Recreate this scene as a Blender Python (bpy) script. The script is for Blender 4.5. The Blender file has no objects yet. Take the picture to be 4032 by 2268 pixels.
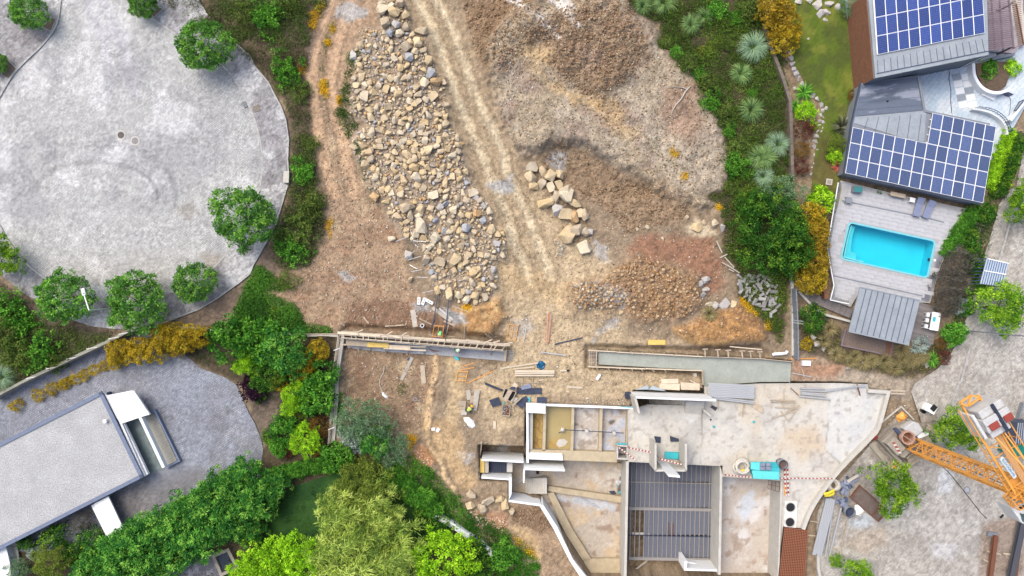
import bpy,bmesh,math,random
import numpy as np
from mathutils import Vector,Matrix,Euler
SC=bpy.context.scene
COL=SC.collection
R=math.radians
rnd=random.Random(7)
rng=np.random.default_rng(11)
# ------------------------------------------------------------------ camera, sky, sun, exposure
H=72.0
SN=0.02555
cam_d=bpy.data.cameras.new('drone_camera');cam=bpy.data.objects.new('drone_camera',cam_d);COL.objects.link(cam)
cam.location=(0,0,H);cam_d.sensor_fit='HORIZONTAL'
cam_d.angle=2*math.atan(2016*SN/H);cam_d.clip_end=2000;cam_d.clip_start=1
SC.camera=cam
SUN_EL,SUN_AZ=58.0,315.0
world=bpy.data.worlds.new('World');SC.world=world;world.use_nodes=True
wn=world.node_tree.nodes;wl=world.node_tree.links;wn.clear()
sky=wn.new('ShaderNodeTexSky');sky.sky_type='NISHITA';sky.sun_disc=False
sky.sun_elevation=R(SUN_EL);sky.sun_rotation=R(SUN_AZ);sky.dust_density=5.0;sky.air_density=1.0;sky.ozone_density=0.0
bg=wn.new('ShaderNodeBackground');bg.inputs['Strength'].default_value=0.15
wo=wn.new('ShaderNodeOutputWorld');wl.new(sky.outputs[0],bg.inputs[0]);wl.new(bg.outputs[0],wo.inputs[0])
sd=bpy.data.lights.new('sun','SUN');sd.energy=0.95;sd.angle=R(40);sd.color=(0.97,1.0,0.915)
sun=bpy.data.objects.new('sun',sd);COL.objects.link(sun)
azv=R(SUN_AZ)
sun.rotation_euler=Vector((-math.sin(azv)*math.cos(R(SUN_EL)),-math.cos(azv)*math.cos(R(SUN_EL)),-math.sin(R(SUN_EL)))).to_track_quat('-Z','Y').to_euler()
SC.view_settings.view_transform='Standard';SC.view_settings.look='None'
SC.view_settings.gamma=1.0;SC.view_settings.exposure=0.9;SC.view_settings.use_curve_mapping=False
SC.cycles.max_bounces=5;SC.cycles.diffuse_bounces=3;SC.cycles.transparent_max_bounces=6
# ------------------------------------------------------------------ photo pixel -> ground coordinates
CX=(0,1000,2000,3000);CY=(0,750,1508);ZF=1.907
def nat(c,r,*p):
    return[(CX[c]+x/ZF,CY[r]+y/ZF) for x,y in p]
def w(n,z=0.0):
    k=SN*(1-z/H);return Vector(((n[0]-2016)*k,(1134-n[1])*k,z))
def q(c,r,x,y,z=0.0):
    return w((CX[c]+x/ZF,CY[r]+y/ZF),z)
def crop(x0,y0,f):
    return lambda x,y,z=0.0:w((x0+x/f,y0+y/f),z)
ZS=SN/ZF
# ------------------------------------------------------------------ bookkeeping
WM={}
def tag(o,label=None,cat=None,group=None,kind=None):
    if label:o['label']=label
    if cat:o['category']=cat
    if group:o['group']=group
    if kind:o['kind']=kind
    return o
def adopt(o,parent):
    if parent is not None:
        o.parent=parent;o.matrix_parent_inverse=WM[parent].inverted()
    return o
def link(name,data,parent=None,M=None):
    o=bpy.data.objects.new(name,data);COL.objects.link(o)
    M=M if M is not None else Matrix.Identity(4)
    o.matrix_basis=M;WM[o]=M.copy()
    return adopt(o,parent)
def thing(name,label,cat,loc=(0,0,0),group=None):
    o=bpy.data.objects.new(name,None);COL.objects.link(o);o.empty_display_size=.3
    o.location=loc;WM[o]=Matrix.Translation(Vector(loc))
    return tag(o,label,cat,group)
def copy_tree(root,loc=None,rz=None,sc=None,label=None,group=None):
    def cp(o,par):
        c=o.copy();COL.objects.link(c);WM[c]=WM[o].copy()
        if par is not None:c.parent=par
        for ch in[k for k in o.children]:cp(ch,c)
        return c
    kids=list(root.children)
    r=root.copy();COL.objects.link(r);WM[r]=WM[root].copy()
    for ch in kids:cp(ch,r)
    if loc is not None:r.location=loc
    if rz is not None:r.rotation_euler=(0,0,rz)
    if sc is not None:r.scale=(sc,sc,sc) if not hasattr(sc,'__len__') else sc
    if label:r['label']=label
    if group:r['group']=group
    return r
# ------------------------------------------------------------------ materials
E0=1.55
def lin(v):
    v=v/255.0
    return v/12.92 if v<=.04045 else((v+.055)/1.055)**2.4
def S(r,g,b):
    return(min(lin(r)/E0,.85),min(lin(g)/E0,.85),min(lin(b)/E0,.85))
def nodes(name):
    m=bpy.data.materials.new(name);m.use_nodes=True
    nt=m.node_tree;b=nt.nodes['Principled BSDF']
    return m,nt.nodes,nt.links,b
def noise_mul(n,l,src,scale,amt,detail=4,coord='Object'):
    tc=n.new('ShaderNodeTexCoord');nz=n.new('ShaderNodeTexNoise')
    nz.inputs['Scale'].default_value=scale;nz.inputs['Detail'].default_value=detail;nz.inputs['Roughness'].default_value=.65
    l.new(tc.outputs[coord],nz.inputs['Vector'])
    mr=n.new('ShaderNodeMapRange');mr.inputs['From Min'].default_value=.3;mr.inputs['From Max'].default_value=.7
    mr.inputs['To Min'].default_value=1-amt;mr.inputs['To Max'].default_value=1+amt
    l.new(nz.outputs['Fac'],mr.inputs['Value'])
    mx=n.new('ShaderNodeVectorMath');mx.operation='SCALE'
    l.new(src,mx.inputs[0]);l.new(mr.outputs[0],mx.inputs['Scale'])
    return mx.outputs[0],nz
def mat(name,col,rough=.8,scale=3.0,amt=.12,bump=0.0,metal=0.0,scale2=None,amt2=.1,objvar=0.0,spec=.3,bscale=None):
    m,n,l,b=nodes(name)
    b.inputs['Roughness'].default_value=rough;b.inputs['Metallic'].default_value=metal
    b.inputs['Specular IOR Level'].default_value=spec
    rgb=n.new('ShaderNodeRGB');rgb.outputs[0].default_value=(*col,1)
    src=rgb.outputs[0]
    if objvar:
        oi=n.new('ShaderNodeObjectInfo');mr=n.new('ShaderNodeMapRange')
        mr.inputs['To Min'].default_value=1-objvar;mr.inputs['To Max'].default_value=1+objvar
        l.new(oi.outputs['Random'],mr.inputs['Value'])
        mx=n.new('ShaderNodeVectorMath');mx.operation='SCALE'
        l.new(src,mx.inputs[0]);l.new(mr.outputs[0],mx.inputs['Scale']);src=mx.outputs[0]
    src,nz=noise_mul(n,l,src,scale,amt)
    if scale2:src,_=noise_mul(n,l,src,scale2,amt2)
    l.new(src,b.inputs['Base Color'])
    if bump:
        bp=n.new('ShaderNodeBump');bp.inputs['Strength'].default_value=bump;bp.inputs['Distance'].default_value=.05
        tc=n.new('ShaderNodeTexCoord');bz=n.new('ShaderNodeTexNoise');bz.inputs['Scale'].default_value=bscale or scale*3;bz.inputs['Detail'].default_value=5
        l.new(tc.outputs['Object'],bz.inputs['Vector'])
        l.new(bz.outputs['Fac'],bp.inputs['Height']);l.new(bp.outputs[0],b.inputs['Normal'])
    return m
def mat_painted(name,rough=.9,scale=6,amt=.15,bump=.3,bscale=8,cobble=None,cob_rot=30,scale2=None,amt2=.1,spec=.2):
    """base colour from the mesh's own colour attribute, with fine grain and (for setts) joints"""
    m,n,l,b=nodes(name)
    b.inputs['Roughness'].default_value=rough;b.inputs['Specular IOR Level'].default_value=spec
    at=n.new('ShaderNodeAttribute');at.attribute_name='col'
    src,nz=noise_mul(n,l,at.outputs['Color'],scale,amt)
    if scale2:src,_=noise_mul(n,l,src,scale2,amt2)
    tc=n.new('ShaderNodeTexCoord')
    if cobble:
        mp=n.new('ShaderNodeMapping');mp.inputs['Rotation'].default_value=(0,0,R(cob_rot));l.new(tc.outputs['Object'],mp.inputs[0])
        wz=n.new('ShaderNodeTexNoise');wz.inputs['Scale'].default_value=.35;l.new(tc.outputs['Object'],wz.inputs['Vector'])
        ad=n.new('ShaderNodeVectorMath');ad.operation='MULTIPLY_ADD';ad.inputs[1].default_value=(.8,.8,0)
        l.new(wz.outputs['Color'],ad.inputs[0]);l.new(mp.outputs[0],ad.inputs[2])
        br=n.new('ShaderNodeTexBrick');br.inputs['Scale'].default_value=1.0
        br.inputs['Brick Width'].default_value=cobble[0];br.inputs['Row Height'].default_value=cobble[1]
        br.inputs['Mortar Size'].default_value=cobble[1]*.13;br.inputs['Mortar Smooth'].default_value=.3
        br.inputs['Color1'].default_value=(1.22,1.22,1.21,1);br.inputs['Color2'].default_value=(.88,.88,.88,1);br.inputs['Mortar'].default_value=(.42,.42,.42,1)
        l.new(ad.outputs[0],br.inputs['Vector'])
        mx=n.new('ShaderNodeVectorMath');mx.operation='MULTIPLY'
        l.new(src,mx.inputs[0]);l.new(br.outputs['Color'],mx.inputs[1]);src=mx.outputs[0]
    l.new(src,b.inputs['Base Color'])
    if bump:
        bz=n.new('ShaderNodeTexNoise');bz.inputs['Scale'].default_value=bscale;bz.inputs['Detail'].default_value=6;bz.inputs['Roughness'].default_value=.7
        l.new(tc.outputs['Object'],bz.inputs['Vector'])
        bp=n.new('ShaderNodeBump');bp.inputs['Strength'].default_value=bump;bp.inputs['Distance'].default_value=.08
        l.new(bz.outputs['Fac'],bp.inputs['Height']);l.new(bp.outputs[0],b.inputs['Normal'])
    return m
LEAF=1.95
def mat_leaf(name,var=.12,rough=.6):
    m,n,l,b=nodes(name)
    at=n.new('ShaderNodeAttribute');at.attribute_name='col'
    oi=n.new('ShaderNodeObjectInfo');mr=n.new('ShaderNodeMapRange')
    mr.inputs['To Min'].default_value=1-var;mr.inputs['To Max'].default_value=1+var
    l.new(oi.outputs['Random'],mr.inputs['Value'])
    mx=n.new('ShaderNodeVectorMath');mx.operation='SCALE';l.new(at.outputs['Color'],mx.inputs[0]);l.new(mr.outputs[0],mx.inputs['Scale'])
    out=n['Material Output'];n.remove(b)
    gn=n.new('ShaderNodeVectorMath');gn.operation='SCALE';gn.inputs['Scale'].default_value=LEAF;l.new(mx.outputs[0],gn.inputs[0]);mx=gn;df=n.new('ShaderNodeBsdfDiffuse');tr=n.new('ShaderNodeBsdfTranslucent');mix=n.new('ShaderNodeMixShader');mix.inputs[0].default_value=.35
    l.new(mx.outputs[0],df.inputs[0]);l.new(mx.outputs[0],tr.inputs[0]);l.new(df.outputs[0],mix.inputs[1]);l.new(tr.outputs[0],mix.inputs[2])
    l.new(mix.outputs[0],out.inputs[0])
    return m
# ------------------------------------------------------------------ noise and masks (numpy)
_tab=np.random.default_rng(5).random((256,256))
def vn(x,y,s,seed=0):
    x=x/s+seed*17.3;y=y/s+seed*31.7
    xi=np.floor(x).astype(int);yi=np.floor(y).astype(int);fx=x-xi;fy=y-yi
    fx=fx*fx*(3-2*fx);fy=fy*fy*(3-2*fy)
    a=_tab[xi%256,yi%256];b=_tab[(xi+1)%256,yi%256];c=_tab[xi%256,(yi+1)%256];d=_tab[(xi+1)%256,(yi+1)%256]
    return a*(1-fx)*(1-fy)+b*fx*(1-fy)+c*(1-fx)*fy+d*fx*fy
def fbm(x,y,s,o=4,seed=0):
    v=0;a=.5;t=0
    for k in range(o):
        v=v+a*vn(x*math.cos(k)+y*math.sin(k),y*math.cos(k)-x*math.sin(k),s,seed+k);t+=a;a*=.55;s*=.5
    return v/t
def sdist(poly,X,Y,pad=120):
    """signed distance to a polygon (negative inside), in photo pixels"""
    out=np.full(X.shape,1e4)
    P=np.array(poly,float)
    sel=(X>P[:,0].min()-pad)&(X<P[:,0].max()+pad)&(Y>P[:,1].min()-pad)&(Y<P[:,1].max()+pad)
    x=X[sel];y=Y[sel]
    if x.size==0:return out
    d=np.full(x.shape,1e12);ins=np.zeros(x.shape,bool)
    for i in range(len(P)):
        a=P[i];b=P[(i+1)%len(P)];e=b-a
        L2=max(e@e,1e-9)
        t=np.clip(((x-a[0])*e[0]+(y-a[1])*e[1])/L2,0,1)
        d=np.minimum(d,(x-a[0]-t*e[0])**2+(y-a[1]-t*e[1])**2)
        if abs(e[1])>1e-9:
            c=((a[1]>y)!=(b[1]>y))&(x<e[0]*(y-a[1])/e[1]+a[0]);ins^=c
    d=np.sqrt(d);out[sel]=np.where(ins,-d,d)
    return out
def sstep(a,b,v):
    t=np.clip((v-a)/(b-a),0,1);return t*t*(3-2*t)
def area(poly,X,Y,soft=15,warp=18,ws=45,seed=3):
    d=sdist(poly,X,Y)
    if warp:d=d+warp*2*(fbm(X,Y,ws,3,seed)-.5)
    return 1-sstep(-soft,soft,d)
def pdist(line,X,Y,pad=150):
    P=np.array(line,float);out=np.full(X.shape,1e4)
    sel=(X>P[:,0].min()-pad)&(X<P[:,0].max()+pad)&(Y>P[:,1].min()-pad)&(Y<P[:,1].max()+pad)
    x=X[sel];y=Y[sel];d=np.full(x.shape,1e12)
    for i in range(len(P)-1):
        a=P[i];e=P[i+1]-a;t=np.clip(((x-a[0])*e[0]+(y-a[1])*e[1])/max(e@e,1e-9),0,1)
        d=np.minimum(d,(x-a[0]-t*e[0])**2+(y-a[1]-t*e[1])**2)
    out[sel]=np.sqrt(d);return out
def stroke(line,X,Y,wd,soft=8,warp=6,seed=9):
    d=pdist(line,X,Y)+warp*2*(fbm(X,Y,30,3,seed)-.5)
    return 1-sstep(wd-soft,wd+soft,d)
def mixc(c,rgb,m,a=1.0):
    m=(m*a)[...,None];c*=(1-m);c+=np.array(rgb)*m
def smooth_line(pts,n=6,closed=False):
    P=[Vector((*p,0)) for p in pts];out=[]
    k=len(P);rngk=range(k) if closed else range(k-1)
    for i in rngk:
        if closed:p0,p1,p2,p3=P[i-1],P[i],P[(i+1)%k],P[(i+2)%k]
        else:p0,p1,p2,p3=P[max(i-1,0)],P[i],P[i+1],P[min(i+2,k-1)]
        for j in range(n):
            t=j/n
            v=.5*((2*p1)+(p2-p0)*t+(2*p0-5*p1+4*p2-p3)*t*t+(3*p1-p0-3*p2+p3)*t**3)
            out.append((v.x,v.y))
    if not closed:out.append((P[-1].x,P[-1].y))
    return out
# ------------------------------------------------------------------ mesh builders
def mesh_arrays(name,V,F,cols=None,mats=(),smooth=False,midx=None):
    """V (n,3); F (m,k) all polygons the same size"""
    me=bpy.data.meshes.new(name);V=np.asarray(V,np.float32);F=np.asarray(F,np.int32)
    m,k=F.shape
    me.vertices.add(len(V));me.vertices.foreach_set('co',V.ravel())
    me.loops.add(m*k);me.loops.foreach_set('vertex_index',F.ravel())
    me.polygons.add(m);me.polygons.foreach_set('loop_start',np.arange(m,dtype=np.int32)*k)
    try:me.polygons.foreach_set('loop_total',np.full(m,k,np.int32))
    except Exception:pass
    if smooth:me.polygons.foreach_set('use_smooth',np.ones(m,bool))
    for mm in mats:me.materials.append(mm)
    if midx is not None:me.polygons.foreach_set('material_index',np.asarray(midx,np.int32))
    me.update(calc_edges=True);me.validate()
    if cols is not None:
        ca=me.color_attributes.new('col','FLOAT_COLOR','POINT')
        c=np.ones((len(V),4),np.float32);c[:,:3]=cols;ca.data.foreach_set('color',c.ravel())
    return me
class MB:
    def __init__(s):s.v=[];s.f=[]
    def add(s,vs,fs):
        o=len(s.v);s.v+=[tuple(v) for v in vs];s.f+=[tuple(i+o for i in f) for f in fs];return s
    def prism(s,pts,z0,z1):
        """pts: xy vectors, counter-clockwise or not"""
        a=sum(pts[i][0]*pts[(i+1)%len(pts)][1]-pts[(i+1)%len(pts)][0]*pts[i][1] for i in range(len(pts)))
        if a<0:pts=pts[::-1]
        n=len(pts);z0=z0 if hasattr(z0,'__len__') else[z0]*n;z1=z1 if hasattr(z1,'__len__') else[z1]*n
        vs=[(p[0],p[1],z) for p,z in zip(pts,z0)]+[(p[0],p[1],z) for p,z in zip(pts,z1)]
        return s.add(vs,[tuple(range(n-1,-1,-1)),tuple(range(n,2*n))]+[(i,(i+1)%n,n+(i+1)%n,n+i) for i in range(n)])
    def bar(s,a,b,wd,hh,up=(0,0,1)):
        a=Vector(a);b=Vector(b);d=(b-a);L=d.length
        if L<1e-6:return s
        d/=L;u=Vector(up)
        if abs(d.dot(u))>.98:u=Vector((1,0,0))
        x=d.cross(u).normalized()*(wd/2);y=x.normalized().cross(d).normalized()*(hh/2)
        vs=[p+i*x+j*y for p in(a,b) for i,j in((-1,-1),(1,-1),(1,1),(-1,1))]
        return s.add(vs,[(3,2,1,0),(4,5,6,7),(0,1,5,4),(1,2,6,5),(2,3,7,6),(3,0,4,7)])
    def tube(s,pts,rad,n=8,cap=True):
        pts=[Vector(p) for p in pts];k=len(pts);rad=rad if hasattr(rad,'__len__') else[rad]*k
        vs=[];prev=None
        for i,p in enumerate(pts):
            d=(pts[min(i+1,k-1)]-pts[max(i-1,0)]).normalized()
            if prev is None:prev=d.orthogonal().normalized()
            x=(prev-d*prev.dot(d));x=x.normalized() if x.length>1e-5 else d.orthogonal().normalized()
            prev=x;y=d.cross(x)
            vs+=[p+(x*math.cos(2*math.pi*j/n)+y*math.sin(2*math.pi*j/n))*rad[i] for j in range(n)]
        fs=[(i*n+j,i*n+(j+1)%n,(i+1)*n+(j+1)%n,(i+1)*n+j) for i in range(k-1) for j in range(n)]
        if cap:fs+=[tuple(range(n-1,-1,-1)),tuple((k-1)*n+j for j in range(n))]
        return s.add(vs,fs)
    def cyl(s,c,r,z0,z1,n=20,r2=None):
        r2=r if r2 is None else r2
        a=[(c[0]+r*math.cos(2*math.pi*j/n),c[1]+r*math.sin(2*math.pi*j/n),z0) for j in range(n)]
        b=[(c[0]+r2*math.cos(2*math.pi*j/n),c[1]+r2*math.sin(2*math.pi*j/n),z1) for j in range(n)]
        return s.add(a+b,[tuple(range(n-1,-1,-1)),tuple(range(n,2*n))]+[(j,(j+1)%n,n+(j+1)%n,n+j) for j in range(n)])
    def ring(s,c,r0,r1,z0,z1,n=24):
        vs=[]
        for r,z in((r1,z0),(r1,z1),(r0,z1),(r0,z0)):
            vs+=[(c[0]+r*math.cos(2*math.pi*j/n),c[1]+r*math.sin(2*math.pi*j/n),z) for j in range(n)]
        return s.add(vs,[(k*n+j,k*n+(j+1)%n,((k+1)%4)*n+(j+1)%n,((k+1)%4)*n+j) for k in range(4) for j in range(n)])
    def sheet(s,pts,z):
        a=sum(pts[i][0]*pts[(i+1)%len(pts)][1]-pts[(i+1)%len(pts)][0]*pts[i][1] for i in range(len(pts)))
        if a<0:pts=pts[::-1]
        return s.add([(p[0],p[1],z) for p in pts],[tuple(range(len(pts)))])
    def strip(s,line,wd,z0,z1,closed=False):
        """a wall or kerb of rectangular section along a ground line"""
        P=[Vector((p[0],p[1])) for p in line];k=len(P);Lp=[];Rp=[]
        for i in range(k):
            a=P[i-1] if(closed or i>0) else P[i];b=P[(i+1)%k] if(closed or i<k-1) else P[i]
            d1=(P[i]-a);d2=(b-P[i])
            d1=d1.normalized() if d1.length>1e-6 else d2.normalized();d2=d2.normalized() if d2.length>1e-6 else d1
            t=(d1+d2).normalized();nn=Vector((-t.y,t.x));c=max(.4,nn.dot(Vector((-d1.y,d1.x))))
            Lp.append(P[i]+nn*wd/2/c);Rp.append(P[i]-nn*wd/2/c)
        vs=[]
        for i in range(k):vs+=[(*Rp[i],z0),(*Lp[i],z0),(*Lp[i],z1),(*Rp[i],z1)]
        fs=[]
        for i in range(k if closed else k-1):
            a=i*4;b=((i+1)%k)*4
            fs+=[(a+j,b+j,b+(j+1)%4,a+(j+1)%4) for j in range(4)]
        fs=[f[::-1] for f in fs]
        if not closed:fs+=[(0,1,2,3),tuple((k-1)*4+j for j in(3,2,1,0))]
        return s.add(vs,fs)
    def mesh(s,name,m,smooth=False):
        me=bpy.data.meshes.new(name);me.from_pydata([tuple(v) for v in s.v],[],s.f)
        bm=bmesh.new();bm.from_mesh(me);bmesh.ops.recalc_face_normals(bm,faces=bm.faces);bm.to_mesh(me);bm.free()
        for mm in(m if isinstance(m,(list,tuple)) else[m]):me.materials.append(mm)
        if smooth:
            for p in me.polygons:p.use_smooth=True
        return me
    def obj(s,name,m,parent=None,bevel=0,smooth=False):
        o=link(name,s.mesh(name,m,smooth),parent)
        if bevel:
            b=o.modifiers.new('bevel','BEVEL');b.width=bevel;b.segments=1;b.limit_method='ANGLE'
        return o
_unit={}
def ubox(name,M,m,parent=None):
    """box whose mesh is shared between all boxes of the same material"""
    if m.name not in _unit:
        b=MB();b.bar((-.5,0,0),(.5,0,0),1,1);_unit[m.name]=b.mesh('box_'+m.name,m)
    return link(name,_unit[m.name],parent,M)
def plank(name,a,b,wd,hh,m,parent=None,roll=0):
    """board from a to b (centre line)"""
    a=Vector(a);b=Vector(b);d=b-a;L=d.length;x=d/L
    up=Vector((0,0,1)) if abs(x.z)<.98 else Vector((0,1,0))
    y=up.cross(x).normalized();z=x.cross(y)
    M=Matrix((x,y,z)).transposed().to_4x4()
    if roll:M=M@Matrix.Rotation(roll,4,'X')
    M=Matrix.Translation((a+b)/2)@M@Matrix.Diagonal((L,wd,hh,1))
    return ubox(name,M,m,parent)
def block(name,c,lx,ly,hz,rot,m,parent=None):
    """upright block, c = centre of its underside"""
    M=Matrix.Translation((c[0],c[1],c[2]+hz/2))@Matrix.Rotation(rot,4,'Z')@Matrix.Diagonal((lx,ly,hz,1))
    return ubox(name,M,m,parent)
def wpoly(natp,z=0.0):return[w(p,z) for p in natp]
def grid_sheet(name,polyn,z,paint,m,holes=(),res=.25,parent=None,zf=None):
    """a sheet cut out along a photo-pixel polygon lying at height z, coloured per vertex by paint(X, Y)"""
    k=SN*(1-z/H)
    P=np.array(polyn,float);r=res/k
    xs=np.arange(P[:,0].min()-r,P[:,0].max()+2*r,r);ys=np.arange(P[:,1].min()-r,P[:,1].max()+2*r,r)
    X,Y=np.meshgrid(xs,ys)
    d=sdist(polyn,X,Y,pad=1e5)
    polys=[polyn]
    for h in holes:
        d=np.maximum(d,-sdist(h,X,Y,pad=1e5));polys.append(h)
    ins=d<0
    keep=(ins[:-1,:-1].astype(int)+ins[1:,:-1]+ins[:-1,1:]+ins[1:,1:])>0
    used=np.zeros(X.shape,bool)
    used[:-1,:-1]|=keep;used[1:,:-1]|=keep;used[:-1,1:]|=keep;used[1:,1:]|=keep
    snap=used&~ins
    sx=X[snap];sy=Y[snap];best=np.full(sx.shape,1e18);bx=sx.copy();by=sy.copy()
    for poly in polys:
        Q=np.array(poly,float)
        for i in range(len(Q)):
            a=Q[i];e=Q[(i+1)%len(Q)]-a;t=np.clip(((sx-a[0])*e[0]+(sy-a[1])*e[1])/max(e@e,1e-9),0,1)
            px=a[0]+t*e[0];py=a[1]+t*e[1];dd=(sx-px)**2+(sy-py)**2;up=dd<best
            best[up]=dd[up];bx[up]=px[up];by[up]=py[up]
    X=X.copy();Y=Y.copy();X[snap]=bx;Y[snap]=by
    idx=-np.ones(X.shape,int);idx[used]=np.arange(used.sum())
    ux=X[used];uy=Y[used]
    zz=np.full(ux.shape,z) if zf is None else zf(ux,uy)
    V=np.stack([(ux-2016)*k,(1134-uy)*k,zz],1)
    F=np.stack([idx[1:,:-1][keep],idx[1:,1:][keep],idx[:-1,1:][keep],idx[:-1,:-1][keep]],1)
    C=paint(ux,uy)
    return link(name,mesh_arrays(name,V,F,C,[m],smooth=True),parent)
# ================================================================== THE SETTING
# ---- outlines, in photo pixels
road_edge=smooth_line(nat(0,0,(465,-40),(455,40),(428,190),(330,330),(205,450),(95,570),(0,730),(-120,960))+[(-95,700)]
    +nat(0,1,(-100,80),(0,265),(60,370),(190,535),(330,650),(520,755),(700,812),(790,828),(960,825),(1250,770),(1400,715),(1570,610),(1700,480),(1770,385))
    +[(985,860),(1015,790)]+nat(1,0,(50,1400),(65,1200),(48,1050),(0,880))
    +nat(0,0,(1850,750),(1800,660),(1710,530),(1530,390),(1330,265),(1150,140),(1060,60),(960,-40)),3)
pave_edge=nat(0,0,(-60,-40),(1470,-40),(1560,110),(1760,320),(1880,420))+nat(1,0,(0,490),(110,620),(160,720),(205,800),(240,900),(262,1050),(255,1200),(262,1300),(262,1370),(240,1440))+nat(1,1,(225,60),(165,260),(60,450),(0,555))+nat(0,1,(1880,625),(1800,690),(1640,805),(1500,890),(1240,990),(1150,1025),(1000,1045),(860,1040),(690,1020),(520,965),(300,835),(200,790),(40,660),(-60,590))
drive_edge=nat(0,1,(1150,1040),(1210,1040),(1330,1180),(1500,1330),(1700,1410))+nat(0,2,(1780,20),(1825,130),(1870,230))+nat(1,2,(5,300),(45,400),(70,490),(55,600),(-40,660))+nat(0,2,(1600,720),(1330,960),(1020,1090),(900,1160),(680,1250),(-60,1270),(-60,120))+nat(0,1,(150,1449),(560,1270),(900,1110))
rroad_edge=nat(3,0,(2030,900),(1990,960))+nat(3,1,(1865,220),(1780,520),(1640,900),(1590,1060),(1490,1440))+nat(3,2,(1475,0),(1385,280),(1180,300),(1030,230),(930,330),(640,660),(460,860),(410,1000),(410,1500),(2050,1500))+[(4075,1300),(4075,700)]
rpave_edge=nat(3,1,(1850,0),(1780,110),(1730,300),(1660,520),(1590,800),(1540,950),(1480,1100),(1420,1230),(1320,1340),(1150,1449))+nat(3,2,(1120,60),(1200,300),(1385,280),(1475,0))+nat(3,1,(1490,1440),(1590,1060),(1640,900),(1780,520),(1865,220),(1990,-60))
build_edge=nat(2,2,(135,155),(930,185),(945,60),(1480,50),(1480,-20))+nat(3,2,(0,-10),(560,0),(790,10),(800,50),(965,60),(950,130),(890,330),(820,420),(600,640),(440,850),(370,980),(330,1090),(320,1500))+nat(2,2,(640,1500),(520,1320),(250,900),(10,880),(6,735),(-205,728),(-222,475),(128,480))
villa_edge=nat(3,0,(840,-30),(2000,-30),(1968,870),(1890,960),(1700,1280),(1660,1449))+nat(3,1,(1640,110),(1530,150),(1450,330),(1340,560),(1250,830),(1110,1160),(990,1240),(600,1165),(640,1010),(400,900),(280,770),(470,760),(490,400),(560,0))+nat(3,0,(600,1330),(740,620))
lawn_edge=nat(3,0,(200,-30),(640,-30),(655,130),(700,340),(750,610),(720,700),(690,900),(640,1100),(600,1320),(560,1460),(370,1460),(380,1300),(400,1150),(430,950),(470,800),(400,720),(340,640),(290,560),(240,470),(200,380),(200,200))
glawn_edge=nat(1,2,(40,1180),(150,1000),(160,900),(290,780),(560,690),(700,640),(1000,640),(1080,850),(1350,980),(1420,1200),(1300,1300),(1000,1500),(-300,1500))
bed_edge=nat(0,2,(0,1250),(680,925),(850,1230),(1050,1060),(1700,640),(1907,560))+nat(1,2,(60,480),(140,430),(200,200))+nat(0,1,(1800,1449),(1700,1410),(1500,1330),(1330,1180),(1580,1030),(1907,1010))+nat(1,1,(300,1080),(620,1090),(585,1449))+nat(1,2,(560,460),(1000,600),(1350,980),(1900,1330),(1907,1500))+nat(0,2,(0,1500))
heap=nat(1,0,(940,-20),(1130,-10),(1160,130),(1190,240),(1310,290),(1320,420),(1370,530),(1440,600),(1440,700),(1460,780),(1460,900),(1520,1000),(1575,1070),(1570,1150),(1600,1260),(1640,1380))+nat(1,1,(1710,40),(1790,110),(1800,190),(1800,270),(1890,310),(1900,470),(1800,560),(1830,640),(1800,780),(1690,860),(1560,850),(1350,780),(1330,650),(1270,560),(1275,480),(1150,370),(1080,260),(1000,200),(990,130),(950,60),(890,20))+nat(1,0,(870,1440),(800,1240),(740,1140),(735,1050),(850,930),(725,860),(730,650),(760,520),(720,430),(770,350),(830,200),(950,230),(930,60))
plateau=nat(2,0,(-150,300),(100,60),(500,-60),(880,-60),(1000,120),(1160,330),(1400,560),(1520,760),(1620,980),(1650,1250),(1640,1449),(1450,1560),(1270,1520),(1120,1420),(950,1310),(800,1250),(690,1170),(560,1100),(420,1060),(330,1050),(200,1140),(60,1150),(-60,900))
mound=nat(2,0,(150,220),(450,40),(850,100),(1060,330),(950,560),(820,650),(700,740),(560,700),(400,560),(310,480),(300,330))
mound2=nat(1,0,(1560,-20),(2200,-20),(2150,250),(2000,420),(1880,560),(1750,520),(1640,330))
lower_heap=nat(2,1,(820,570),(1000,490),(1200,560),(1420,660),(1450,850),(1320,960),(1000,960),(850,880),(500,890),(480,730),(700,680))
clod_band=nat(2,1,(500,-20),(1100,-60),(1380,120),(1300,230),(900,320),(740,130),(560,60))
ridge=nat(2,1,(1260,1040),(1480,950),(1740,870),(1930,1010),(1930,1120),(1620,1140),(1450,1150),(1330,1110))
ridge2=nat(1,1,(1500,900),(1700,860),(1850,820),(1890,950),(1780,1080),(1600,1070))
trench1=nat(1,1,(690,1010),(900,1020),(1320,1040),(1560,1060),(1890,1110),(1890,1170),(1800,1140),(650,1060))
trench2=nat(2,1,(585,1165),(1450,1185),(1907,1170),(1960,1240),(1907,1260),(1440,1240),(690,1200),(690,1310),(1470,1340),(1470,1420),(1400,1390),(590,1330))
trench3=nat(1,1,(640,1080),(1907,1150),(1960,1240),(1900,1310),(1400,1250),(660,1160))
scoop=nat(2,0,(250,1180),(380,1060),(560,1120),(720,1220),(900,1320),(1100,1449))+nat(2,1,(1100,20),(900,60),(600,30),(420,-40),(330,-60))
rutL=nat(1,0,(1220,-20),(1300,130),(1400,370),(1480,600),(1560,820),(1640,1010),(1720,1190),(1820,1430))+nat(2,1,(0,210),(50,400),(110,520),(165,700))
rutR=nat(1,0,(1365,-20),(1480,200),(1570,450),(1680,750),(1780,960),(1870,1140))+nat(2,1,(-20,-150),(60,30),(130,160),(190,290),(240,430),(320,650))
dirtL1=nat(1,0,(570,-20),(490,200),(440,400),(430,600),(450,800),(480,1000),(540,1250),(600,1449))
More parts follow.
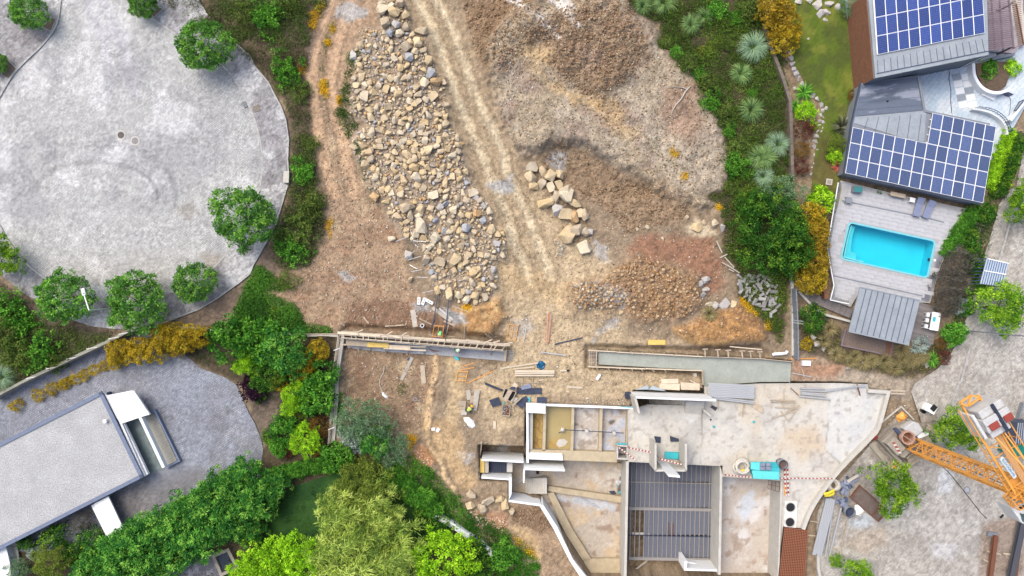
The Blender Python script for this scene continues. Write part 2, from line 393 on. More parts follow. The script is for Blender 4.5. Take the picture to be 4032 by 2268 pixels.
dirtL2=nat(1,0,(730,-20),(660,200),(590,420),(570,640),(610,850),(670,1050),(700,1250),(740,1449))
red_area=nat(1,0,(520,820),(700,980),(740,1200),(850,1449))+nat(1,1,(960,150),(1080,330),(1130,500),(1150,700),(1250,800),(1330,900),(1300,1040),(690,1020),(380,1000),(360,880),(90,760),(40,720),(300,620),(500,480),(560,250),(540,0))+nat(1,0,(500,1300))
left_yard=nat(1,1,(660,1150),(1400,1260),(1370,1449))+nat(1,2,(1310,300),(1130,380),(1010,330),(900,180),(680,190))
cliff_line=smooth_line(nat(1,1,(1365,1250),(1350,1400))+nat(1,2,(1330,60),(1310,200),(1305,340),(1320,480),(1400,590),(1440,700),(1520,820),(1560,880)),4)
veg_left=nat(1,0,(-760,-30),(600,-30),(480,110),(400,330),(390,560),(420,780),(430,1000),(470,1150),(510,1449))+nat(1,1,(540,130),(530,330),(420,560),(190,600),(100,480),(220,250),(230,0))+nat(1,0,(250,1449),(280,1000),(250,820),(180,700),(90,560),(-100,400))
veg_right=nat(2,0,(850,-40),(2080,-40),(2080,500),(2150,1449))+nat(2,1,(2150,100),(2130,600),(2050,1180),(1900,960),(1720,800),(1740,620),(1600,450),(1620,260),(1600,100),(1480,40))+nat(2,0,(1640,1420),(1660,1180),(1620,960),(1520,800),(1430,620),(1280,440),(1150,330),(1130,180),(940,100))
veg_lowleft=nat(0,1,(-60,640),(120,800),(300,960),(520,1000),(700,1080),(870,1060),(820,1130),(560,1270),(150,1449))+nat(0,2,(-60,60))
veg_mid=nat(1,1,(40,560),(180,660),(320,720),(90,770),(330,860),(380,1000),(560,1030),(640,1080),(300,1090),(-60,1040),(-180,1000),(-60,700))
flower_bed=nat(3,1,(270,870),(480,950),(600,1060),(610,1170),(980,1250),(1300,1150),(1430,1200),(1330,1340),(1130,1410),(760,1340),(500,1260),(310,1200))
pool_hole=nat(3,1,(645,230),(1312,376),(1250,664),(585,518))
footing_pit=nat(2,1,(668,1196),(1480,1240),(1907,1258))+nat(3,1,(226,1282),(216,1449))+nat(3,2,(205,10),(0,10))+nat(2,1,(1470,1475),(1456,1356),(672,1312))
PAVED=[road_edge,pave_edge,drive_edge,rroad_edge,rpave_edge,villa_edge]
def height(X,Y):
    """height of the ground, in metres, for ground-level photo pixels X, Y"""
    n1=fbm(X,Y,150,4,1)-.5;n2=fbm(X,Y,40,4,2)-.5;n3=fbm(X,Y,12,3,4)-.5
    z=.25*n1+.14*n2+.06*n3
    pl=area(plateau,X,Y,26,42,42,21);z=z+pl*(.85+.7*(fbm(X,Y,110,2,77)-.5)+.5*np.abs(fbm(X,Y,60,2,79)-.5))
    sc=area(scoop,X,Y,25,20,50,23);z=z-.6*sc*(.6+.8*fbm(X,Y,60,3,8))
    rough=np.maximum.reduce([area(mound,X,Y,40,30),area(mound2,X,Y,40,30)*.8,area(lower_heap,X,Y,30,25),area(clod_band,X,Y,30,25)*.8,sc*.8])
    z=z+rough*(.45*np.abs(fbm(X,Y,22,3,6)-.5)*2.2+.22*(fbm(X,Y,10,2,7)-.5))
    z=z+area(mound,X,Y,70,30)*.8+area(mound2,X,Y,60,30)*.6+area(lower_heap,X,Y,60,25)*.9
    z=z+.9*area(heap,X,Y,55,0)
    rg=np.maximum(area(ridge,X,Y,26,10),area(ridge2,X,Y,24,10));z=z+rg*(.8+.5*np.abs(fbm(X,Y,45,3,14)-.5))
    for t,dp in((trench1,.55),(trench2,.75),(trench3,.5)):z=z-dp*area(t,X,Y,12,6)
    for ln in(rutL,rutR):z=z-.10*stroke(ln,X,Y,13,8,4)+.07*np.maximum(0,stroke(ln,X,Y,30,10,6)-stroke(ln,X,Y,17,8,4))
    for ln in(dirtL1,dirtL2):z=z-.10*stroke(ln,X,Y,22,16,6)
    cl=stroke(cliff_line,X,Y,14,12,10);z=z+.35*cl*(.5+fbm(X,Y,20,3,12))
    z=z-.45*area(left_yard,X,Y,20,10)
    vg=np.maximum.reduce([area(veg_left,X,Y,25,10),area(veg_right,X,Y,60,10),area(veg_lowleft,X,Y,25,10),area(veg_mid,X,Y,20,10)])
    z=z*(1-vg)+vg*(.15*n1+.05*n2)
    hs=1-sstep(2500,2850,X)*0
    for p in PAVED:
        a=1-sstep(-6,16,sdist(p,X,Y));z=z*(1-a)-.14*a
    for p in(lawn_edge,glawn_edge,bed_edge,flower_bed):
        a=1-sstep(-14,14,sdist(p,X,Y));z=z*(1-a)+(-.05+.08*n2)*a
    for p,dp in((pool_hole,1.7),(footing_pit,.9)):
        a=1-sstep(-4,3,sdist(p,X,Y));z=z*(1-a)-dp*a
    b=1-sstep(-6,4,sdist(build_edge,X,Y));z=z*(1-b)-3.9*b
    return z
def hz(x,y):
    return float(height(np.array([2016+x/SN]),np.array([1134-y/SN]))[0])
def onground(p,lift=0.0):
    """photo pixel -> point on the ground"""
    z=0.0
    for _ in range(3):
        v=w(p,z);z=hz(v.x,v.y)
    return Vector((v.x,v.y,z+lift))
C_={k:S(*v) for k,v in dict(soil=(158,140,118),dark=(105,92,76),clay=(178,164,142),brown=(150,124,98),yellow=(212,180,128),rut=(216,200,168),sand=(198,178,146),
    red=(176,150,124),redd=(142,112,92),grey=(182,184,186),orange=(190,146,94),gravel=(190,178,160),white=(214,212,208),mulch=(98,86,76),pale=(222,206,178)).items()}
def paint_ground(X,Y):
    c=np.zeros(X.shape+(3,));c+=np.array(C_['soil'])
    f=lambda s,sd,o=4:fbm(X,Y,s,o,sd)
    mixc(c,C_['sand'],area(nat(2,1,(-200,-400),(300,100),(760,500),(800,700),(900,1100),(1400,1150),(590,1180),(600,1320),(1450,1420),(1000,1560),(300,1560),(-100,1900),(-250,1500),(0,1150),(-150,600)),X,Y,40,30))
    mixc(c,C_['red'],area(nat(1,0,(480,-40),(960,-40),(930,200),(800,300),(720,600),(640,800),(620,900),(450,900),(390,600),(420,300)),X,Y,25,15))
    mixc(c,C_['red'],area(red_area,X,Y,25,20))
    mixc(c,S(164,132,108),area(red_area,X,Y,25,20)*sstep(.45,.65,f(60,31)),.7)
    mixc(c,C_['sand'],area(red_area,X,Y,25,20)*sstep(.55,.7,f(80,33)),.5)
    mixc(c,C_['redd'],area(nat(1,1,(700,880),(1000,800),(1300,900),(1560,980),(1500,1060),(690,1030)),X,Y,25,20),.9)
    mixc(c,S(160,136,112),area(left_yard,X,Y,25,15))
    mixc(c,C_['redd'],area(left_yard,X,Y,25,15)*sstep(.48,.62,f(70,36)),.7)
    mixc(c,C_['sand'],area(left_yard,X,Y,25,15)*sstep(.55,.66,f(90,37)),.7)
    mixc(c,S(172,156,138),area(heap,X,Y,20,14));mixc(c,C_['brown'],area(mound2,X,Y,40,25));mixc(c,C_['clay'],area(plateau,X,Y,30,25))
    pl=area(plateau,X,Y,30,25)
    mixc(c,C_['gravel'],pl*sstep(.48,.6,f(120,41)),.8);mixc(c,S(168,150,136),pl*sstep(.52,.62,f(90,43)),.8)
    mixc(c,C_['gravel'],area(nat(2,0,(1000,1000),(1400,700),(1560,850),(1640,1100),(1660,1449),(1300,1449),(1100,1200)),X,Y,40,30),.8)
    mixc(c,S(160,128,108),area(nat(2,0,(1180,660),(1420,620),(1480,900),(1400,1080),(1200,1000),(1120,880)),X,Y,40,30),.7)
    mixc(c,C_['brown'],area(mound,X,Y,60,60),.7);mixc(c,S(128,104,84),area(mound,X,Y,50,60)*sstep(.5,.6,f(40,45)),.6)
    mixc(c,S(176,152,136),area(nat(2,0,(520,350),(680,330),(720,480),(620,560),(540,480)),X,Y,25,20),.8)
    for p in(nat(2,0,(60,400),(150,290),(330,330),(330,460),(260,540),(330,620),(520,700),(680,760),(660,800),(480,760),(200,560)),nat(2,0,(640,790),(800,740),(880,860),(850,920),(980,1000),(900,1030),(780,930))):
        mixc(c,C_['yellow'],area(p,X,Y,30,30),.6)
    mixc(c,S(164,140,114),area(clod_band,X,Y,60,60),.8);mixc(c,S(164,136,108),area(lower_heap,X,Y,50,40),.9)
    mixc(c,S(182,146,106),area(lower_heap,X,Y,30,25)*sstep(.45,.62,f(60,47)),.8)
    mixc(c,S(156,134,110),area(scoop,X,Y,40,50),.8);mixc(c,S(170,150,122),area(scoop,X,Y,20,20)*sstep(.5,.65,f(35,49)),.7)
    mixc(c,S(162,120,96),area(nat(2,1,(900,440),(1000,340),(1300,350),(1540,340),(1600,560),(1600,760),(1500,800),(1450,640),(1200,540),(960,500)),X,Y,25,25),.9)
    mixc(c,C_['pale'],area(nat(2,1,(1330,270),(1420,220),(1500,250),(1570,330),(1450,350),(1360,330)),X,Y,14,14),.9)
    mixc(c,C_['orange'],area(ridge,X,Y,20,15));mixc(c,S(150,116,84),area(ridge,X,Y,20,15)*sstep(.5,.6,f(30,51)),.7)
    mixc(c,C_['orange'],area(ridge2,X,Y,20,15),.9);mixc(c,C_['yellow'],area(ridge2,X,Y,20,15)*sstep(.5,.6,f(30,52)),.7)
    mixc(c,S(205,165,112),stroke(nat(2,1,(1270,1050),(1340,1110),(1420,1138),(1560,1150),(1640,1130)),X,Y,12,8,8),.9)
    mixc(c,S(184,164,134),stroke(rutL,X,Y,62,30,14),.7);mixc(c,S(184,164,134),stroke(rutR,X,Y,52,26,14),.7)
    fade=sstep(-.2,.3,f(25,53)-.2)
    for ln in(rutL,rutR):mixc(c,C_['rut'],stroke(ln,X,Y,17,9,12)*np.clip(.2+1.5*f(7,54,2),0,1),.85);mixc(c,S(226,212,184),stroke(ln,X,Y,8,6,10)*np.clip(2.2*f(6,55,2)-.4,0,1),.6);mixc(c,S(140,122,100),stroke(ln,X,Y,31,5,10)-stroke(ln,X,Y,23,5,10),.4)
    for ln in(dirtL1,dirtL2):mixc(c,S(206,174,142),stroke(ln,X,Y,20,10,10),.9);mixc(c,S(134,110,90),stroke(ln,X,Y,33,5,8)-stroke(ln,X,Y,25,5,8),.45)
    mixc(c,C_['yellow'],area(nat(2,1,(-80,560),(260,620),(440,720),(380,860),(250,800),(100,780),(-60,760)),X,Y,40,30),.35)
    for p,a in((nat(2,1,(-150,-40),(30,-110),(40,0),(-30,40)),.9),(nat(2,0,(290,1200),(330,1130),(440,1160),(430,1260),(380,1290),(320,1260)),.9),(nat(2,1,(640,380),(740,420),(760,520),(700,540),(660,470)),.7),
                 (nat(2,1,(640,690),(720,680),(900,760),(910,840),(850,900),(840,860),(700,800)),.6),(nat(2,1,(780,950),(850,970),(700,1080),(640,1140),(650,1070)),.7),(nat(2,1,(30,980),(170,960),(190,1060),(90,1100),(30,1060)),.5),
                 (nat(1,1,(640,620),(700,610),(770,660),(720,680)),.8),(nat(1,1,(1210,860),(1320,850),(1330,900),(1230,920)),.8),(nat(1,1,(1420,880),(1560,930),(1590,990),(1500,1010),(1440,960)),.9),(nat(1,0,(620,60),(720,10),(860,60),(840,120),(700,160),(630,120)),.8),
                 (nat(1,2,(1510,510),(1570,500),(1640,540),(1620,600),(1540,570)),.9),(nat(1,2,(1780,480),(1910,470),(1910,510),(1800,520)),.7)):
        mixc(c,C_['grey'],area(p,X,Y,10,16,30),a)
    for p in(nat(2,0,(-20,-20),(100,-20),(120,60),(20,20)),nat(2,0,(150,70),(250,100),(330,190),(410,280),(380,300),(330,250),(250,160)),nat(2,0,(270,-20),(420,-20),(530,70),(450,75),(570,200),(540,215),(440,120),(360,40))):
        mixc(c,S(226,224,222),area(p,X,Y,8,14,25),.85)
    mixc(c,S(222,192,150),stroke(cliff_line,X,Y,9,5,10),.9)
    mixc(c,S(206,176,132),area(nat(1,2,(1310,330),(1480,250),(1580,420),(1590,620),(1700,760),(1560,840),(1460,640),(1330,500)),X,Y,20,20),.7)
    mixc(c,S(212,188,148),stroke(nat(1,1,(1500,1300),(1530,1449))+nat(1,2,(1520,100),(1500,250)),X,Y,30,18,14),.8)
    mixc(c,S(206,148,100),area(nat(1,2,(1230,460),(1320,520),(1370,620),(1300,640),(1200,560)),X,Y,14,16),.8)
    mixc(c,S(196,150,118),area(nat(1,2,(1570,960),(1907,960),(1907,1140),(1760,1080)),X,Y,18,16),.7)
    mixc(c,S(178,152,124),area(nat(2,2,(-100,860),(240,920),(460,1320),(560,1500),(230,1500),(250,1250),(100,1080)),X,Y,18,14),.8)
    mixc(c,S(136,112,92),area(nat(2,2,(0,930),(240,930),(320,1080),(250,1140),(150,1080),(20,1040)),X,Y,14,14),.9)
    mixc(c,S(222,190,140),area(nat(2,2,(20,1090),(150,1090),(250,1200),(240,1330),(180,1260),(100,1180)),X,Y,14,14),.6)
    mixc(c,S(182,170,154),area(nat(3,1,(230,1240),(700,1330),(1150,1400),(1330,1340),(1200,1560),(700,1560),(230,1560)),X,Y,20,20),.9)
    mixc(c,S(176,138,112),area(nat(3,1,(230,1270),(640,1300),(560,1430),(240,1430)),X,Y,20,20),.9)
    mixc(c,C_['mulch'],area(flower_bed,X,Y,18,14),.9)
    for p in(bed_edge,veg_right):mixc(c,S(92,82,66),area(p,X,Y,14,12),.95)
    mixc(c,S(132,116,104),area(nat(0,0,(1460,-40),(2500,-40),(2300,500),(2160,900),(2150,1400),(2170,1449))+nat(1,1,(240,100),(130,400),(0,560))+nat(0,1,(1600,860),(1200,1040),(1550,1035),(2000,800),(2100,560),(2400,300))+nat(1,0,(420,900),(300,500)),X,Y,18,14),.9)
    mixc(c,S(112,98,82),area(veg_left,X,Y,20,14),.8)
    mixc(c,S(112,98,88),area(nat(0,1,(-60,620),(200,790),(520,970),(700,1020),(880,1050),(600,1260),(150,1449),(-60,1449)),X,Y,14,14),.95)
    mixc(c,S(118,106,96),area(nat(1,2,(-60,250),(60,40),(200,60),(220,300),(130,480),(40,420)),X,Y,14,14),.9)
    mixc(c,S(150,130,104),area(nat(3,0,(120,380),(200,380),(240,560),(320,660),(460,800),(420,1100),(380,1400),(250,1400),(230,900),(200,620)),X,Y,12,8),.5)
    c*=(1+.45*(f(38,60,4)-.5)+.75*(f(10,61,2)-.5)+.5*(vn(X,Y,5,62)-.5))[...,None]
    ck=np.abs(f(34,71,3)-.5);c*=(1-.30*pl*(1-sstep(0,.02,ck)))[...,None]
    lum=c.mean(-1,keepdims=True);c=(lum+(c-lum)*.95)*np.array([.90,.88,.86])
    return np.clip(c,.01,.8)
print('ground...')
GX0,GX1,GY0,GY1,GR=-54.0,54.0,-31.0,31.0,.135
gx=np.arange(GX0,GX1+GR,GR);gy=np.arange(GY0,GY1+GR,GR)
Xg,Yg=np.meshgrid(gx,gy)
Zg=height(2016+Xg/SN,1134-Yg/SN)
kk=SN*(1-Zg/H)
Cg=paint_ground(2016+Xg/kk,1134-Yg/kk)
ny,nx=Xg.shape;ii=np.arange(nx*ny).reshape(ny,nx)
_h0=height
def height_fast(X,Y):
    fx=np.clip(((np.asarray(X)-2016)*SN-GX0)/GR,0,nx-1.001);fy=np.clip(((1134-np.asarray(Y))*SN-GY0)/GR,0,ny-1.001)
    i=fx.astype(int);j=fy.astype(int);u=fx-i;v=fy-j
    return Zg[j,i]*(1-u)*(1-v)+Zg[j,i+1]*u*(1-v)+Zg[j+1,i]*(1-u)*v+Zg[j+1,i+1]*u*v
height=height_fast
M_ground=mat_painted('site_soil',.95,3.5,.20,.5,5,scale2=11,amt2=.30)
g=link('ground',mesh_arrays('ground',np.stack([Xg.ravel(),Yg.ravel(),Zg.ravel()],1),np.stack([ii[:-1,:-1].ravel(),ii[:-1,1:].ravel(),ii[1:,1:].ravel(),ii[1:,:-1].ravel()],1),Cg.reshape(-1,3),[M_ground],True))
tag(g,kind='structure')
M_far=mat('far_soil',S(150,138,118),.95,.2,.2)
far=MB();far.sheet([(-400,-400),(400,-400),(400,400),(-400,400)],-4.5)
tag(far.obj('terrain',M_far),kind='structure')
# ---- paving
M_sett=mat_painted('pale_setts',.85,9,.12,.35,14,(.17,.125),28,1.3,.10)
M_sett2=mat_painted('violet_setts',.85,9,.16,.35,14,(.13,.11),-20,1.3,.12)
M_sett3=mat_painted('driveway_setts',.8,9,.15,.35,14,(.19,.14),24,1.3,.05)
M_sett4=mat_painted('street_setts',.85,9,.14,.35,14,(.17,.125),-24,1.3,.10)
def paint_road(X,Y):
    c=np.zeros(X.shape+(3,));c+=np.array(S(198,199,199))
    f=lambda s,sd,o=4:fbm(X,Y,s,o,sd)
    mixc(c,S(180,181,184),sstep(.46,.64,f(190,81)),.8);mixc(c,S(226,226,228),sstep(.54,.68,f(120,83)),.75)
    mixc(c,S(188,182,176),sstep(.1,.8,(Y-900)/400)*sstep(.4,.6,f(160,85)),.7)
    mixc(c,S(168,160,150),area(nat(0,1,(1320,130),(1420,90),(1480,170),(1400,220)),X,Y,20,20),.6)
    mixc(c,S(172,160,148),area(nat(0,1,(1500,480),(1640,470),(1680,540),(1600,600),(1540,580)),X,Y,20,20),.6)
    cx,cy=375,775
    for(ax,ay,dx,dy,a0,wd,st) in((245,135,0,-5,.06,4,.26),(238,124,5,-8,.06,3,.24),(300,222,20,0,.1,5,.2),(290,208,25,4,.1,4,.2),(255,150,-10,5,.3,3,.12),(340,262,40,20,.3,6,.12),(262,170,10,10,.4,4,.1),(380,300,50,10,.5,5,.09),(230,100,20,10,-.1,3,.12)):
        rr=np.hypot((X-cx-dx)/ax,(Y-cy-dy)/ay);an=np.arctan2(-(Y-cy-dy)/ay,(X-cx-dx)/ax)
        m=np.exp(-((rr-1)*ay/wd)**2)*sstep(-.5,.5,np.sin(an)+.2*np.cos(3*an)+a0)*(.5+f(40,87))
        mixc(c,S(96,97,102),m,min(1,st*1.2))
    for(a,b) in(((1000,560),(760,0)),((830,400),(640,0))):
        mixc(c,S(172,173,188),stroke(nat(0,0,(a[0],700),(b[0]+150,300),(b[0],0)),X,Y,20,16,14),.3)
    mixc(c,S(146,142,140),1-sstep(0,7,-sdist(road_edge,X,Y,1e5)),.25)
    c*=(1+.34*(f(14,91,3)-.5)+.5*(vn(X,Y,4,92)-.5))[...,None]
    return np.clip(c,.02,.8)
def paint_pave(X,Y):
    c=np.zeros(X.shape+(3,));c+=np.array(S(168,167,170));f=lambda s,sd,o=4:fbm(X,Y,s,o,sd)
    mixc(c,S(212,212,214),sstep(.5,.58,f(90,95)),.85);mixc(c,S(150,145,150),sstep(.52,.64,f(70,97)),.7)
    c*=(1+.4*(f(12,98,3)-.5)+.9*(vn(X,Y,7,99)-.5))[...,None]
    return np.clip(c,.02,.8)
def paint_drive(X,Y):
    c=np.zeros(X.shape+(3,));c+=np.array(S(152,156,168));f=lambda s,sd,o=4:fbm(X,Y,s,o,sd)
    mixc(c,S(172,180,196),sstep(-.3,.7,(X-600)/500)*sstep(.35,.6,f(150,101)),.6);mixc(c,S(126,124,128),sstep(.5,.64,f(110,103)),.45)
    mixc(c,S(190,192,200),sstep(.58,.7,f(60,105)),.35)
    mixc(c,S(118,110,106),area(nat(0,2,(860,860),(1500,620),(1600,700),(1000,1100)),X,Y,40,20),.55)
    c*=(1+.3*(f(14,106,3)-.5)+.55*(vn(X,Y,4,107)-.5))[...,None]
    return np.clip(c,.02,.8)
def paint_street(X,Y):
    c=np.zeros(X.shape+(3,));c+=np.array(S(196,190,182));f=lambda s,sd,o=4:fbm(X,Y,s,o,sd)
    mixc(c,S(208,204,198),sstep(.48,.64,f(130,111)),.8);mixc(c,S(180,174,167),sstep(.54,.66,f(90,113)),.7)
    for p,col,a in((nat(3,2,(1340,650),(1440,670),(1430,820),(1320,830)),(232,234,238),.9),(nat(3,2,(650,1020),(700,940),(850,1030),(800,1090),(670,1080)),(205,212,220),.9),(nat(3,2,(1260,1200),(1460,1220),(1440,1330),(1280,1300)),(224,224,228),.6),(nat(3,2,(700,1120),(900,1080),(960,1200),(760,1300),(620,1200)),(196,172,146),.4),
                      (nat(3,2,(1650,1050),(1968,1000),(1968,1449),(1640,1449)),(160,132,112),.6),(nat(3,2,(460,640),(760,560),(900,900),(600,1000),(480,900)),(158,150,143),.6),(nat(3,2,(900,200),(1300,240),(1330,480),(1050,640),(800,560)),(158,146,134),.7),
                      (nat(3,1,(1800,380),(1870,240),(1860,380),(1790,500)),(142,134,124),.6),(nat(3,2,(1830,420),(1940,250),(1968,480),(1900,620)),(120,112,106),.5)):
        mixc(c,S(*col),area(p,X,Y,14,14,30),a)
    mixc(c,S(112,106,98),1-sstep(0,8,np.abs(sdist(rroad_edge,X,Y,1e5))),.3)
    c*=(1+.3*(f(14,116,3)-.5)+.65*(vn(X,Y,7,117)-.5))[...,None]
    return np.clip(c,.02,.8)
tag(grid_sheet('road',road_edge,0.0,paint_road,M_sett,res=.2),kind='structure')
tag(grid_sheet('pavement',pave_edge,0.10,paint_pave,M_sett2,holes=[road_edge],res=.2),kind='structure')
tag(grid_sheet('driveway',drive_edge,0.0,paint_drive,M_sett3,res=.2),kind='structure')
tag(grid_sheet('street',rroad_edge,0.0,paint_street,M_sett4,res=.22),kind='structure')
tag(grid_sheet('pavement',rpave_edge,0.10,paint_street,M_sett4,res=.22),kind='structure')
M_kerb=mat('kerb_stone',S(184,183,182),.85,2.5,.25,.2)
kb=MB();kb.strip([w(p) for p in road_edge],.17,-.1,.125,True);tag(kb.obj('kerb',M_kerb),kind='structure')
kb=MB();kb.strip([w(p) for p in pave_edge[3:26]],.12,-.1,.13);tag(kb.obj('kerb',M_kerb),kind='structure')
kb=MB();kb.strip([w(p) for p in nat(3,1,(1990,-60),(1865,220),(1780,520),(1640,900),(1590,1060),(1490,1440))+nat(3,2,(1475,0),(1385,280))],.17,-.1,.125);tag(kb.obj('kerb',M_kerb),kind='structure')
M_lawn=mat_painted('lawn_grass',.95,14,.3,.7,30)
def paint_lawn(X,Y):
    c=np.zeros(X.shape+(3,));c+=np.array(S(98,118,42));f=lambda s,sd,o=4:fbm(X,Y,s,o,sd)
    mixc(c,S(128,134,58),sstep(.45,.62,f(60,121)),.8);mixc(c,S(82,92,48),sstep(.5,.64,f(50,122)),.7);mixc(c,S(104,88,62),sstep(.1,.9,(Y-330)/350)*sstep(.4,.6,f(50,123)),.7)
    c*=(1+.4*(vn(X,Y,4,124)-.5))[...,None];return np.clip(c,.01,.8)
def paint_glawn(X,Y):
    c=np.zeros(X.shape+(3,));c+=np.array(S(46,82,40));f=lambda s,sd,o=4:fbm(X,Y,s,o,sd)
    mixc(c,S(62,98,44),sstep(.45,.62,f(60,121)),.7)
    c*=(1+.35*(vn(X,Y,4,124)-.5))[...,None];return np.clip(c,.01,.8)
tag(grid_sheet('lawn',lawn_edge,0.07,paint_lawn,M_lawn,res=.2),kind='structure')
tag(grid_sheet('lawn',glawn_edge,0.07,paint_glawn,M_lawn,res=.25),kind='structure')
# ================================================================== BUILDINGS
M_conc=mat('raw_concrete',S(206,202,194),.85,1.2,.10,.15,scale2=6,amt2=.08)
M_white=mat('white_render',(.62,.63,.645),.8,1.5,.05,.05)
M_foam=mat('white_board',(.64,.65,.66),.8,1.2,.05,.08)
M_tan=mat('tan_concrete',S(196,180,152),.9,2,.14,.2)
M_paintc=mat_painted('cast_concrete',.85,5,.08,.12,7,scale2=1.0,amt2=.05)
M_block=mat('grey_filler_block',S(114,119,134),.9,3,.12,.3)
M_joist=mat('concrete_joist',S(158,154,152),.85,4,.12)
M_timber=mat('pale_timber',S(222,206,184),.85,2.5,.14,.2,objvar=.14)
M_timber2=mat('weathered_timber',S(196,180,160),.9,2.5,.16,.2,objvar=.16)
M_ply=mat('grey_plywood',S(196,188,176),.85,2.5,.14,.1,objvar=.1)
M_yellow=mat('yellow_formply',S(228,196,112),.7,3,.16,.1)
M_rebar=mat('rusty_steel',S(128,84,64),.8,6,.25,.2)
M_dark=mat('plain_black',(.012,.013,.016),.6,3,.2)
M_navy=mat('dark_formply',S(58,66,88),.6,4,.35,.1,objvar=.2)
M_cyan=mat('turquoise_sheet',S(60,190,204),.45,2,.12,.1,spec=.5)
M_alu=mat('pale_steel',S(206,208,210),.35,4,.1,metal=.35,spec=.5)
M_zinc=mat('zinc_sheet',S(168,176,184),.5,.9,.12,.05,metal=.25,scale2=4,amt2=.08,spec=.5)
M_zincd=mat('dark_zinc',S(146,152,162),.5,1.2,.12,.05,metal=.25,spec=.5)
M_seam=mat('seam_zinc',S(112,122,140),.5,2,.1,metal=.3)
M_frame=mat('panel_frame',(.72,.73,.74),.4,4,.05,spec=.5)
M_brown=mat('red_brown_cladding',S(136,94,74),.85,3,.2,.2)
M_mud=mat('yellow_mud',S(186,156,92),.7,2.0,.2,.3)
M_mudw=mat('muddy_water',S(182,164,112),.12,.8,.08,.02,spec=.5)
M_steelb=mat('blue_steel',S(84,96,122),.5,3,.15,metal=.3)
def wall(name,a,b,z0,z1,th,m,parent=None,bevel=0):
    mb=MB();mb.strip([(a.x,a.y),(b.x,b.y)],th,z0,z1);return mb.obj(name,m,parent,bevel)
def wallp(name,line,z0,z1,th,m,parent=None,closed=False):
    mb=MB();mb.strip([(p.x,p.y) for p in line],th,z0,z1,closed);return mb.obj(name,m,parent)
def prism(name,pts,z0,z1,m,parent=None,bevel=0):
    mb=MB();mb.prism([(p.x,p.y) for p in pts],z0,z1);return mb.obj(name,m,parent,bevel)
# ---------------------------------------------------------------- the half-built concrete house
f2=lambda x,y,z=0.0:q(2,2,x,y,z)
f3=lambda x,y,z=0.0:q(3,2,x,y,z)
f5=crop(1850,1690,2.507)
DZ=.3
B=thing('unfinished_house','half built concrete house with mud filled rooms and a grey filler block floor','building',f2(1200,500,0))
deck=nat(2,2,(905,207),(958,192),(1050,165),(1335,170),(1342,137),(1480,135),(1480,30))+nat(3,2,(0,8),(560,4),(792,12),(800,50),(962,62),(946,130),(886,330),(816,420),(600,640),(440,850),(366,980),(318,1100),(296,1500),(150,1500),(148,735))+nat(2,2,(1612,702),(1597,622),(906,590))
def paint_deck(X,Y):
    c=np.zeros(X.shape+(3,));c+=np.array(S(212,208,200));f=lambda s,sd,o=4:fbm(X,Y,s,o,sd)
    mixc(c,S(204,188,162),sstep(.46,.66,f(150,131)),.45);mixc(c,S(190,186,182),sstep(.52,.66,f(70,133)),.6)
    mixc(c,S(206,178,140),area(nat(3,2,(200,360),(420,330),(470,500),(330,560),(120,480)),X,Y,40,30),.55)
    right=.85*area(nat(3,2,(515,-20),(505,200),(480,500),(540,560),(590,600),(700,700),(1100,300),(1100,-40)),X,Y,4,6,20);mixc(c,S(214,215,214),right,.9)
    mixc(c,S(200,202,206),right*sstep(.5,.64,f(60,134)),.6)
    mixc(c,S(150,146,140),stroke(nat(3,2,(505,130),(500,300),(475,500),(540,560),(595,610)),X,Y,2.2,2,4),.7)
    mixc(c,S(140,134,126),stroke(nat(2,2,(1460,140),(1448,610)),X,Y,2.0,1.6,0),.7)
    mixc(c,S(226,224,220),area(nat(2,2,(1330,200),(1440,220),(1430,290),(1360,300),(1300,250)),X,Y,6,10,20),.7)
    mixc(c,S(160,152,142),sstep(.66,.74,f(16,136,2)),.5)
    edge=1-sstep(0,12,np.abs(sdist(deck,X,Y,1e5)));mixc(c,S(176,170,162),edge*f(20,137),.7)
    c*=(1+.12*(vn(X,Y,5,135)-.5))[...,None]
    return np.clip(c,.02,.8)
grid_sheet('deck',deck,DZ,paint_deck,M_paintc,res=.16,parent=B)
wallp('slab_edge',[w(p,DZ) for p in deck],DZ-.3,DZ-.004,.06,M_conc,B,True)
rim=smooth_line(nat(3,2,(936,135),(878,335),(808,425),(592,648),(432,855),(358,985),(312,1100)),4)
wallp('parapet',[w(p,.8) for p in nat(3,2,(800,60),(954,70))+rim],-1.2,.8,.34,M_conc,B)
wallp('parapet',[f3(300,1100,.5),f3(296,1105,.5)],-.5,.5,.2,M_conc,B)
wallp('wall',[f2(957,200,.9),f2(957,112,3.0)],-.5,3.0,.22,M_conc,B)
W1=prism('wall',[f2(962,102,3.3),f2(1562,124,3.3),f2(1564,138,3.3),f2(966,116,3.3)],-.6,3.3,M_foam,B)
for k in range(17):
    x=1062+k*16.2;z1=.2-.17*(16-k)*.9
    prism('stair_step',[f2(x,122,z1),f2(x+16,122,z1),f2(x+16,168,z1),f2(x,168,z1)],-3.5,z1,M_conc,B)
prism('landing',[f2(1338,137,.75),f2(1478,137,.75),f2(1472,200,.75),f2(1330,192,.75)],.3,.75,M_conc,B,.02)
for k,(y0,y1,z) in enumerate(((192,212,.6),(212,228,.45))):prism('stair_step',[f2(1330,y0,z),f2(1456,y0+6,z),f2(1456,y1+6,z),f2(1330,y1,z)],.3,z,M_conc,B)
wall('wall',f2(1456,195,.8),f2(1508,240,.8),.3,1.5,.2,M_conc,B)
for a,b in(((1068,412),(1068,606)),((1068,606),(1288,606)),((1288,606),(1288,412))):
    wall('shaft_wall',f2(*a,DZ),f2(*b,DZ),DZ,3.0,.2,M_conc,B)
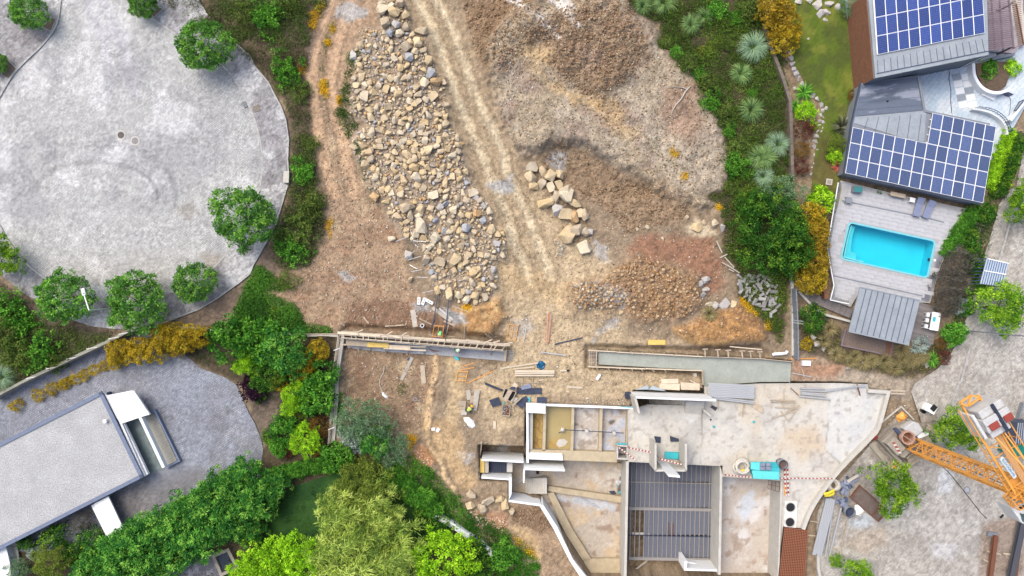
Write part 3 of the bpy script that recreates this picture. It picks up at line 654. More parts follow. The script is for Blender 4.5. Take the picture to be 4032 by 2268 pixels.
prism('wall',[f2(1165,640,3.0),f2(1250,650,3.0),f2(1250,664,3.0),f2(1166,656,3.0)],-2.8,5.3,M_foam,B)
RZ=.25
wallp('wall',[f2(148,600,RZ),f2(146,192,RZ),f2(290,165,RZ),f2(944,190,RZ)],-3.4,RZ,.22,M_foam,B)
for x0,x1 in((268,290),(478,500),(690,713),(896,906)):
    prism('cross_wall',[f2(x0,175,-.2),f2(x1,175,-.2),f2(x1-10,510,-.2),f2(x0-10,510,-.2)],-3.4,-.2,M_tan,B)
prism('cross_wall',[f2(160,200,-.2),f2(188,200,-.2),f2(184,500,-.2),f2(156,500,-.2)],-3.4,-.2,M_conc,B)
prism('ledge',[f2(156,500,-.2),f2(818,518,-.2),f2(818,596,-.2),f2(152,570,-.2)],-3.4,-.2,M_tan,B)
def paint_room(X,Y):
    c=np.zeros(X.shape+(3,));c+=np.array(S(196,186,176));f=lambda s,sd,o=4:fbm(X,Y,s,o,sd)
    mixc(c,S(216,210,204),sstep(.48,.6,f(50,141)),.8);mixc(c,S(150,136,122),sstep(.56,.64,f(26,143)),.7)
    mixc(c,S(188,196,214),area(nat(2,2,(700,200),(900,210),(890,520),(700,520)),X,Y,12,10)*sstep(.42,.6,f(40,145)),.8)
    mixc(c,S(60,62,70),area(nat(2,2,(750,285),(800,270),(810,300),(780,318),(752,305)),X,Y,3,8,14),.8)
    mixc(c,S(128,108,88),stroke(nat(2,2,(510,310),(550,325),(575,345),(560,360)),X,Y,4,3,5),.8)
    return np.clip(c*(1+.3*(vn(X,Y,4,149)-.5))[...,None],.02,.8)
for nm,p,z in(('room_floor',((498,170),(700,176),(694,520),(488,516)),-1.0),('room_floor',((710,190),(902,196),(896,530),(700,526)),-1.0)):
    grid_sheet(nm,nat(2,2,*p),z,paint_room,M_paintc,res=.14,parent=B)
m_=MB();m_.sheet([f2(160,190,-1.1),f2(280,190,-1.1),f2(274,516,-1.1),f2(154,516,-1.1)],-1.1);m_.obj('mud_floor',M_mud,B)
m_=MB()
for p in(((200,250),(240,300),(225,340),(255,380)),((195,330),(230,345)),((200,400),(225,420),(215,460),(240,490)),((225,420),(262,430)),((190,440),(215,460))):
    m_.tube([f2(x,y,-1.09) for x,y in p],.03,4)
tag(m_.obj('mud_crack',M_brown,B),kind='stuff')
m_=MB();m_.sheet([f2(285,172,-.9),f2(486,172,-.9),f2(478,520,-.9),f2(278,520,-.9)],-.9);m_.obj('muddy_water',M_mudw,B)
m_=MB();m_.add([f2(x,y,-.87) for x,y in((300,445),(330,425),(400,415),(450,430),(456,455),(420,480),(360,490),(310,485))],[tuple(range(8))]);m_.obj('mud_bank',M_mud,B)
m_=MB();m_.add([f2(x,y,-.85) for x,y in((362,460),(378,425),(420,418),(450,440),(430,470),(385,484))],[tuple(range(6))]);m_.obj('concrete_patch',M_conc,B)
prism('parapet',[f2(136,150,.55),f2(282,158,.55),f2(282,192,.55),f2(136,186,.55)],-3,.55,M_foam,B)
prism('parapet',[f2(136,188,.9),f2(282,196,.9),f2(282,230,.9),f2(136,222,.9)],-3,.9,M_foam,B)
prism('ledge',[f2(160,522,.1),f2(408,532,.1),f2(414,582,.1),f2(154,572,.1)],-3.3,.1,M_foam,B)
prism('wall',[f2(121,636,1.1),f2(426,648,1.1),f2(428,664,1.1),f2(121,654,1.1)],-3.3,1.1,M_foam,B)
wall('wall',f2(122,650,.2),f2(118,750,.2),-3.3,.2,.15,M_foam,B)
prism('wall',[f2(0,572,.1),f2(122,588,.1),f2(122,602,.1),f2(0,596,.1)],-3.3,.1,M_foam,B)
prism('wall',[f5(116,296,.5),f5(528,314,.5),f5(528,332,.5),f5(116,312,.5)],-3.0,.5,M_foam,B)
prism('wall',[f5(114,468,.4),f5(384,490,.4),f5(384,504,.4),f5(114,486,.4)],-2.4,.4,M_foam,B)
prism('wall',[f5(384,478,.4),f5(414,478,.4),f5(412,640,.4),f5(384,700,.4)],-3.2,.4,M_foam,B)
prism('wall',[f5(382,700,.4),f5(700,740,.4),f5(700,762,.4),f5(382,718,.4)],-2.6,.4,M_foam,B)
prism('wall',[f5(690,760,.6),f5(726,750,.6),f5(860,960,.6),f5(1020,1290,.6),f5(1200,1520,.6),f5(1130,1520,.6),f5(985,1300,.6),f5(830,990,.6)],-3.2,.6,M_foam,B)
for k in range(9):prism('floor_plank',[f5(190+k*19.5,318,-1.4),f5(207.5+k*19.5,318,-1.4),f5(207.5+k*19.5,424,-1.4),f5(190+k*19.5,424,-1.4)],-1.5,-1.4+.01*(k%3),M_navy,B)
prism('form_panel',[f5(150,312,-.6),f5(186,314,-.6),f5(184,430,-.6),f5(148,430,-.6)],-1.6,-.6,M_ply,B)
prism('form_panel',[f5(100,290,-.5),f5(146,292,-.5),f5(143,430,-.5),f5(98,428,-.5)],-.6,-.5,M_yellow,B)
prism('form_panel',[f5(366,335,-.6),f5(422,337,-.6),f5(420,424,-.6),f5(364,424,-.6)],-1.6,-.6,M_conc,B)
LZ=-2.9
low=nat(2,2,(-10,560),(900,575),(890,1500),(600,1500),(520,1330),(250,860),(-10,850))
def paint_low(X,Y):
    c=np.zeros(X.shape+(3,));c+=np.array(S(194,182,168));f=lambda s,sd,o=4:fbm(X,Y,s,o,sd)
    mixc(c,S(214,206,196),sstep(.48,.62,f(70,151)),.8);mixc(c,S(206,182,148),sstep(.52,.64,f(60,153)),.7);mixc(c,S(138,108,90),sstep(.6,.68,f(34,154)),.6)
    mixc(c,S(196,202,212),area(nat(2,2,(340,850),(560,870),(820,900),(800,960),(560,920),(380,880)),X,Y,8,16,20),.8)
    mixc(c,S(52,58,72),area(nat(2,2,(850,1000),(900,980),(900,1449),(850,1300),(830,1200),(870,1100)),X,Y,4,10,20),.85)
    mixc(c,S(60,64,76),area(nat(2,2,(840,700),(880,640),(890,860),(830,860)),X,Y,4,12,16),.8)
    return np.clip(c*(1+.3*(vn(X,Y,4,159)-.5))[...,None],.02,.8)
grid_sheet('lower_floor',low,LZ,paint_low,M_paintc,res=.16,parent=B)
for k in range(9):
    x=132+k*18;prism('stair_step',[f2(x,716,LZ+.15+.15*k),f2(x+17,716,LZ+.15+.15*k),f2(x+17,832,LZ+.15+.15*k),f2(x,832,LZ+.15+.15*k)],LZ,LZ+.15+.15*k,M_conc,B)
prism('ground_beam',[f2(300,774,-2.3),f2(884,858,-2.3),f2(884,906,-2.3),f2(300,812,-2.3)],LZ,-2.3,M_tan,B)
prism('ground_beam',[f2(296,826,-2.2),f2(344,822,-2.2),f2(480,1090,-2.2),f2(622,1318,-2.2),f2(560,1330,-2.2),f2(430,1130,-2.2)],LZ,-2.2,M_tan,B)
prism('ground_beam',[f2(560,1320,-2.4),f2(864,1318,-2.4),f2(864,1500,-2.4),f2(640,1500,-2.4)],LZ,-2.4,M_tan,B)
duct=[f2(822,470,.35),f2(898,475,.35),f2(898,572,.35),f2(822,568,.35)]
wallp('duct_wall',duct,-2.8,.35,.16,M_conc,B,True)
m_=MB();m_.prism([(p.x,p.y) for p in(f2(815,452,.37),f2(892,452,.37),f2(892,462,.37),f2(815,462,.37))],.3,.37);m_.obj('insulation_strip',M_cyan,B)
m_=MB();m_.prism([(p.x,p.y) for p in(f2(850,176,.28),f2(940,182,.28),f2(940,187,.28),f2(850,181,.28))],.2,.285);m_.obj('insulation_strip',M_cyan,B)
FZ=-2.7
wallp('wall',[f2(898,588,.3),f2(880,1500,.3)],-3.4,.3,.26,M_conc,B)
wallp('wall',[f2(1602,620,.3),f2(1588,1440,.3)],-3.6,.3,.25,M_conc,B)
wallp('beam',[f2(1325,1340,-1.8),f2(1590,1420,-1.0)],-3.4,-1.6,.3,M_foam,B)
prism('wall',[f2(1318,1325,-.6),f2(1330,1420,.2),f2(1590,1428,.2),f2(1590,1412,.2),f2(1350,1405,.2),f2(1340,1325,-.6)],-3.4,-.2,M_foam,B)
NJ=18;ytop,ybot=585,1316
def jx(k,y):return 930+k*34.6-(y-600)*.024-2*(k/18)
rows=((585,742),(750,934),(954,1140),(1148,1310))
for k in range(-1,NJ):
    for r_,(ya,yb) in enumerate(rows):
        if k in(0,1,2) and r_>=2:continue
        nb=5
        for i in range(nb):
            y0=ya+(yb-ya)*i/nb;y1=ya+(yb-ya)*(i+1)/nb-.9
            xa=jx(k,y0)+5;xb=jx(k+1,y0)-5
            if k==-1:xa=907
            c=f2((xa+xb)/2,(y0+y1)/2,FZ)
            block('filler_block',(c.x,c.y,FZ-.2),(xb-xa)*ZS*(1-FZ/H),(y1-y0)*ZS*(1-FZ/H),.2+rnd.uniform(-.012,.012),.024,M_block,B)
for k in range(NJ):
    plank('joist',f2(jx(k,ytop),ytop,FZ+.02),f2(jx(k,ybot),ybot,FZ+.02),.085,.26,M_joist,B)
for y,wd_,zz in((746,.09,.03),(944,.30,.05),(1144,.07,.02),(1318,.3,.02)):
    plank('cross_beam',f2(906,y-4,FZ+zz),f2(1530,y+8,FZ+zz),wd_,.28,M_joist if y!=1144 else M_navy,B)
plank('cross_beam',f2(930,1130,FZ-.1),f2(1062,1134,FZ-.1),.28,.2,M_conc,B)
for x in(1204,1238):plank('timber_prop',f2(x,1048,FZ+.14),f2(x+2,1140,FZ+.14),.07,.07,M_rebar,B)
plank('debris_board',f2(960,1400,-3.3),f2(1050,1330,-3.0),.2,.05,M_ply,B)
gar=nat(2,2,(1604,690),(1620,700))+nat(3,2,(95,720),(70,1500))+nat(2,2,(1570,1500),(1590,1200))
def paint_gar(X,Y):
    c=np.zeros(X.shape+(3,));c+=np.array(S(204,194,186));f=lambda s,sd,o=4:fbm(X,Y,s,o,sd)
    mixc(c,S(226,224,224),sstep(.46,.6,f(90,161)),.8);mixc(c,S(162,138,120),sstep(.6,.68,f(26,163)),.7);mixc(c,S(200,188,172),sstep(.5,.6,f(60,164)),.5)
    mixc(c,S(206,214,226),area(nat(2,2,(1760,850),(1840,800),(1860,900),(1760,1060),(1740,980)),X,Y,10,20,24),.8)
    return np.clip(c*(1+.15*(vn(X,Y,5,165)-.5))[...,None],.02,.8)
grid_sheet('garage_floor',gar,-2.4,paint_gar,M_paintc,res=.16,parent=B)
wallp('wall',[f3(148,735,.42),f3(140,1000,.42),f3(122,1500,.42)],-2.6,.42,.17,M_conc,B)
lid=thing('manhole_slab','pale concrete slab with two round black openings beside the rusty mesh stack','manhole slab',f3(220,985,.3))
prism('slab',[f3(176,888,.42),f3(266,892,.42),f3(258,1088,.42),f3(170,1084,.42)],.304,.42,M_foam,lid,.02)
for x,y in((216,934),(212,1046)):
    c=f3(x,y,.5);m_=MB();m_.ring(c,.44,.53,.42,.50,28);ro=m_.obj('collar',M_conc,lid)
    m_=MB();m_.cyl(c,.445,.425,.432,28);m_.obj('opening_shade_disc',M_dark,lid)  # black disc on the closed slab paints the shade of the opening
# ---------------------------------------------------------------- fresh footing with its timber forms
F=thing('concrete_footing','freshly poured grey green footing strip inside timber edge boards','footing',q(2,1,1300,1290,0))
M_fresh=mat('fresh_concrete',S(166,172,164),.55,.9,.1,.12,scale2=5,amt2=.1,spec=.4)
prism('slab',[q(2,1,*p,-.15) for p in((678,1214),(1475,1246),(1907,1262))]+[q(3,1,*p,-.15) for p in((220,1288),(212,1449))]+[f3(205,-8,-.15),f3(-5,-8,-.15),q(2,1,1472,1470,-.15),q(2,1,1464,1348,-.15),q(2,1,680,1306,-.15)],-.8,-.15,M_fresh,F)
def run(name,a,b,n,wd,hh,m,parent,jit=.02):
    for i in range(n):
        p=a.lerp(b,i/n+.002);e=a.lerp(b,(i+1)/n-.002);j=Vector((rnd.uniform(-jit,jit),rnd.uniform(-jit,jit),rnd.uniform(-.008,.008)))
        plank(name,p+j,e+j,wd,hh,m,parent)
run('form_board',q(2,1,600,1200,.05),q(2,1,1460,1246,.05),4,.09,.5,M_timber,F)
run('form_board',q(2,1,1460,1246,.05),q(2,1,1930,1262,.05),2,.06,.5,M_timber2,F)
run('form_board',q(3,1,10,1264,.05),q(3,1,222,1284,.05),1,.06,.5,M_timber2,F)
run('form_board',q(2,1,600,1322,.05),q(2,1,1458,1352,.05),4,.09,.5,M_timber,F)
run('form_board',q(2,1,1460,1352,.05),q(2,1,1462,1460,.05),1,.09,.5,M_timber2,F)
run('form_board',q(2,1,664,1204,.1),q(2,1,660,1330,.1),1,.05,.5,M_timber,F)
for x,y in((665,1200),(750,1204),(845,1214),(930,1222),(1015,1226),(1095,1228),(1180,1230),(1270,1234),(1350,1238),(1430,1240)):plank('stake',q(2,1,x-8,y-12,.25),q(2,1,x+9,y+12,.05),.09,.08,M_timber2,F)
for x in(668,755,840,930,1005,1090,1180):plank('stake',q(2,1,x-6,1326+(x-668)*.035,.2),q(2,1,x+8,1348+(x-668)*.035,.0),.09,.08,M_timber2,F)
for x in(1478,1574,1652,1757,1820,1890):plank('brace',q(2,1,x-2,1190+(x-1478)*.05,.2),q(2,1,x+4,1246+(x-1478)*.03,.2),.13,.1,M_timber2,F);plank('brace',q(2,1,x-18,1192+(x-1478)*.05,.3),q(2,1,x+22,1190+(x-1478)*.05,.3),.1,.1,M_timber2,F)
plank('form_board',q(2,1,1665,1172,.2),q(2,1,1907,1194,.2),.1,.06,M_timber,F)
for i in range(4):
    plank('rebar',q(2,1,606,1214+i*26,.0),q(2,1,676,1216+i*26,.0),.025,.025,M_alu,F);plank('rebar',q(2,1,612+i*17,1208,.02),q(2,1,612+i*17,1314,.02),.025,.025,M_alu,F)
# ---------------------------------------------------------------- wall formwork across the left side
fA=crop(1300,1270,3.435)
Wf=thing('wall_formwork','long timber wall formwork with black open slot and cross ties','formwork',fA(1200,300,0))
HZF=1.35
prism('footing',[fA(*p,-.25) for p in((200,215),(1290,290),(2396,370),(2380,522),(1500,446),(700,392),(240,345))],-.8,-.25,mat('blue_grey_concrete',S(178,180,186),.8,1.6,.16,.2),Wf)
for(a,b,o) in(((140,160),(2400,312),0),((145,205),(2356,382),0)):
    run('form_panel',fA(*a,HZF-.7),fA(*b,HZF-.7),9,.05,1.5,M_ply,Wf,.01)
run('waler',fA(96,140,HZF+.05),fA(2440,300,HZF+.05),8,.24,.06,M_timber,Wf,.03)
run('waler',fA(150,200,HZF+.08),fA(2350,372,HZF+.08),7,.07,.09,M_timber,Wf,.015)
run('waler',fA(150,128,HZF+.02),fA(820,176,HZF+.02),3,.20,.05,M_timber2,Wf,.04)
run('waler',fA(1260,280,.95),fA(2100,372,.95),3,.10,.08,M_timber2,Wf,.02)
run('waler',fA(1330,300,.85),fA(1860,344,.85),2,.06,.08,M_timber2,Wf,.02)
run('waler',fA(1640,222,HZF+.1),fA(2420,300,HZF+.1),4,.16,.05,M_timber2,Wf,.04)
for i in range(26):
    t=(i+.5)/26+rnd.uniform(-.008,.008);a=fA(140,158,HZF+.12).lerp(fA(2400,316,HZF+.12),t);b=fA(148,210,HZF+.12).lerp(fA(2350,386,HZF+.12),t)
    plank('cross_tie',a,b,.05 if i%3 else.09,.05,M_timber,Wf)
for i in range(60):
    t=(i+.5)/60;a=fA(140,168,.7).lerp(fA(2400,322,.7),t);b=fA(148,200,.7).lerp(fA(2350,372,.7),t);plank('rebar',a,b,.02,.02,M_rebar,Wf)
for i in range(13):
    t=rnd.random();a=fA(120,120,HZF+.14).lerp(fA(2350,290,HZF+.14),t);an=rnd.uniform(-.5,.9);plank('offcut',a,a+Vector((math.cos(an)*.9,math.sin(an)*.5,0)),.09,.04,M_timber,Wf)
for(x,y) in((380,352),(520,345),(745,395),(1040,400),(1260,388),(280,340),(1608,330),(1820,300),(2176,400)):
    plank('prop',fA(x,y-60,.6),fA(x+rnd.uniform(-22,22),y+rnd.uniform(10,50),-.2),.1,.06,M_timber2,Wf)
for nm,p,m_t in(('scaffold_board',((212,232),(502,256),(500,326),(212,306)),M_timber2),('scaffold_board',((504,264),(796,280),(792,342),(500,330)),M_yellow),('scaffold_board',((802,302),(1088,312),(1084,376),(800,362)),M_timber)):
    prism(nm,[fA(*k,.75) for k in p],.70,.75,m_t,Wf)
run('scaffold_board',fA(130,296,.68),fA(1300,330,.68),4,.14,.04,M_timber,Wf,.02);run('scaffold_board',fA(720,352,.68),fA(1300,376,.68),2,.13,.04,M_timber,Wf,.02)
for i in range(5):plank('rebar',fA(1330+i*14,350+i*7,-.15),fA(1400+i*22,410-i*6,-.12),.03,.03,M_rebar,Wf)
for i in range(6):
    plank('rebar',fA(2396,380+i*22,-.1),fA(2490,386+i*22,-.1),.022,.022,M_alu,Wf)
    if i<5:plank('rebar',fA(2404+i*20,374,-.08),fA(2398+i*20,520,-.08),.022,.022,M_alu,Wf)
prism('post_panel',[fA(2340,372,.5),fA(2392,376,.5),fA(2376,524,.5),fA(2350,524,.5)],.4,.5,M_timber2,Wf)
# ---------------------------------------------------------------- flat gravel roofed house, lower left
M_gravel=mat('roof_gravel',S(184,185,187),.95,8,.34,.8,scale2=.5,amt2=.12,bscale=16)
M_trim=mat('slate_trim',S(118,130,156),.5,1.5,.12)
M_facade=mat('dark_blue_facade',S(84,98,128),.5,1.5,.15)
M_slate=mat('green_slate',S(128,142,142),.5,2.2,.25,.1,spec=.4)
M_strip=mat('ribbed_paving',S(176,174,164),.85,3,.15,.2)
h0=lambda x,y,z=0.0:q(0,2,x,y,z)
HZ=1.8
A=thing('flat_roofed_house','flat gravel roofed house with white canopy end beside the blue grey driveway','building',h0(500,650,0))
rc=[(-60,480),(765,60),(1080,705),(-60,1282)]
prism('facade',[h0(*p,HZ) for p in((-60,500),(758,82),(1060,700),(-60,1262))],-.3,HZ-.12,M_facade,A)
prism('roof',[h0(*p,HZ) for p in((-60,492),(760,76),(1066,700),(-60,1268))],HZ-.12,HZ-.04,M_gravel,A)
ed=[(-60,480),(765,60),(1080,705),(-60,1282)]
for(a,b) in((0,1),(1,2),(2,3)):
    p0,p1=h0(*ed[a],HZ),h0(*ed[b],HZ);nseg=12 if a!=1 else 10;nn=(p1-p0).normalized();off=Vector((nn.y,-nn.x,0))*.18
    for i in range(nseg):plank('coping',p0.lerp(p1,i/nseg)+off+nn*.006,p0.lerp(p1,(i+1)/nseg)+off-nn*.006,.36,.16,M_trim,A)
c=h0(790,286,HZ+.2);m_=MB();m_.cyl(c,.16,HZ-.04,HZ+.25,14);m_.cyl(c,.2,HZ+.25,HZ+.31,14);m_.obj('roof_vent',M_white,A)
CZ=1.6
prism('canopy',[h0(*p,CZ) for p in((768,52),(800,94),(990,56),(1008,62),(1124,236),(1040,262),(912,306),(880,270))],CZ-.25,CZ,M_white,A)
prism('canopy_beam',[h0(*p,CZ) for p in((905,312),(922,308),(1103,690),(1074,706))],CZ-.6,CZ-.26,M_white,A)
prism('canopy_beam',[h0(*p,CZ) for p in((1040,262),(1062,258),(1238,630),(1218,640))],CZ-.6,CZ-.002,M_white,A)
prism('canopy_beam',[h0(*p,CZ) for p in((888,280),(916,306),(1090,700),(1074,706))],CZ-.2,CZ-.003,M_white,A)
us=(h0(1045,262,.06)-h0(920,306,.06));vs=(h0(1215,640,.06)-h0(1045,262,.06));o_=h0(915,306,.06)
prism('courtyard_floor',[o_-us*.1,o_+us*1.08,o_+us*1.08+vs*1.03,o_-us*.1+vs*1.03],.0,.03,M_slate,A)
for i in range(2):
    for j in range(8):
        p=o_+us*(i/2+.02)+vs*(j/8+.004);prism('slate_tile',[p,p+us*.46,p+us*.46+vs*.118,p+vs*.118],.03,.05+.008*rnd.random(),M_slate,A)
o2=h0(1062,262,.1);u2=h0(1160,215,.1)-o2;v2=h0(1232,632,.1)-o2
for i in range(22):
    p=o2+v2*(i/22);prism('paving_strip',[p+u2*.02,p+u2*.98,p+u2*.98+v2*.04,p+u2*.02+v2*.04],.02,.07+.01*(i%2),M_strip,A)
wallp('low_wall',[h0(1110,226,.45),h0(1160,206,.45),h0(1345,585,.45),h0(1240,638,.45)],-.1,.45,.16,M_trim,A)
prism('side_roof',[h0(*p,1.4) for p in((706,906),(812,850),(932,1106),(850,1192))],1.25,1.4,M_white,A)
prism('side_wall',[h0(*p,1.2) for p in((684,920),(712,904),(856,1200),(836,1226))],0,1.2,M_white,A)
for i in range(6):p=h0(62+i*4,1232+i*26,.2);plank('stepping_slab',p,p+(h0(128,1205,.2)-h0(62,1232,.2)),.42,.12,M_conc,A)
ob=thing('annex_house','white flat roof corner with narrow stepping slabs, beyond the gravel roofed house','building',h0(30,1350,0))
prism('roof',[h0(*p,1.2) for p in((-60,1245),(42,1230),(62,1300),(78,1380),(90,1500),(-60,1500))],1.05,1.2,M_white,ob)
prism('wall',[h0(*p,1.2) for p in((-60,1260),(30,1245),(50,1310),(66,1385),(76,1500),(-60,1500))],-.1,1.04,M_white,ob)
# ---------------------------------------------------------------- the villa with solar roofs, upper right
g0=lambda x,y,z=0.0:q(3,0,x,y,z)
g1=lambda x,y,z=0.0:q(3,1,x,y,z)
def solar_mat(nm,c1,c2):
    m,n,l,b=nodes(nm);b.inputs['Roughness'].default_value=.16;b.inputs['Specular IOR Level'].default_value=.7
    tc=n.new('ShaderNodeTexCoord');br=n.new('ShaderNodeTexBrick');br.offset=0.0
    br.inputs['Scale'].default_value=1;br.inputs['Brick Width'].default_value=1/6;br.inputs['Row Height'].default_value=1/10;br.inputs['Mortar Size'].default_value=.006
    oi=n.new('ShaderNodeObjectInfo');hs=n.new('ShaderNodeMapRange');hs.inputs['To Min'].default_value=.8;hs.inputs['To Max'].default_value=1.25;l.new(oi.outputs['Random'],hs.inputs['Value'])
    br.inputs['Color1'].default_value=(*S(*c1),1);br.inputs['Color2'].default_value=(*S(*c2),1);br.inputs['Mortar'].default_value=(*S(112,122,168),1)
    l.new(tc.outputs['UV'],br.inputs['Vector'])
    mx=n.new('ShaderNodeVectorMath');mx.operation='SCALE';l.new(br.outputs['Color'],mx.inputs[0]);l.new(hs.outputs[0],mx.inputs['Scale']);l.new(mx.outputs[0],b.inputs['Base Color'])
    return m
M_cells=solar_mat('solar_cells',(32,60,130),(42,72,146));M_cells2=solar_mat('sky_greyed_solar_cells',(70,90,132),(84,100,138))  # second cells are greyed: the sky's reflection is put into their colour
def array_meshes(u,v,mc):
    """one frame and one field of cells, as the parallelogram the tilted roof shows; shared by the whole array"""
    a=MB();a.prism([(-u-v)*.492,(u-v)*.492,(u+v)*.492,(v-u)*.492],-.025,.025);fm=a.mesh('solar_frame',M_frame)
    e=[.5-.042/u.length,.5-.042/v.length];cs=[u*(i*e[0])+v*(k*e[1]) for i,k in((-1,-1),(1,-1),(1,1),(-1,1))]
    me=bpy.data.meshes.new('cells');me.from_pydata([(c.x,c.y,z) for z in(.02,.03) for c in cs],[],[(4,5,6,7),(0,1,5,4),(1,2,6,5),(2,3,7,6),(3,0,4,7)])
    uv=me.uv_layers.new(name='uv');q4=[(0,0),(1,0),(1,1),(0,1)]
    for lp_ in me.loops:uv.data[lp_.index].uv=q4[lp_.vertex_index%4]
    me.materials.append(mc);return fm,me
def solar(o,u,v,z,parent,ms):
    M=Matrix.Translation(o+u*.5+v*.5);fr=link('solar_panel',ms[0],parent,M);link('cells',ms[1],fr,M)
V_=thing('villa','zinc clad villa with blue solar panels on both roof wings','villa',g0(1200,700,0))
UZ=4.3
ur=[g0(796,-60,UZ),g0(852,586,UZ),g0(1702,412,UZ),g0(1690,-60,UZ)]
prism('roof',ur,UZ-.3,UZ,M_zinc,V_)
prism('wall',[g0(806,-60,UZ),g0(858,580,UZ),g0(1696,406,UZ),g0(1684,-60,UZ)],0,UZ-.31,M_zincd,V_)
pa,pb=g0(860,554,UZ),g0(1698,384,UZ);plank('gutter',pa+Vector((0,0,.03)),pb+Vector((0,0,.03)),.07,.05,M_steelb,V_)
for k in range(17):
    a=g0(868+k*49,412-k*10+40,UZ+.02);b=g0(872+k*50,548-k*10.2,UZ+.02);plank('seam',a,b,.035,.05,M_seam,V_)
for k in range(20):
    a=g0(866+k*44,582-k*9.0,UZ-.35);d=w(((a.x/(SN*(1-(UZ-.35)/H))+2016),1134-a.y/(SN*(1-(UZ-.35)/H))),UZ-.35)
    plank('facade_seam',Vector((a.x,a.y-.03,UZ-.35)),Vector((a.x,a.y-.03,.2)),.05,.04,M_seam,V_)
uz=UZ+.14
o=g0(868,412,uz);u=(g0(1675,248,uz)-o)/10;v=(g0(850,133,uz)-o)/2
ms_=array_meshes(u,v,M_cells)
for i in range(10):
    for j in range(4):solar(o+u*i+v*j,u,v,uz,V_,ms_)
plank('panel_rail',g0(836,-20,uz),g0(866,410,uz),.05,.06,M_frame,V_)
LZ2=2.0
lr=[g0(748,624,LZ2),g0(1172,566,LZ2),g0(1220,836,LZ2),g0(1712,940,LZ2),g0(1652,1530,LZ2),g0(622,1304,LZ2),g0(672,940,LZ2)]
prism('roof',lr,LZ2-.3,LZ2,M_zincd,V_)
prism('wall',[g0(752,632,LZ2),g0(1164,576,LZ2),g0(1212,842,LZ2),g0(1702,948,LZ2),g0(1644,1522,LZ2),g0(630,1298,LZ2),g0(680,940,LZ2)],0,LZ2-.31,M_zincd,V_)
prism('roof_sheet',[g0(690,925,LZ2),g0(700,880,LZ2),g0(1216,832,LZ2),g0(1232,850,LZ2),g0(1214,1066,LZ2),g0(1090,1046,LZ2)],LZ2,LZ2+.05,M_zinc,V_)
def paint_wet(X,Y):
    c=np.zeros(X.shape+(3,));c+=np.array(S(106,116,134))
    xr=X*.98-Y*-.17;yr=Y*.98+X*.17
    d=fbm(xr*.35,yr*1.6,30,4,171);mixc(c,S(160,166,182),sstep(.53,.58,d),.9);mixc(c,S(88,98,116),sstep(.56,.7,fbm(xr*.3,yr*1.8,40,3,173)),.6)
    return c
M_wet=mat_painted('weathered_zinc',.4,3,.08,.05,4,spec=.5)
grid_sheet('roof_sheet',nat(3,0,(752,634),(1160,578),(1206,828),(700,872)),LZ2+.06,paint_wet,M_wet,res=.09,parent=V_)
wallp('coping',[g0(1174,566,LZ2+.1),g0(1222,832,LZ2+.1),g0(1712,935,LZ2+.1)],LZ2-.2,LZ2+.12,.22,M_zincd,V_)
wallp('coping',[g0(745,620,LZ2+.06),g0(676,930,LZ2+.06),g0(620,1304,LZ2+.06)],LZ2-.2,LZ2+.08,.12,M_steelb,V_)
for k in range(6):
    x=772+k*80;a=g0(x,965+k*18,LZ2+.06);b=g0(x+25,880-k*4,LZ2+.06);plank('seam',a,b,.04,.05,M_seam,V_);
for k in range(4):
    y=650+k*55;plank('seam',g0(760-k*12,y+10,LZ2+.075),g0(1180+k*8,y-45+k*6,LZ2+.075),.03,.03,M_seam,V_)
pz=LZ2+.22
o=g0(625,1300,pz);u=(g0(1660,1525,pz)-o)/13;v=(g0(682,955,pz)-o)/3
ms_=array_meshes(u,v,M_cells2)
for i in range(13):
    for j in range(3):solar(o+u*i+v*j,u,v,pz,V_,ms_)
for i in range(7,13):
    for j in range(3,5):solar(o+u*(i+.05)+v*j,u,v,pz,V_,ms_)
for j in range(4):a=o+u*7+v*(3.05+j*.5);plank('panel_bracket',a-u*.12,a,.06,.06,M_frame,V_)
plank('gutter',g0(628,1312,LZ2+.02),g0(1650,1536,LZ2+.02),.1,.06,M_steelb,V_)
for k in range(24):
    t=(k+.5)/24;a=g0(630,1300,LZ2-.35).lerp(g0(1644,1524,LZ2-.35),t);plank('facade_seam',Vector((a.x,a.y-.03,LZ2-.4)),Vector((a.x,a.y-.03,.5)),.05,.04,M_seam,V_)
c=g0(938,762,LZ2);m_=MB();m_.cyl(c,.08,LZ2,LZ2+.2,8);m_.obj('roof_vent',M_dark,V_)
prism('cladding',[g0(790,-60,UZ),g0(848,584,UZ),g0(852,584,UZ),g0(797,-60,UZ)],.1,UZ-.3,M_brown,V_)
wallp('side_kerb',[g0(630,-40,.25),g0(652,128,.25),g0(700,340,.25),g0(748,612,.25)],0,.25,.22,M_zinc,V_)
M_terr=mat_painted('blue_white_paving',.7,4,.08,.1,8,scale2=1.1,amt2=.05)
def paint_terr(X,Y):
    c=np.zeros(X.shape+(3,));c+=np.array(S(206,220,234));f=lambda s,sd,o=4:fbm(X,Y,s,o,sd)
    mixc(c,S(226,232,238),sstep(.48,.64,f(80,181)),.7);mixc(c,S(182,204,224),sstep(.52,.64,f(60,183)),.6)
    a=R(-12);xr=(X*math.cos(a)-Y*math.sin(a))/18;yr=(X*math.sin(a)+Y*math.cos(a))/9;row=np.floor(yr);xr=xr+.5*(row%2)
    j=np.maximum(np.abs(xr-np.round(xr))*18<.9,np.abs(yr-np.round(yr))*9<.8);mixc(c,S(170,186,200),j.astype(float),.6)
    t=vn(np.floor(xr)*7.7,row*7.7,1,187);c*=(1+.10*(t-.5))[...,None]
    return np.clip(c,.02,.8)
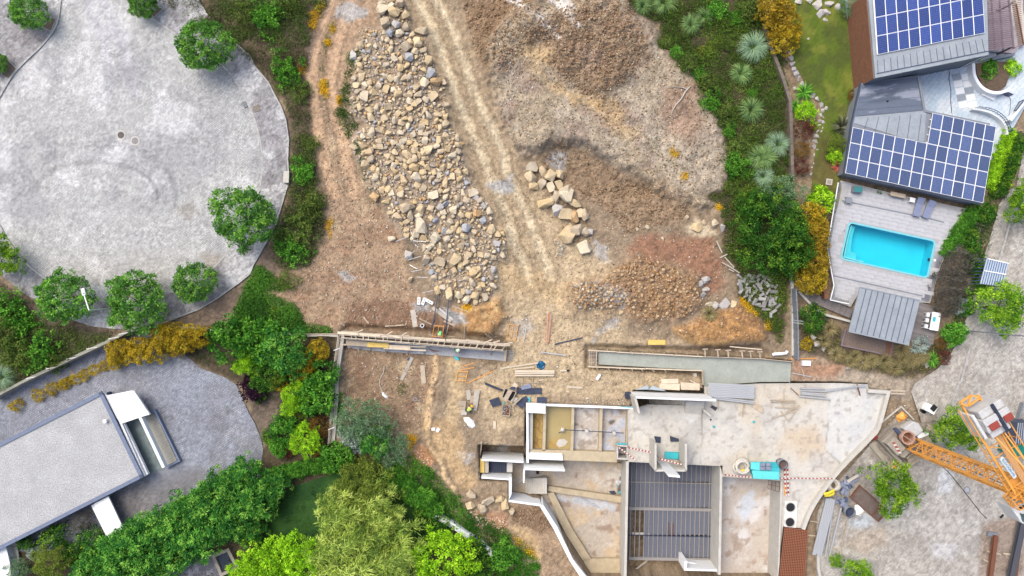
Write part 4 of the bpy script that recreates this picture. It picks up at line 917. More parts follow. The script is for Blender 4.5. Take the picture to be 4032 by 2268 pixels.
grid_sheet('terrace',nat(3,0,(1150,500),(1720,380),(2030,330),(2030,700),(1890,960),(1850,1100),(1690,1330),(1620,1500),(1100,1400),(1170,800)),.3,paint_terr,M_terr,res=.1,parent=V_)
for i in range(5):
    for j in range(2):
        p=g0(1425+j*70+i*12,560+i*52,.32);ex=g0(1488,548,.32)-g0(1425,560,.32);ey=g0(1436,606,.32)-g0(1425,560,.32);prism('paving_slab',[p,p+ex,p+ex+ey,p+ey],.3,.33+.01*rnd.random(),M_zinc if(i+j)%3==0 else M_white,V_)
cur=smooth_line(nat(3,0,(1590,475),(1600,570),(1650,650),(1720,690),(1790,694),(1866,668)),6)
wallp('planter_wall',[w(p,1.1) for p in cur],.3,1.1,.3,M_white,V_)
prism('planter_bed',[g0(*p,.85) for p in((1605,470),(1840,462),(1862,560),(1830,650),(1780,682),(1720,676),(1660,640),(1615,560))],.3,.85,mat('planter_soil',S(104,88,74),.95,4,.3,.4),V_)
cur2=smooth_line(nat(3,0,(1585,815),(1700,840),(1790,890),(1840,960),(1845,1010)),6)
wallp('curved_wall',[w(p,.9) for p in cur2],.3,.9,.16,M_white,V_)
rl=smooth_line(nat(3,0,(1632,800),(1740,820),(1830,880),(1872,960),(1888,980)),5)
wallp('railing',[w(p,1.5) for p in rl],1.46,1.5,.05,M_steelb,V_)
for i,p in enumerate(rl):a=w(p,1.5);plank('baluster',Vector((a.x,a.y,.9)),Vector((a.x,a.y,1.46)),.03,.03,M_steelb,V_)
rl2=smooth_line(nat(3,0,(1645,812),(1735,834),(1815,888),(1855,962)),5);wallp('railing',[w(p,.98) for p in rl2],.94,.98,.04,M_steelb,V_)
for i in range(5):p=g0(1650+i*18,720+i*8,.3);plank('terrace_step',p,p+(g0(1690,660,.3)-g0(1650,720,.3)),.3,.3-.05*i+.2,M_white,V_)
wallp('edge_wall',[g0(1975,760,1.1),g0(1870,905,1.1)],0,1.1,.25,M_white,V_)
prism('window_frame',[g0(*p,1.2) for p in((1932,762),(1966,745),(1968,760),(1912,832),(1890,834))],1.12,1.2,M_steelb,V_);prism('window_pane',[g0(*p,1.24) for p in((1936,768),(1960,756),(1910,822),(1900,824))],1.2,1.24,M_zinc,V_)
m_=MB();m_.tube([g0(1410,535,.34),g0(1405,590,.34),g0(1420,680,.34),g0(1418,760,.34),g0(1426,850,.34)],.03,6)
tag(m_.obj('garden_hose',M_steelb),'thin dark hose lying in a wavy line across the pale blue terrace','hose')
m_=MB();m_.tube([g0(1840,710,.34),g0(1868,745,.34),g0(1864,820,.34),g0(1852,880,.34),g0(1856,930,.34)],.025,6)
tag(m_.obj('garden_hose',M_steelb),'thin dark hose curling from the slatted grate to the curved railing','hose')
gr_=thing('floor_grate','small slatted metal grate at the end of the curved planter wall','grate',g0(1850,708,.35))
wallp('frame',[g0(1812,706,.4),g0(1848,692,.4),g0(1888,708,.4),g0(1850,724,.4)],.32,.4,.05,M_steelb,gr_,True)
for i in range(4):t=.2+i*.2;plank('slat',g0(1812,706,.38).lerp(g0(1848,692,.38),t),g0(1850,724,.38).lerp(g0(1888,708,.38),t),.04,.03,M_steelb,gr_)
PG=thing('pergola','weathered violet brown slatted pergola beside the upper solar roof','pergola',g0(1800,180,0))
M_perg=mat('weathered_violet_wood',S(138,122,130),.9,3,.2,.2,objvar=.15)
prism('deck_floor',[g0(1692,-60,.6),g0(1960,-60,.6),g0(1968,300,.6),g0(1900,400,.6),g0(1706,385,.6)],.3,.6,mat('pale_worn_deck',S(190,182,190),.9,2,.25,.1),PG)
for i in range(30):
    y=-50+i*14.2;plank('slat',g0(1696,y+16,2.8),g0(1850+i*1.2,y-14,2.8),.12,.08,M_perg,PG)
for x in(1740,1800):plank('beam',g0(x-20,-40,2.65),g0(x+10,375,2.65),.1,.14,M_perg,PG)
plank('beam',g0(1850,-40,2.7),g0(1890,360,2.7),.14,.14,M_perg,PG)
for i in range(26):y=10+i*14;plank('fence_slat',g0(1876+i*2,y+6,2.6),g0(1944+i*.7,y-8,2.6),.05,.05,M_rebar,PG)
plank('rail',g0(1910,30,2.7),g0(1965,330,2.7),.09,.1,M_rebar,PG);plank('rail',g0(1965,325,2.6),g0(1830,395,2.6),.12,.1,M_perg,PG);plank('rail',g0(1760,80,2.9),g0(1885,20,2.9),.1,.1,M_perg,PG)
for x,y in((1704,20),(1706,370),(1884,20),(1886,350)):p=g0(x,y,2.6);plank('post',Vector((p.x,p.y,.3)),p,.14,.14,M_perg,PG)
prism('concrete_edge',[g0(1690,440,.9),g0(1900,395,.9),g0(1900,415,.9),g0(1600,480,.9)],.3,.9,M_zincd,V_)
prism('roadside_wall',[g0(1900,-40,1.2),g0(1935,-40,1.2),g0(1985,200,1.2),g0(1985,330,1.2),g0(1960,320,1.2)],0,1.2,M_conc,V_)
# ---------------------------------------------------------------- pool terrace
PZ=.35
D_=thing('pool_terrace','pale grey paved terrace around the swimming pool','terrace',g1(900,450,0))
deckp=nat(3,1,(598,-70),(1000,30),(1580,150),(1545,180),(1445,330),(1340,560),(1260,840),(1185,836),(740,740),(664,870),(525,822),(548,710),(496,430),(604,0))
pool_c=[(655,238),(1303,380),(1243,657),(592,512)]
def rounded(pts,r,n=5):
    out=[];k=len(pts)
    for i in range(k):
        p=Vector(pts[i]);a=(Vector(pts[i-1])-p).normalized();b=(Vector(pts[(i+1)%k])-p).normalized()
        for j in range(n+1):
            t=j/n;s=p+a*r;e=p+b*r;out.append(tuple((s*(1-t)**2+p*2*t*(1-t)+e*t*t)))
    return out
pool_z=rounded(pool_c,34);pool_n=nat(3,1,*pool_z)
M_slabm=mat('pool_paving',S(196,197,203),.85,2,.1,.15,scale2=.5,amt2=.06,objvar=.03)
M_grout=mat_painted('paving_joint',.9,4,.1,.1)
def paint_grout(X,Y):
    c=np.zeros(X.shape+(3,));c+=np.array(S(182,182,184));mixc(c,S(96,98,116),area(nat(3,1,(1400,230),(1560,160),(1340,560),(1260,830),(1150,830),(1260,640),(1330,420)),X,Y,14,20,24),.8);return c
grid_sheet('base',deckp,PZ,paint_grout,M_grout,holes=[pool_n],res=.14,parent=D_)
wallp('edge',[w(p,PZ) for p in deckp],-.1,PZ-.003,.1,M_conc,D_,True)
o=g1(600,-80,PZ);ux=(g1(1303,380,PZ)-g1(655,238,PZ)).normalized();uy=Vector((ux.y,-ux.x,0))
_un=nat(3,1,*pool_c)
pts=[]
for j in range(-3,40):
    for i in range(-20,40):
        lx=.92;ly=.40;c=o+ux*((i+.5*(j%2)+.23*(j%3))*lx)+uy*(j*ly)
        pts.append((c,i,j))
PX=np.array([2016+p[0].x/(SN*(1-PZ/H)) for p in pts]);PY=np.array([1134-p[0].y/(SN*(1-PZ/H)) for p in pts])
dd=sdist(deckp,PX,PY,1e4);dp=sdist(pool_n,PX,PY,1e4)
an=math.atan2(ux.y,ux.x)
drain_rows=set()
for(p,i,j),a,b in zip(pts,dd,dp):
    if a<-9 and b>15:
        block('paving_slab',(p.x,p.y,PZ),.92-.018,.40-.018,.02+rnd.uniform(-.004,.004),an,M_slabm,D_)
for a,b in(((600,76),(1120,182)),((1235,206),(1368,240)),((536,640),(1206,792)),((664,90),(700,96))):plank('drain_channel',g1(*a,PZ+.02),g1(*b,PZ+.02),.13,.05,M_zincd,D_)
PL=thing('swimming_pool','turquoise rectangular swimming pool with rounded corners and shallow step','pool',g1(950,450,0))
M_liner=mat('turquoise_liner',S(66,216,242),.6,.6,.06)
M_coping=mat('pale_turquoise_coping',S(130,208,222),.6,2,.06)
M_step=mat('light_turquoise_step',S(120,214,226),.6,2,.06)
mw,wn_,wl_,wb=nodes('pool_water')
wo_=wn_['Material Output'];wn_.remove(wb)
trn=wn_.new('ShaderNodeBsdfTransparent');trn.inputs[0].default_value=(.62,.985,1,1);gl=wn_.new('ShaderNodeBsdfGlossy');gl.inputs['Roughness'].default_value=.04
fr=wn_.new('ShaderNodeFresnel');fr.inputs[0].default_value=1.33;mxs=wn_.new('ShaderNodeMixShader');wl_.new(fr.outputs[0],mxs.inputs[0]);wl_.new(trn.outputs[0],mxs.inputs[1]);wl_.new(gl.outputs[0],mxs.inputs[2]);wl_.new(mxs.outputs[0],wo_.inputs[0])
tcw=wn_.new('ShaderNodeTexCoord');nzw=wn_.new('ShaderNodeTexNoise');nzw.inputs['Scale'].default_value=2.5;wl_.new(tcw.outputs['Object'],nzw.inputs['Vector'])
bpw=wn_.new('ShaderNodeBump');bpw.inputs['Strength'].default_value=.06;bpw.inputs['Distance'].default_value=.05;wl_.new(nzw.outputs['Fac'],bpw.inputs['Height']);wl_.new(bpw.outputs[0],gl.inputs['Normal']);wl_.new(bpw.outputs[0],fr.inputs['Normal'])
pool_w=[w(p,PZ) for p in pool_n]
m_=MB();n=len(pool_w);m_.add([(p.x,p.y,PZ) for p in pool_w]+[(p.x,p.y,-1.25) for p in pool_w],[tuple(range(n,2*n))]+[(i,(i+1)%n,n+(i+1)%n,n+i) for i in range(n)])
bas=m_.obj('basin',M_liner,PL)
wallp('coping',pool_w,PZ-.1,PZ+.05,.17,M_coping,PL,True)
st=[(640,262),(700,272),(682,400),(722,408),(712,420),(676,460),(718,470),(706,524),(606,500)]
prism('shelf',[g1(*p,-.1) for p in((652,256),(708,268),(684,340),(672,458),(718,472),(708,528),(608,506))],-1.25,-.25,M_step,PL)
wallp('bench',[g1(*p,-.05) for p in((672,262),(646,350),(616,500),(760,536))],-1.25,-.02,.12,mat('white_edge',S(200,236,238),.5,2,.04),PL)
m_=MB();m_.sheet([(p.x,p.y) for p in pool_w],.17);m_.obj('water',mw,PL)
prism('skimmer',[g1(1254,508,.28),g1(1266,510,.28),g1(1262,530,.28),g1(1250,528,.28)],.1,.24,M_dark,PL)
m_=MB();m_.cyl(g1(618,300,PZ),.08,PZ,PZ+.05,10);tag(m_.obj('drain_cap',M_zincd),'small round grey cap in the paving left of the pool','drain cap')
m_=thing('skimmer_lid','pale square skimmer lid at the short right end of the pool','lid',g1(1300,523,PZ));prism('plate',[g1(1292,514,.4),g1(1308,518,.4),g1(1306,532,.4),g1(1290,528,.4)],PZ+.02,PZ+.05,M_white,m_)
PF=thing('pool_fence','pale slatted timber fence along the left edge of the pool terrace','fence',g1(520,450,0))
M_slat=mat('silver_wood',S(190,190,192),.85,3,.15,.1,objvar=.12)
fl=[g1(572,-60,1.2),g1(488,430,1.2),g1(540,715,1.2),g1(512,822,1.2),g1(655,852,1.2)]
ot=[g1(596,-60,.4),g1(510,425,.4),g1(548,712,.4),g1(545,800,.4),g1(660,830,.4)]
for k in range(4):
    n=int((fl[k+1]-fl[k]).length/.17)
    for i in range(n):
        t=(i+.5)/n;a=fl[k].lerp(fl[k+1],t);b=ot[k].lerp(ot[k+1],t);plank('slat',a,Vector((b.x,b.y,.36)),.10,.03,M_slat,PF)
    plank('rail',fl[k]+Vector((0,0,.04)),fl[k+1]+Vector((0,0,.04)),.09,.05,M_white,PF)
LD=thing('garden_deck','weathered grey timber deck corner below the slatted pool fence','deck',g1(480,850,0))
M_board=mat('grey_deck_board',S(134,128,128),.9,3,.22,.15,objvar=.2)
bd=nat(3,1,(285,765),(480,775),(500,820),(660,860),(690,850),(672,975),(460,915),(400,880))
_o=g1(285,765,.2);_u=(g1(690,935,.2)-_o).normalized();_v=Vector((-_u.y,_u.x,0))
cand=[(_o+_u*(i*.19)+_v*(s*.95),i,s) for i in range(-3,50) for s in range(-4,5)]
cx_=np.array([2016+c[0].x/SN for c in cand]);cy_=np.array([1134-c[0].y/SN for c in cand]);dd=sdist(bd,cx_,cy_,1e4)
for(c,i,s),d in zip(cand,dd):
    if d<-4:plank('deck_board',c-_v*.47+Vector((0,0,.05)),c+_v*.47+Vector((0,0,.05)),.175,.05,M_board,LD)
wallp('edge_wall',[g1(278,762,.4),g1(400,886,.4),g1(470,930,.4),g1(672,985,.4)],-.2,.4,.22,M_conc,LD)
wallp('brown_side',[g1(478,690,1.0),g1(486,815,1.0)],-.1,1.0,.4,M_brown,LD)
SH=thing('summerhouse','square summerhouse with a ribbed pale zinc roof beside the dining deck','summerhouse',g1(920,940,0))
SZ=2.5
sr=[g1(738,725,SZ),g1(1188,824,SZ),g1(1104,1160,SZ),g1(652,1058,SZ)]
prism('roof',sr,SZ-.14,SZ,M_zinc,SH)
a0=[sr[0].lerp(sr[1],t) for t in(.03,.97)];
prism('wall',[sr[0].lerp(sr[2],.2),sr[1].lerp(sr[3],.2),sr[2].lerp(sr[0],.2),sr[3].lerp(sr[1],.2)],0,SZ-.15,M_zincd,SH)
for i in range(1,10):plank('seam',sr[0].lerp(sr[1],i/10)+Vector((0,0,.03)),sr[3].lerp(sr[2],i/10)+Vector((0,0,.03)),.05,.06,M_seam,SH)
plank('ridge_trim',sr[3]+Vector((0,0,.03)),sr[2]+Vector((0,0,.03)),.12,.08,M_zinc,SH);plank('ridge_trim',sr[0]+Vector((0,0,.03)),sr[1]+Vector((0,0,.03)),.1,.08,M_zinc,SH)
DD=thing('dining_deck','grey brown boarded deck with the white dining table','deck',g1(1220,1000,0))
_a=g1(1186,838,.3);_b=g1(1316,880,.3);_c=g1(1286,1158,.3);_d=g1(1108,1120,.3)
for i in range(24):t=(i+.5)/24;plank('deck_board',_a.lerp(_d,t),_b.lerp(_c,t),(_d-_a).length/24-.015,.06,M_board,DD)
prism('deck_frame',[_a,_b,_c,_d],-.1,.25,M_zincd,DD)
PB_=thing('gravel_planter','brown gravel bed in a timber frame at the foot of the summerhouse','planter',g1(790,1140,0))
prism('gravel',[g1(640,1045,.25),g1(965,1130,.25),g1(960,1232,.25),g1(606,1160,.25)],-.1,.25,mat('brown_gravel',S(138,122,112),.95,9,.35,.8),PB_)
wallp('frame',[g1(632,1040,.4),g1(600,1163,.4),g1(968,1240,.4),g1(984,1140,.4)],-.1,.4,.12,M_perg,PB_)
for i in range(4):plank('side_board',g1(975-i*9,1135,.42),g1(962-i*9,1225,.42),.1,.05,M_brown,PB_)
def lounger(a,b,label):
    a=g1(*a,.4);b=g1(*b,.4);t=thing('sun_lounger',label,'sun lounger',tuple((a+b)/2),'two sun loungers under the lower solar roof')
    d=(b-a).normalized();s=Vector((-d.y,d.x,0));L=(b-a).length;up=Vector((0,0,1))
    M_c=bpy.data.materials.get('blue_grey_cushion') or mat('blue_grey_cushion',S(136,146,178),.9,3,.08)
    plank('cushion',a+up*.36+d*.62*L*.5,b+up*.34,.68,.1,M_c,t)
    plank('backrest',a+up*.62,a+up*.38+d*.62*L*.48,.68,.1,M_c,t)
    plank('frame',a+up*.26,b+up*.26,.62,.05,M_zincd,t)
    for i,j in((.06,-.28),(.06,.28),(.94,-.28),(.94,.28)):p=a.lerp(b,i)+s*j;plank('leg',p,p+up*.25,.06,.06,M_zincd,t)
lounger((1178,60),(1142,196),'blue grey sun lounger beside the little white table')
lounger((1262,82),(1210,208),'blue grey sun lounger nearer the hedge corner')
def small_table(c,s,hgt,m,name,label,cat,rot=-.2):
    c=g1(*c,PZ+.02);t=thing(name,label,cat,tuple(c))
    block('top',(c.x,c.y,c.z+hgt),s[0],s[1],.06,rot,m,t)
    for i in(-1,1):
        for j in(-1,1):
            v=Matrix.Rotation(rot,3,'Z')@Vector((i*s[0]*.42,j*s[1]*.42,0));block('leg',(c.x+v.x,c.y+v.y,c.z),.06,.06,hgt,rot,m,t)
    return t
small_table((1112,75),(.52,.45),.4,M_white,'side_table','small white side table left of the sun loungers','side table')
small_table((638,76),(.62,.60),.38,M_zincd,'low_stool','square dark grey stool near the fence at the pool corner','stool')
ac=g1(700,-2,PZ);t=thing('garden_box','teal topped storage box under the villa eaves by the pool','storage box',tuple(ac));block('body',(ac.x,ac.y,PZ+.02),.85,.62,.6,-.1,M_zincd,t);block('lid',(ac.x,ac.y,PZ+.63),.8,.56,.05,-.1,mat('teal_lid',S(62,136,140),.6,3,.1),t)
b0=g1(1020,34,PZ);t=thing('garden_bench','long brown bench against the villa wall','bench',tuple(b0));plank('seat',g1(966,22,.85),g1(1078,46,.85),.4,.06,M_timber2,t)
for p in((972,24),(1070,46)):e=g1(*p,.8);plank('leg',Vector((e.x,e.y,PZ+.02)),e,.3,.08,M_timber2,t)
tb=thing('dining_table','long white dining table on the boarded deck','table',tuple(g1(1298,982,.35)))
ta,tb2=g1(1312,916,1.07),g1(1290,1050,1.07);plank('top',ta,tb2,.86,.05,M_white,tb)
tu=(tb2-ta).normalized();ts=Vector((-tu.y,tu.x,0))
for i in(.06,.94):
    for s in(-.36,.36):p=ta.lerp(tb2,i)+ts*s;plank('leg',Vector((p.x,p.y,.33)),p-Vector((0,0,.03)),.07,.07,M_white,tb)
def chair(t_,side,lab):
    p=ta.lerp(tb2,t_)-ts*0+(-1 if side<0 else 1)*ts*.66;z0=.33
    if p.x>ta.lerp(tb2,t_).x and side<0:p=ta.lerp(tb2,t_)-(p-ta.lerp(tb2,t_))
    ch=thing('dining_chair',lab,'chair',(p.x,p.y,z0),'white chairs at the dining table')
    out=(p-ta.lerp(tb2,t_));out.z=0;out.normalize();sd_=Vector((-out.y,out.x,0))
    P=Vector((p.x,p.y,z0));plank('seat',P+Vector((0,0,.45))-out*.2,P+Vector((0,0,.45))+out*.2,.4,.04,M_white,ch)
    for k in(-.16,0,.16):plank('back_slat',P+out*.2+sd_*k+Vector((0,0,.47)),P+out*.3+sd_*k+Vector((0,0,.9)),.05,.03,M_white,ch)
    plank('back_rail',P+out*.3-sd_*.22+Vector((0,0,.9)),P+out*.3+sd_*.22+Vector((0,0,.9)),.05,.04,M_white,ch)
    for i in(-.18,.18):
        for j in(-.18,.18):plank('leg',P+out*i+sd_*j,P+out*i+sd_*j+Vector((0,0,.43)),.045,.045,M_white,ch)
for t_,lab in((.2,'white slatted chair at the table end nearest the grey shrub'),(.5,'white slatted chair at the middle of the dining table'),(.84,'white slatted chair at the table end farthest from the pool')):chair(t_,-1,lab)
plank('table_runner',g1(1296,950,1.11),g1(1292,985,1.11),.3,.01,M_cyan,tb)
BS=thing('bin_shelter','small shelter with a ribbed pale blue roof at the street edge','shelter',tuple(g1(1740,620,0)))
M_pblue=mat('pale_blue_sheet',S(188,204,222),.45,2,.06,spec=.5)
b_=[g1(1690,512,2.3),g1(1850,548,2.3),g1(1808,720,2.3),g1(1640,700,2.3)]
prism('roof',b_,2.22,2.3,M_pblue,BS)
for i in range(9):t=(i+.6)/9.4;plank('rib',b_[0].lerp(b_[1],t)+Vector((0,0,.03)),b_[3].lerp(b_[2],t)+Vector((0,0,.03)),.05,.05,mat('blue_rib',S(84,108,158),.5,2,.1) if i==0 else bpy.data.materials['blue_rib'],BS)
for t in(0.0,.48):plank('roof_bar',b_[0].lerp(b_[3],t)+Vector((0,0,.07)),b_[1].lerp(b_[2],t)+Vector((0,0,.07)),.1,.05,M_white,BS)
for i in range(9):t=i/8;a=b_[0].lerp(b_[3],t);plank('side_slat',Vector((a.x-.1,a.y,0)),Vector((a.x-.02,a.y,2.2)),.06,.06,bpy.data.materials['blue_rib'],BS)
for p in b_:plank('post',Vector((p.x,p.y,0)),Vector((p.x,p.y,2.2)),.08,.08,M_steelb,BS)
RW=thing('boundary_wall','rough grey boundary wall with a dark mesh fence running down to the site','wall',tuple(g1(245,950,0)))
wallp('wall',[g1(225,630,.3),g1(238,860,.3),g1(238,1240,.3)],-.3,.3,.3,M_conc,RW)
wallp('fence',[g1(258,740,1.4),g1(272,1000,1.4),g1(276,1270,1.4)],-.1,1.4,.10,M_zincd,RW)
for i in range(10):a=g1(258,740,1.45).lerp(g1(276,1270,1.45),i/9);plank('post',Vector((a.x,a.y,-.1)),a,.08,.08,M_zincd,RW)
for k in range(14):a=g1(255,745,1.2).lerp(g1(272,1262,1.2),k/13);plank('fence_rail',a+Vector((.2,0,0)),a+Vector((-.15,0,0)),.05,.05,M_zincd,RW)
gf=thing('garden_fence','dark weathered board fence between the wild strip and the upper lawn','fence',tuple(g0(160,700,0)))
gl_=[g0(20,190,.9),g0(90,400,.9),(g0(165,600,.9)),g0(215,760,.9),g0(222,1000,.9),g0(232,1330,.9)]
M_fence=mat('dark_fence_board',S(122,112,102),.9,3,.2,.2,objvar=.15)
for k in range(5):
    n=max(2,int((gl_[k+1]-gl_[k]).length/1.0))
    for i in range(n):
        a=gl_[k].lerp(gl_[k+1],i/n);b=gl_[k].lerp(gl_[k+1],(i+1)/n-.01);dn=Vector((0,0,0))
        plank('board',Vector((a.x,a.y,.45)),Vector((b.x,b.y,.45)),.14,.9,M_fence,gf)
        plank('cap',a,b,.3,.05,M_fence,gf)
# ================================================================== THE BUILDING SITE
M_orange=mat('crane_orange',S(244,172,80),.45,4,.08,spec=.4)
M_cranew=mat('crane_white',S(222,224,226),.5,3,.08)
M_ballast=mat('ballast_concrete',S(204,204,206),.85,2.5,.12,.2)
M_bal2=mat('grimy_concrete',S(168,160,148),.9,2,.2,.3,scale2=8,amt2=.12)
M_redp=mat('dull_red_paint',S(158,72,62),.7,4,.12)
M_pallet=mat('pallet_wood',S(198,184,162),.9,4,.16,.2,objvar=.12)
M_skyblue=mat('banner_white',S(216,232,246),.6,2,.03)
M_blue=mat('letter_blue',S(48,104,150),.6,2,.05)
M_glass=mat('cab_glass',S(76,100,106),.08,2,.1,spec=.8)
M_green=mat('teal_container',S(24,124,112),.5,2,.12)
M_hose=mat('pale_hose',S(212,206,196),.6,6,.1)
M_hosey=mat('yellow_hose',S(236,214,60),.5,3,.08)
M_red=mat('barrier_red',S(176,70,62),.6,4,.1)
M_wht=mat('barrier_white',S(228,224,218),.6,4,.06)
M_brk=mat('blue_grey_brick',S(140,148,170),.85,4,.2,.2)
c6=crop(3430,1540,4.2625);c7=crop(3732,1780,2.97);c8=crop(2840,1760,2.852)
# ---------------------------------------------------------------- tower crane
TB=.6;TT=15.5
CR=thing('tower_crane','orange lattice tower crane with white cab and grey ballast blocks','crane',tuple(c6(640,830,0)))
base=c6(655,880,1.2);top=c7(800,430,TT)
base.z=0.5
ctr=Vector((base.x,base.y));tpc=Vector((top.x,top.y));
axis=c7(800,430,TT);bx=(c6(655,860,.5));mx_,my_=(bx.x+axis.x)/2,(bx.y+axis.y)/2
mast_c=Vector((mx_,my_));ang=R(-32);hw=.62
cor=[mast_c+Matrix.Rotation(ang,2)@Vector((i*hw,j*hw)) for i,j in((-1,-1),(1,-1),(1,1),(-1,1))]
for p in cor:plank('mast_chord',(p.x,p.y,.5),(p.x,p.y,TT),.15,.15,M_orange,CR)
NL=13;dz=(TT-.9)/NL
for k in range(NL):
    z0=.7+k*dz;z1=z0+dz
    for i in range(4):
        a,b=cor[i],cor[(i+1)%4]
        if k%2:a,b=b,a
        plank('mast_brace',(a.x,a.y,z0),(b.x,b.y,z1),.07,.07,M_orange,CR)
        if True:plank('mast_rung',(cor[i].x,cor[i].y,z1),(cor[(i+1)%4].x,cor[(i+1)%4].y,z1),.055,.055,M_orange,CR)
    if k%3==0:plank('ladder_rung',(cor[0].x,cor[0].y,z0),(cor[2].x,cor[2].y,z0),.04,.04,M_orange,CR)
for k in(0,1):
    p=cor[0].lerp(cor[3],.4+.2*k);plank('ladder_rail',(p.x,p.y,.7),(p.x,p.y,TT),.05,.05,M_orange,CR)
p=cor[1].lerp(cor[2],.4);plank('power_cable',(p.x+.1,p.y,.7),(p.x+.1,p.y,TT),.05,.05,M_dark,CR)
m_=MB();m_.cyl((mast_c.x,mast_c.y),1.0,TT,TT+.45,24);m_.obj('slewing_ring',M_orange,CR)
CZ_=TT+.9
pr=lambda x,y,z=CZ_:c6(x,y,z)
hd=Vector((mast_c.x,mast_c.y,CZ_));tip=pr(1655,150);dirj=(tip-hd);dirj.z=0;Lj=dirj.length;dirj.normalize();sj=Vector((-dirj.y,dirj.x,0));up=Vector((0,0,1))
at=lambda d,s,z=0.0:hd+dirj*d+sj*s+up*z
W2=.75
for s in(-W2,W2):plank('jib_chord',at(.2,s),at(Lj,s),.14,.2,M_orange,CR)
for s,z in((1.25,1.0),(-1.25,1.0),(1.2,.1),(-1.2,.1)):plank('hand_rail',at(.6,s,z),at(Lj*(.98 if s>0 else.72),s,z),.07,.07,M_orange,CR)
for k in range(8):
    d=.6+k*(Lj-1)/8
    for s in(1,-1):
        if s<0 and d>Lj*.72:continue
        plank('rail_post',at(d,s*1.2,.1),at(d+.4*(k%2),s*1.25,1.0),.05,.05,M_orange,CR)
    if d<Lj*.62:
        plank('jib_brace',at(d,-W2),at(d+Lj/8,W2),.06,.06,M_orange,CR);plank('jib_brace',at(d,W2),at(d,-W2),.06,.06,M_orange,CR)
        plank('outrigger',at(d,W2),at(d,1.2,.1),.05,.05,M_orange,CR);plank('outrigger',at(d,-W2),at(d,-1.2,.1),.05,.05,M_orange,CR)
plank('walkway',at(.4,-.35,.12),at(Lj*.60,-.35,.12),.52,.03,mat('walkway_plate',S(214,164,112),.7,8,.15),CR)
ef=[pr(*p,CZ_+.35) for p in((1480,200),(1670,70),(1830,110),(1630,250))]
for a,b in((0,1),(1,2),(2,3),(3,0),(1,3)):plank('end_frame',ef[a],ef[b],.14,.1,M_orange,CR)
plank('tie_bar',at(Lj*.62,.2,.9),hd+up*3.2,.09,.09,M_orange,CR);plank('tie_bar',at(Lj*.62,-.55,.9),hd+up*3.2,.09,.09,M_orange,CR)
b0=Lj*.62
for k,(d0,d1,s0,s1,z1,m_b) in enumerate(((.64,.72,-1.1,.55,1.15,M_ballast),(.72,.79,-1.35,.75,1.5,M_ballast),(.79,.86,-1.45,.75,1.6,M_ballast),(.86,.94,-1.4,.6,1.4,M_ballast),(.66,.92,.75,1.0,1.0,M_cranew))):
    q_=[at(Lj*d0+.01,s0),at(Lj*d1-.01,s0),at(Lj*d1-.01,s1),at(Lj*d0+.01,s1)]
    prism('ballast_block',q_,CZ_-.7,CZ_+z1,m_b,CR,.04)
for s0,s1 in((-1.42,-.72),(-.2,.55)):prism('red_plate',[at(Lj*.735,s0),at(Lj*.80,s0),at(Lj*.80,s1),at(Lj*.735,s1)],CZ_+1.6,CZ_+1.66,M_redp,CR)
prism('gap_shade_strip',[at(Lj*.66,-.62),at(Lj*.95,-.62),at(Lj*.95,-.40),at(Lj*.66,-.40)],CZ_+1.5,CZ_+1.67,M_navy,CR)  # dark strip laid over the blocks, painted for the shade in their gap
for s,z in((-.55,0),(.55,0),(0,1.1)):plank('jib_chord',at(-.2,s,z),at(-26,s,z*.7),.12,.12,M_orange,CR)
for k in range(22):
    d=-.5-k*1.15
    for s in(-.55,.55):plank('jib_brace',at(d,s),at(d-.57,0,1.08),.05,.05,M_orange,CR);plank('jib_brace',at(d-.57,0,1.08),at(d-1.15,s),.05,.05,M_orange,CR)
for s in(-.6,.6):
    for d in(-.5,.6):plank('head_leg',at(d,s,-.3),at(0,0,3.3),.1,.1,M_orange,CR)
pp=[c7(650,515,TT+.4),c7(800,400,TT+.4),c7(920,560,TT+.4),c7(750,640,TT+.4)]
for i in range(4):
    a,b=pp[i],pp[(i+1)%4];plank('platform_rail',a+up*.9,b+up*.9,.07,.07,M_orange,CR);plank('platform_edge',a,b,.1,.1,M_orange,CR)
    for t in(0,.33,.66):e=a.lerp(b,t);plank('platform_post',e,e+up*.9,.06,.06,M_orange,CR)
for t in(.25,.5,.75):plank('platform_bar',pp[0].lerp(pp[3],t),pp[1].lerp(pp[2],t),.08,.05,M_orange,CR)
cab=[c7(740,645,TT+.2),c7(880,570,TT+.2),c7(960,700,TT+.2),c7(900,850,TT+.2),c7(858,820,TT+.2)]
prism('cab',cab,TT-1.7,TT+.2,M_cranew,CR,.06)
prism('cab_window',[c7(842,712,TT+.24),c7(905,730,TT+.24),c7(900,830,TT+.24),c7(872,808,TT+.24)],TT+.18,TT+.24,M_glass,CR)
prism('cab_window',[c7(820,650,TT+.24),c7(890,620,TT+.24),c7(910,670,TT+.24),c7(850,668,TT+.24)],TT+.18,TT+.24,M_dark,CR)
ba,bb=c6(2180,1120,CZ_+.9),c6(2420,1450,CZ_+.9)
nb=plank('name_board',ba,bb,.36,.05,M_skyblue,CR,roll=R(-18))
tx=bpy.data.curves.new('lettering','FONT');tx.body='ELEVOGRUAS';tx.size=.30;tx.align_x='CENTER';tx.align_y='CENTER';tx.extrude=.004;tx.materials.append(M_blue)
dd_=(bb-ba).normalized();yv=Vector((-dd_.y,dd_.x,0));Mt=Matrix((dd_,yv,up)).transposed().to_4x4()
_t=bpy.data.objects.new('t',tx);COL.objects.link(_t);bpy.context.view_layer.update()
tm=bpy.data.meshes.new_from_object(_t.evaluated_get(bpy.context.evaluated_depsgraph_get()));bpy.data.objects.remove(_t)
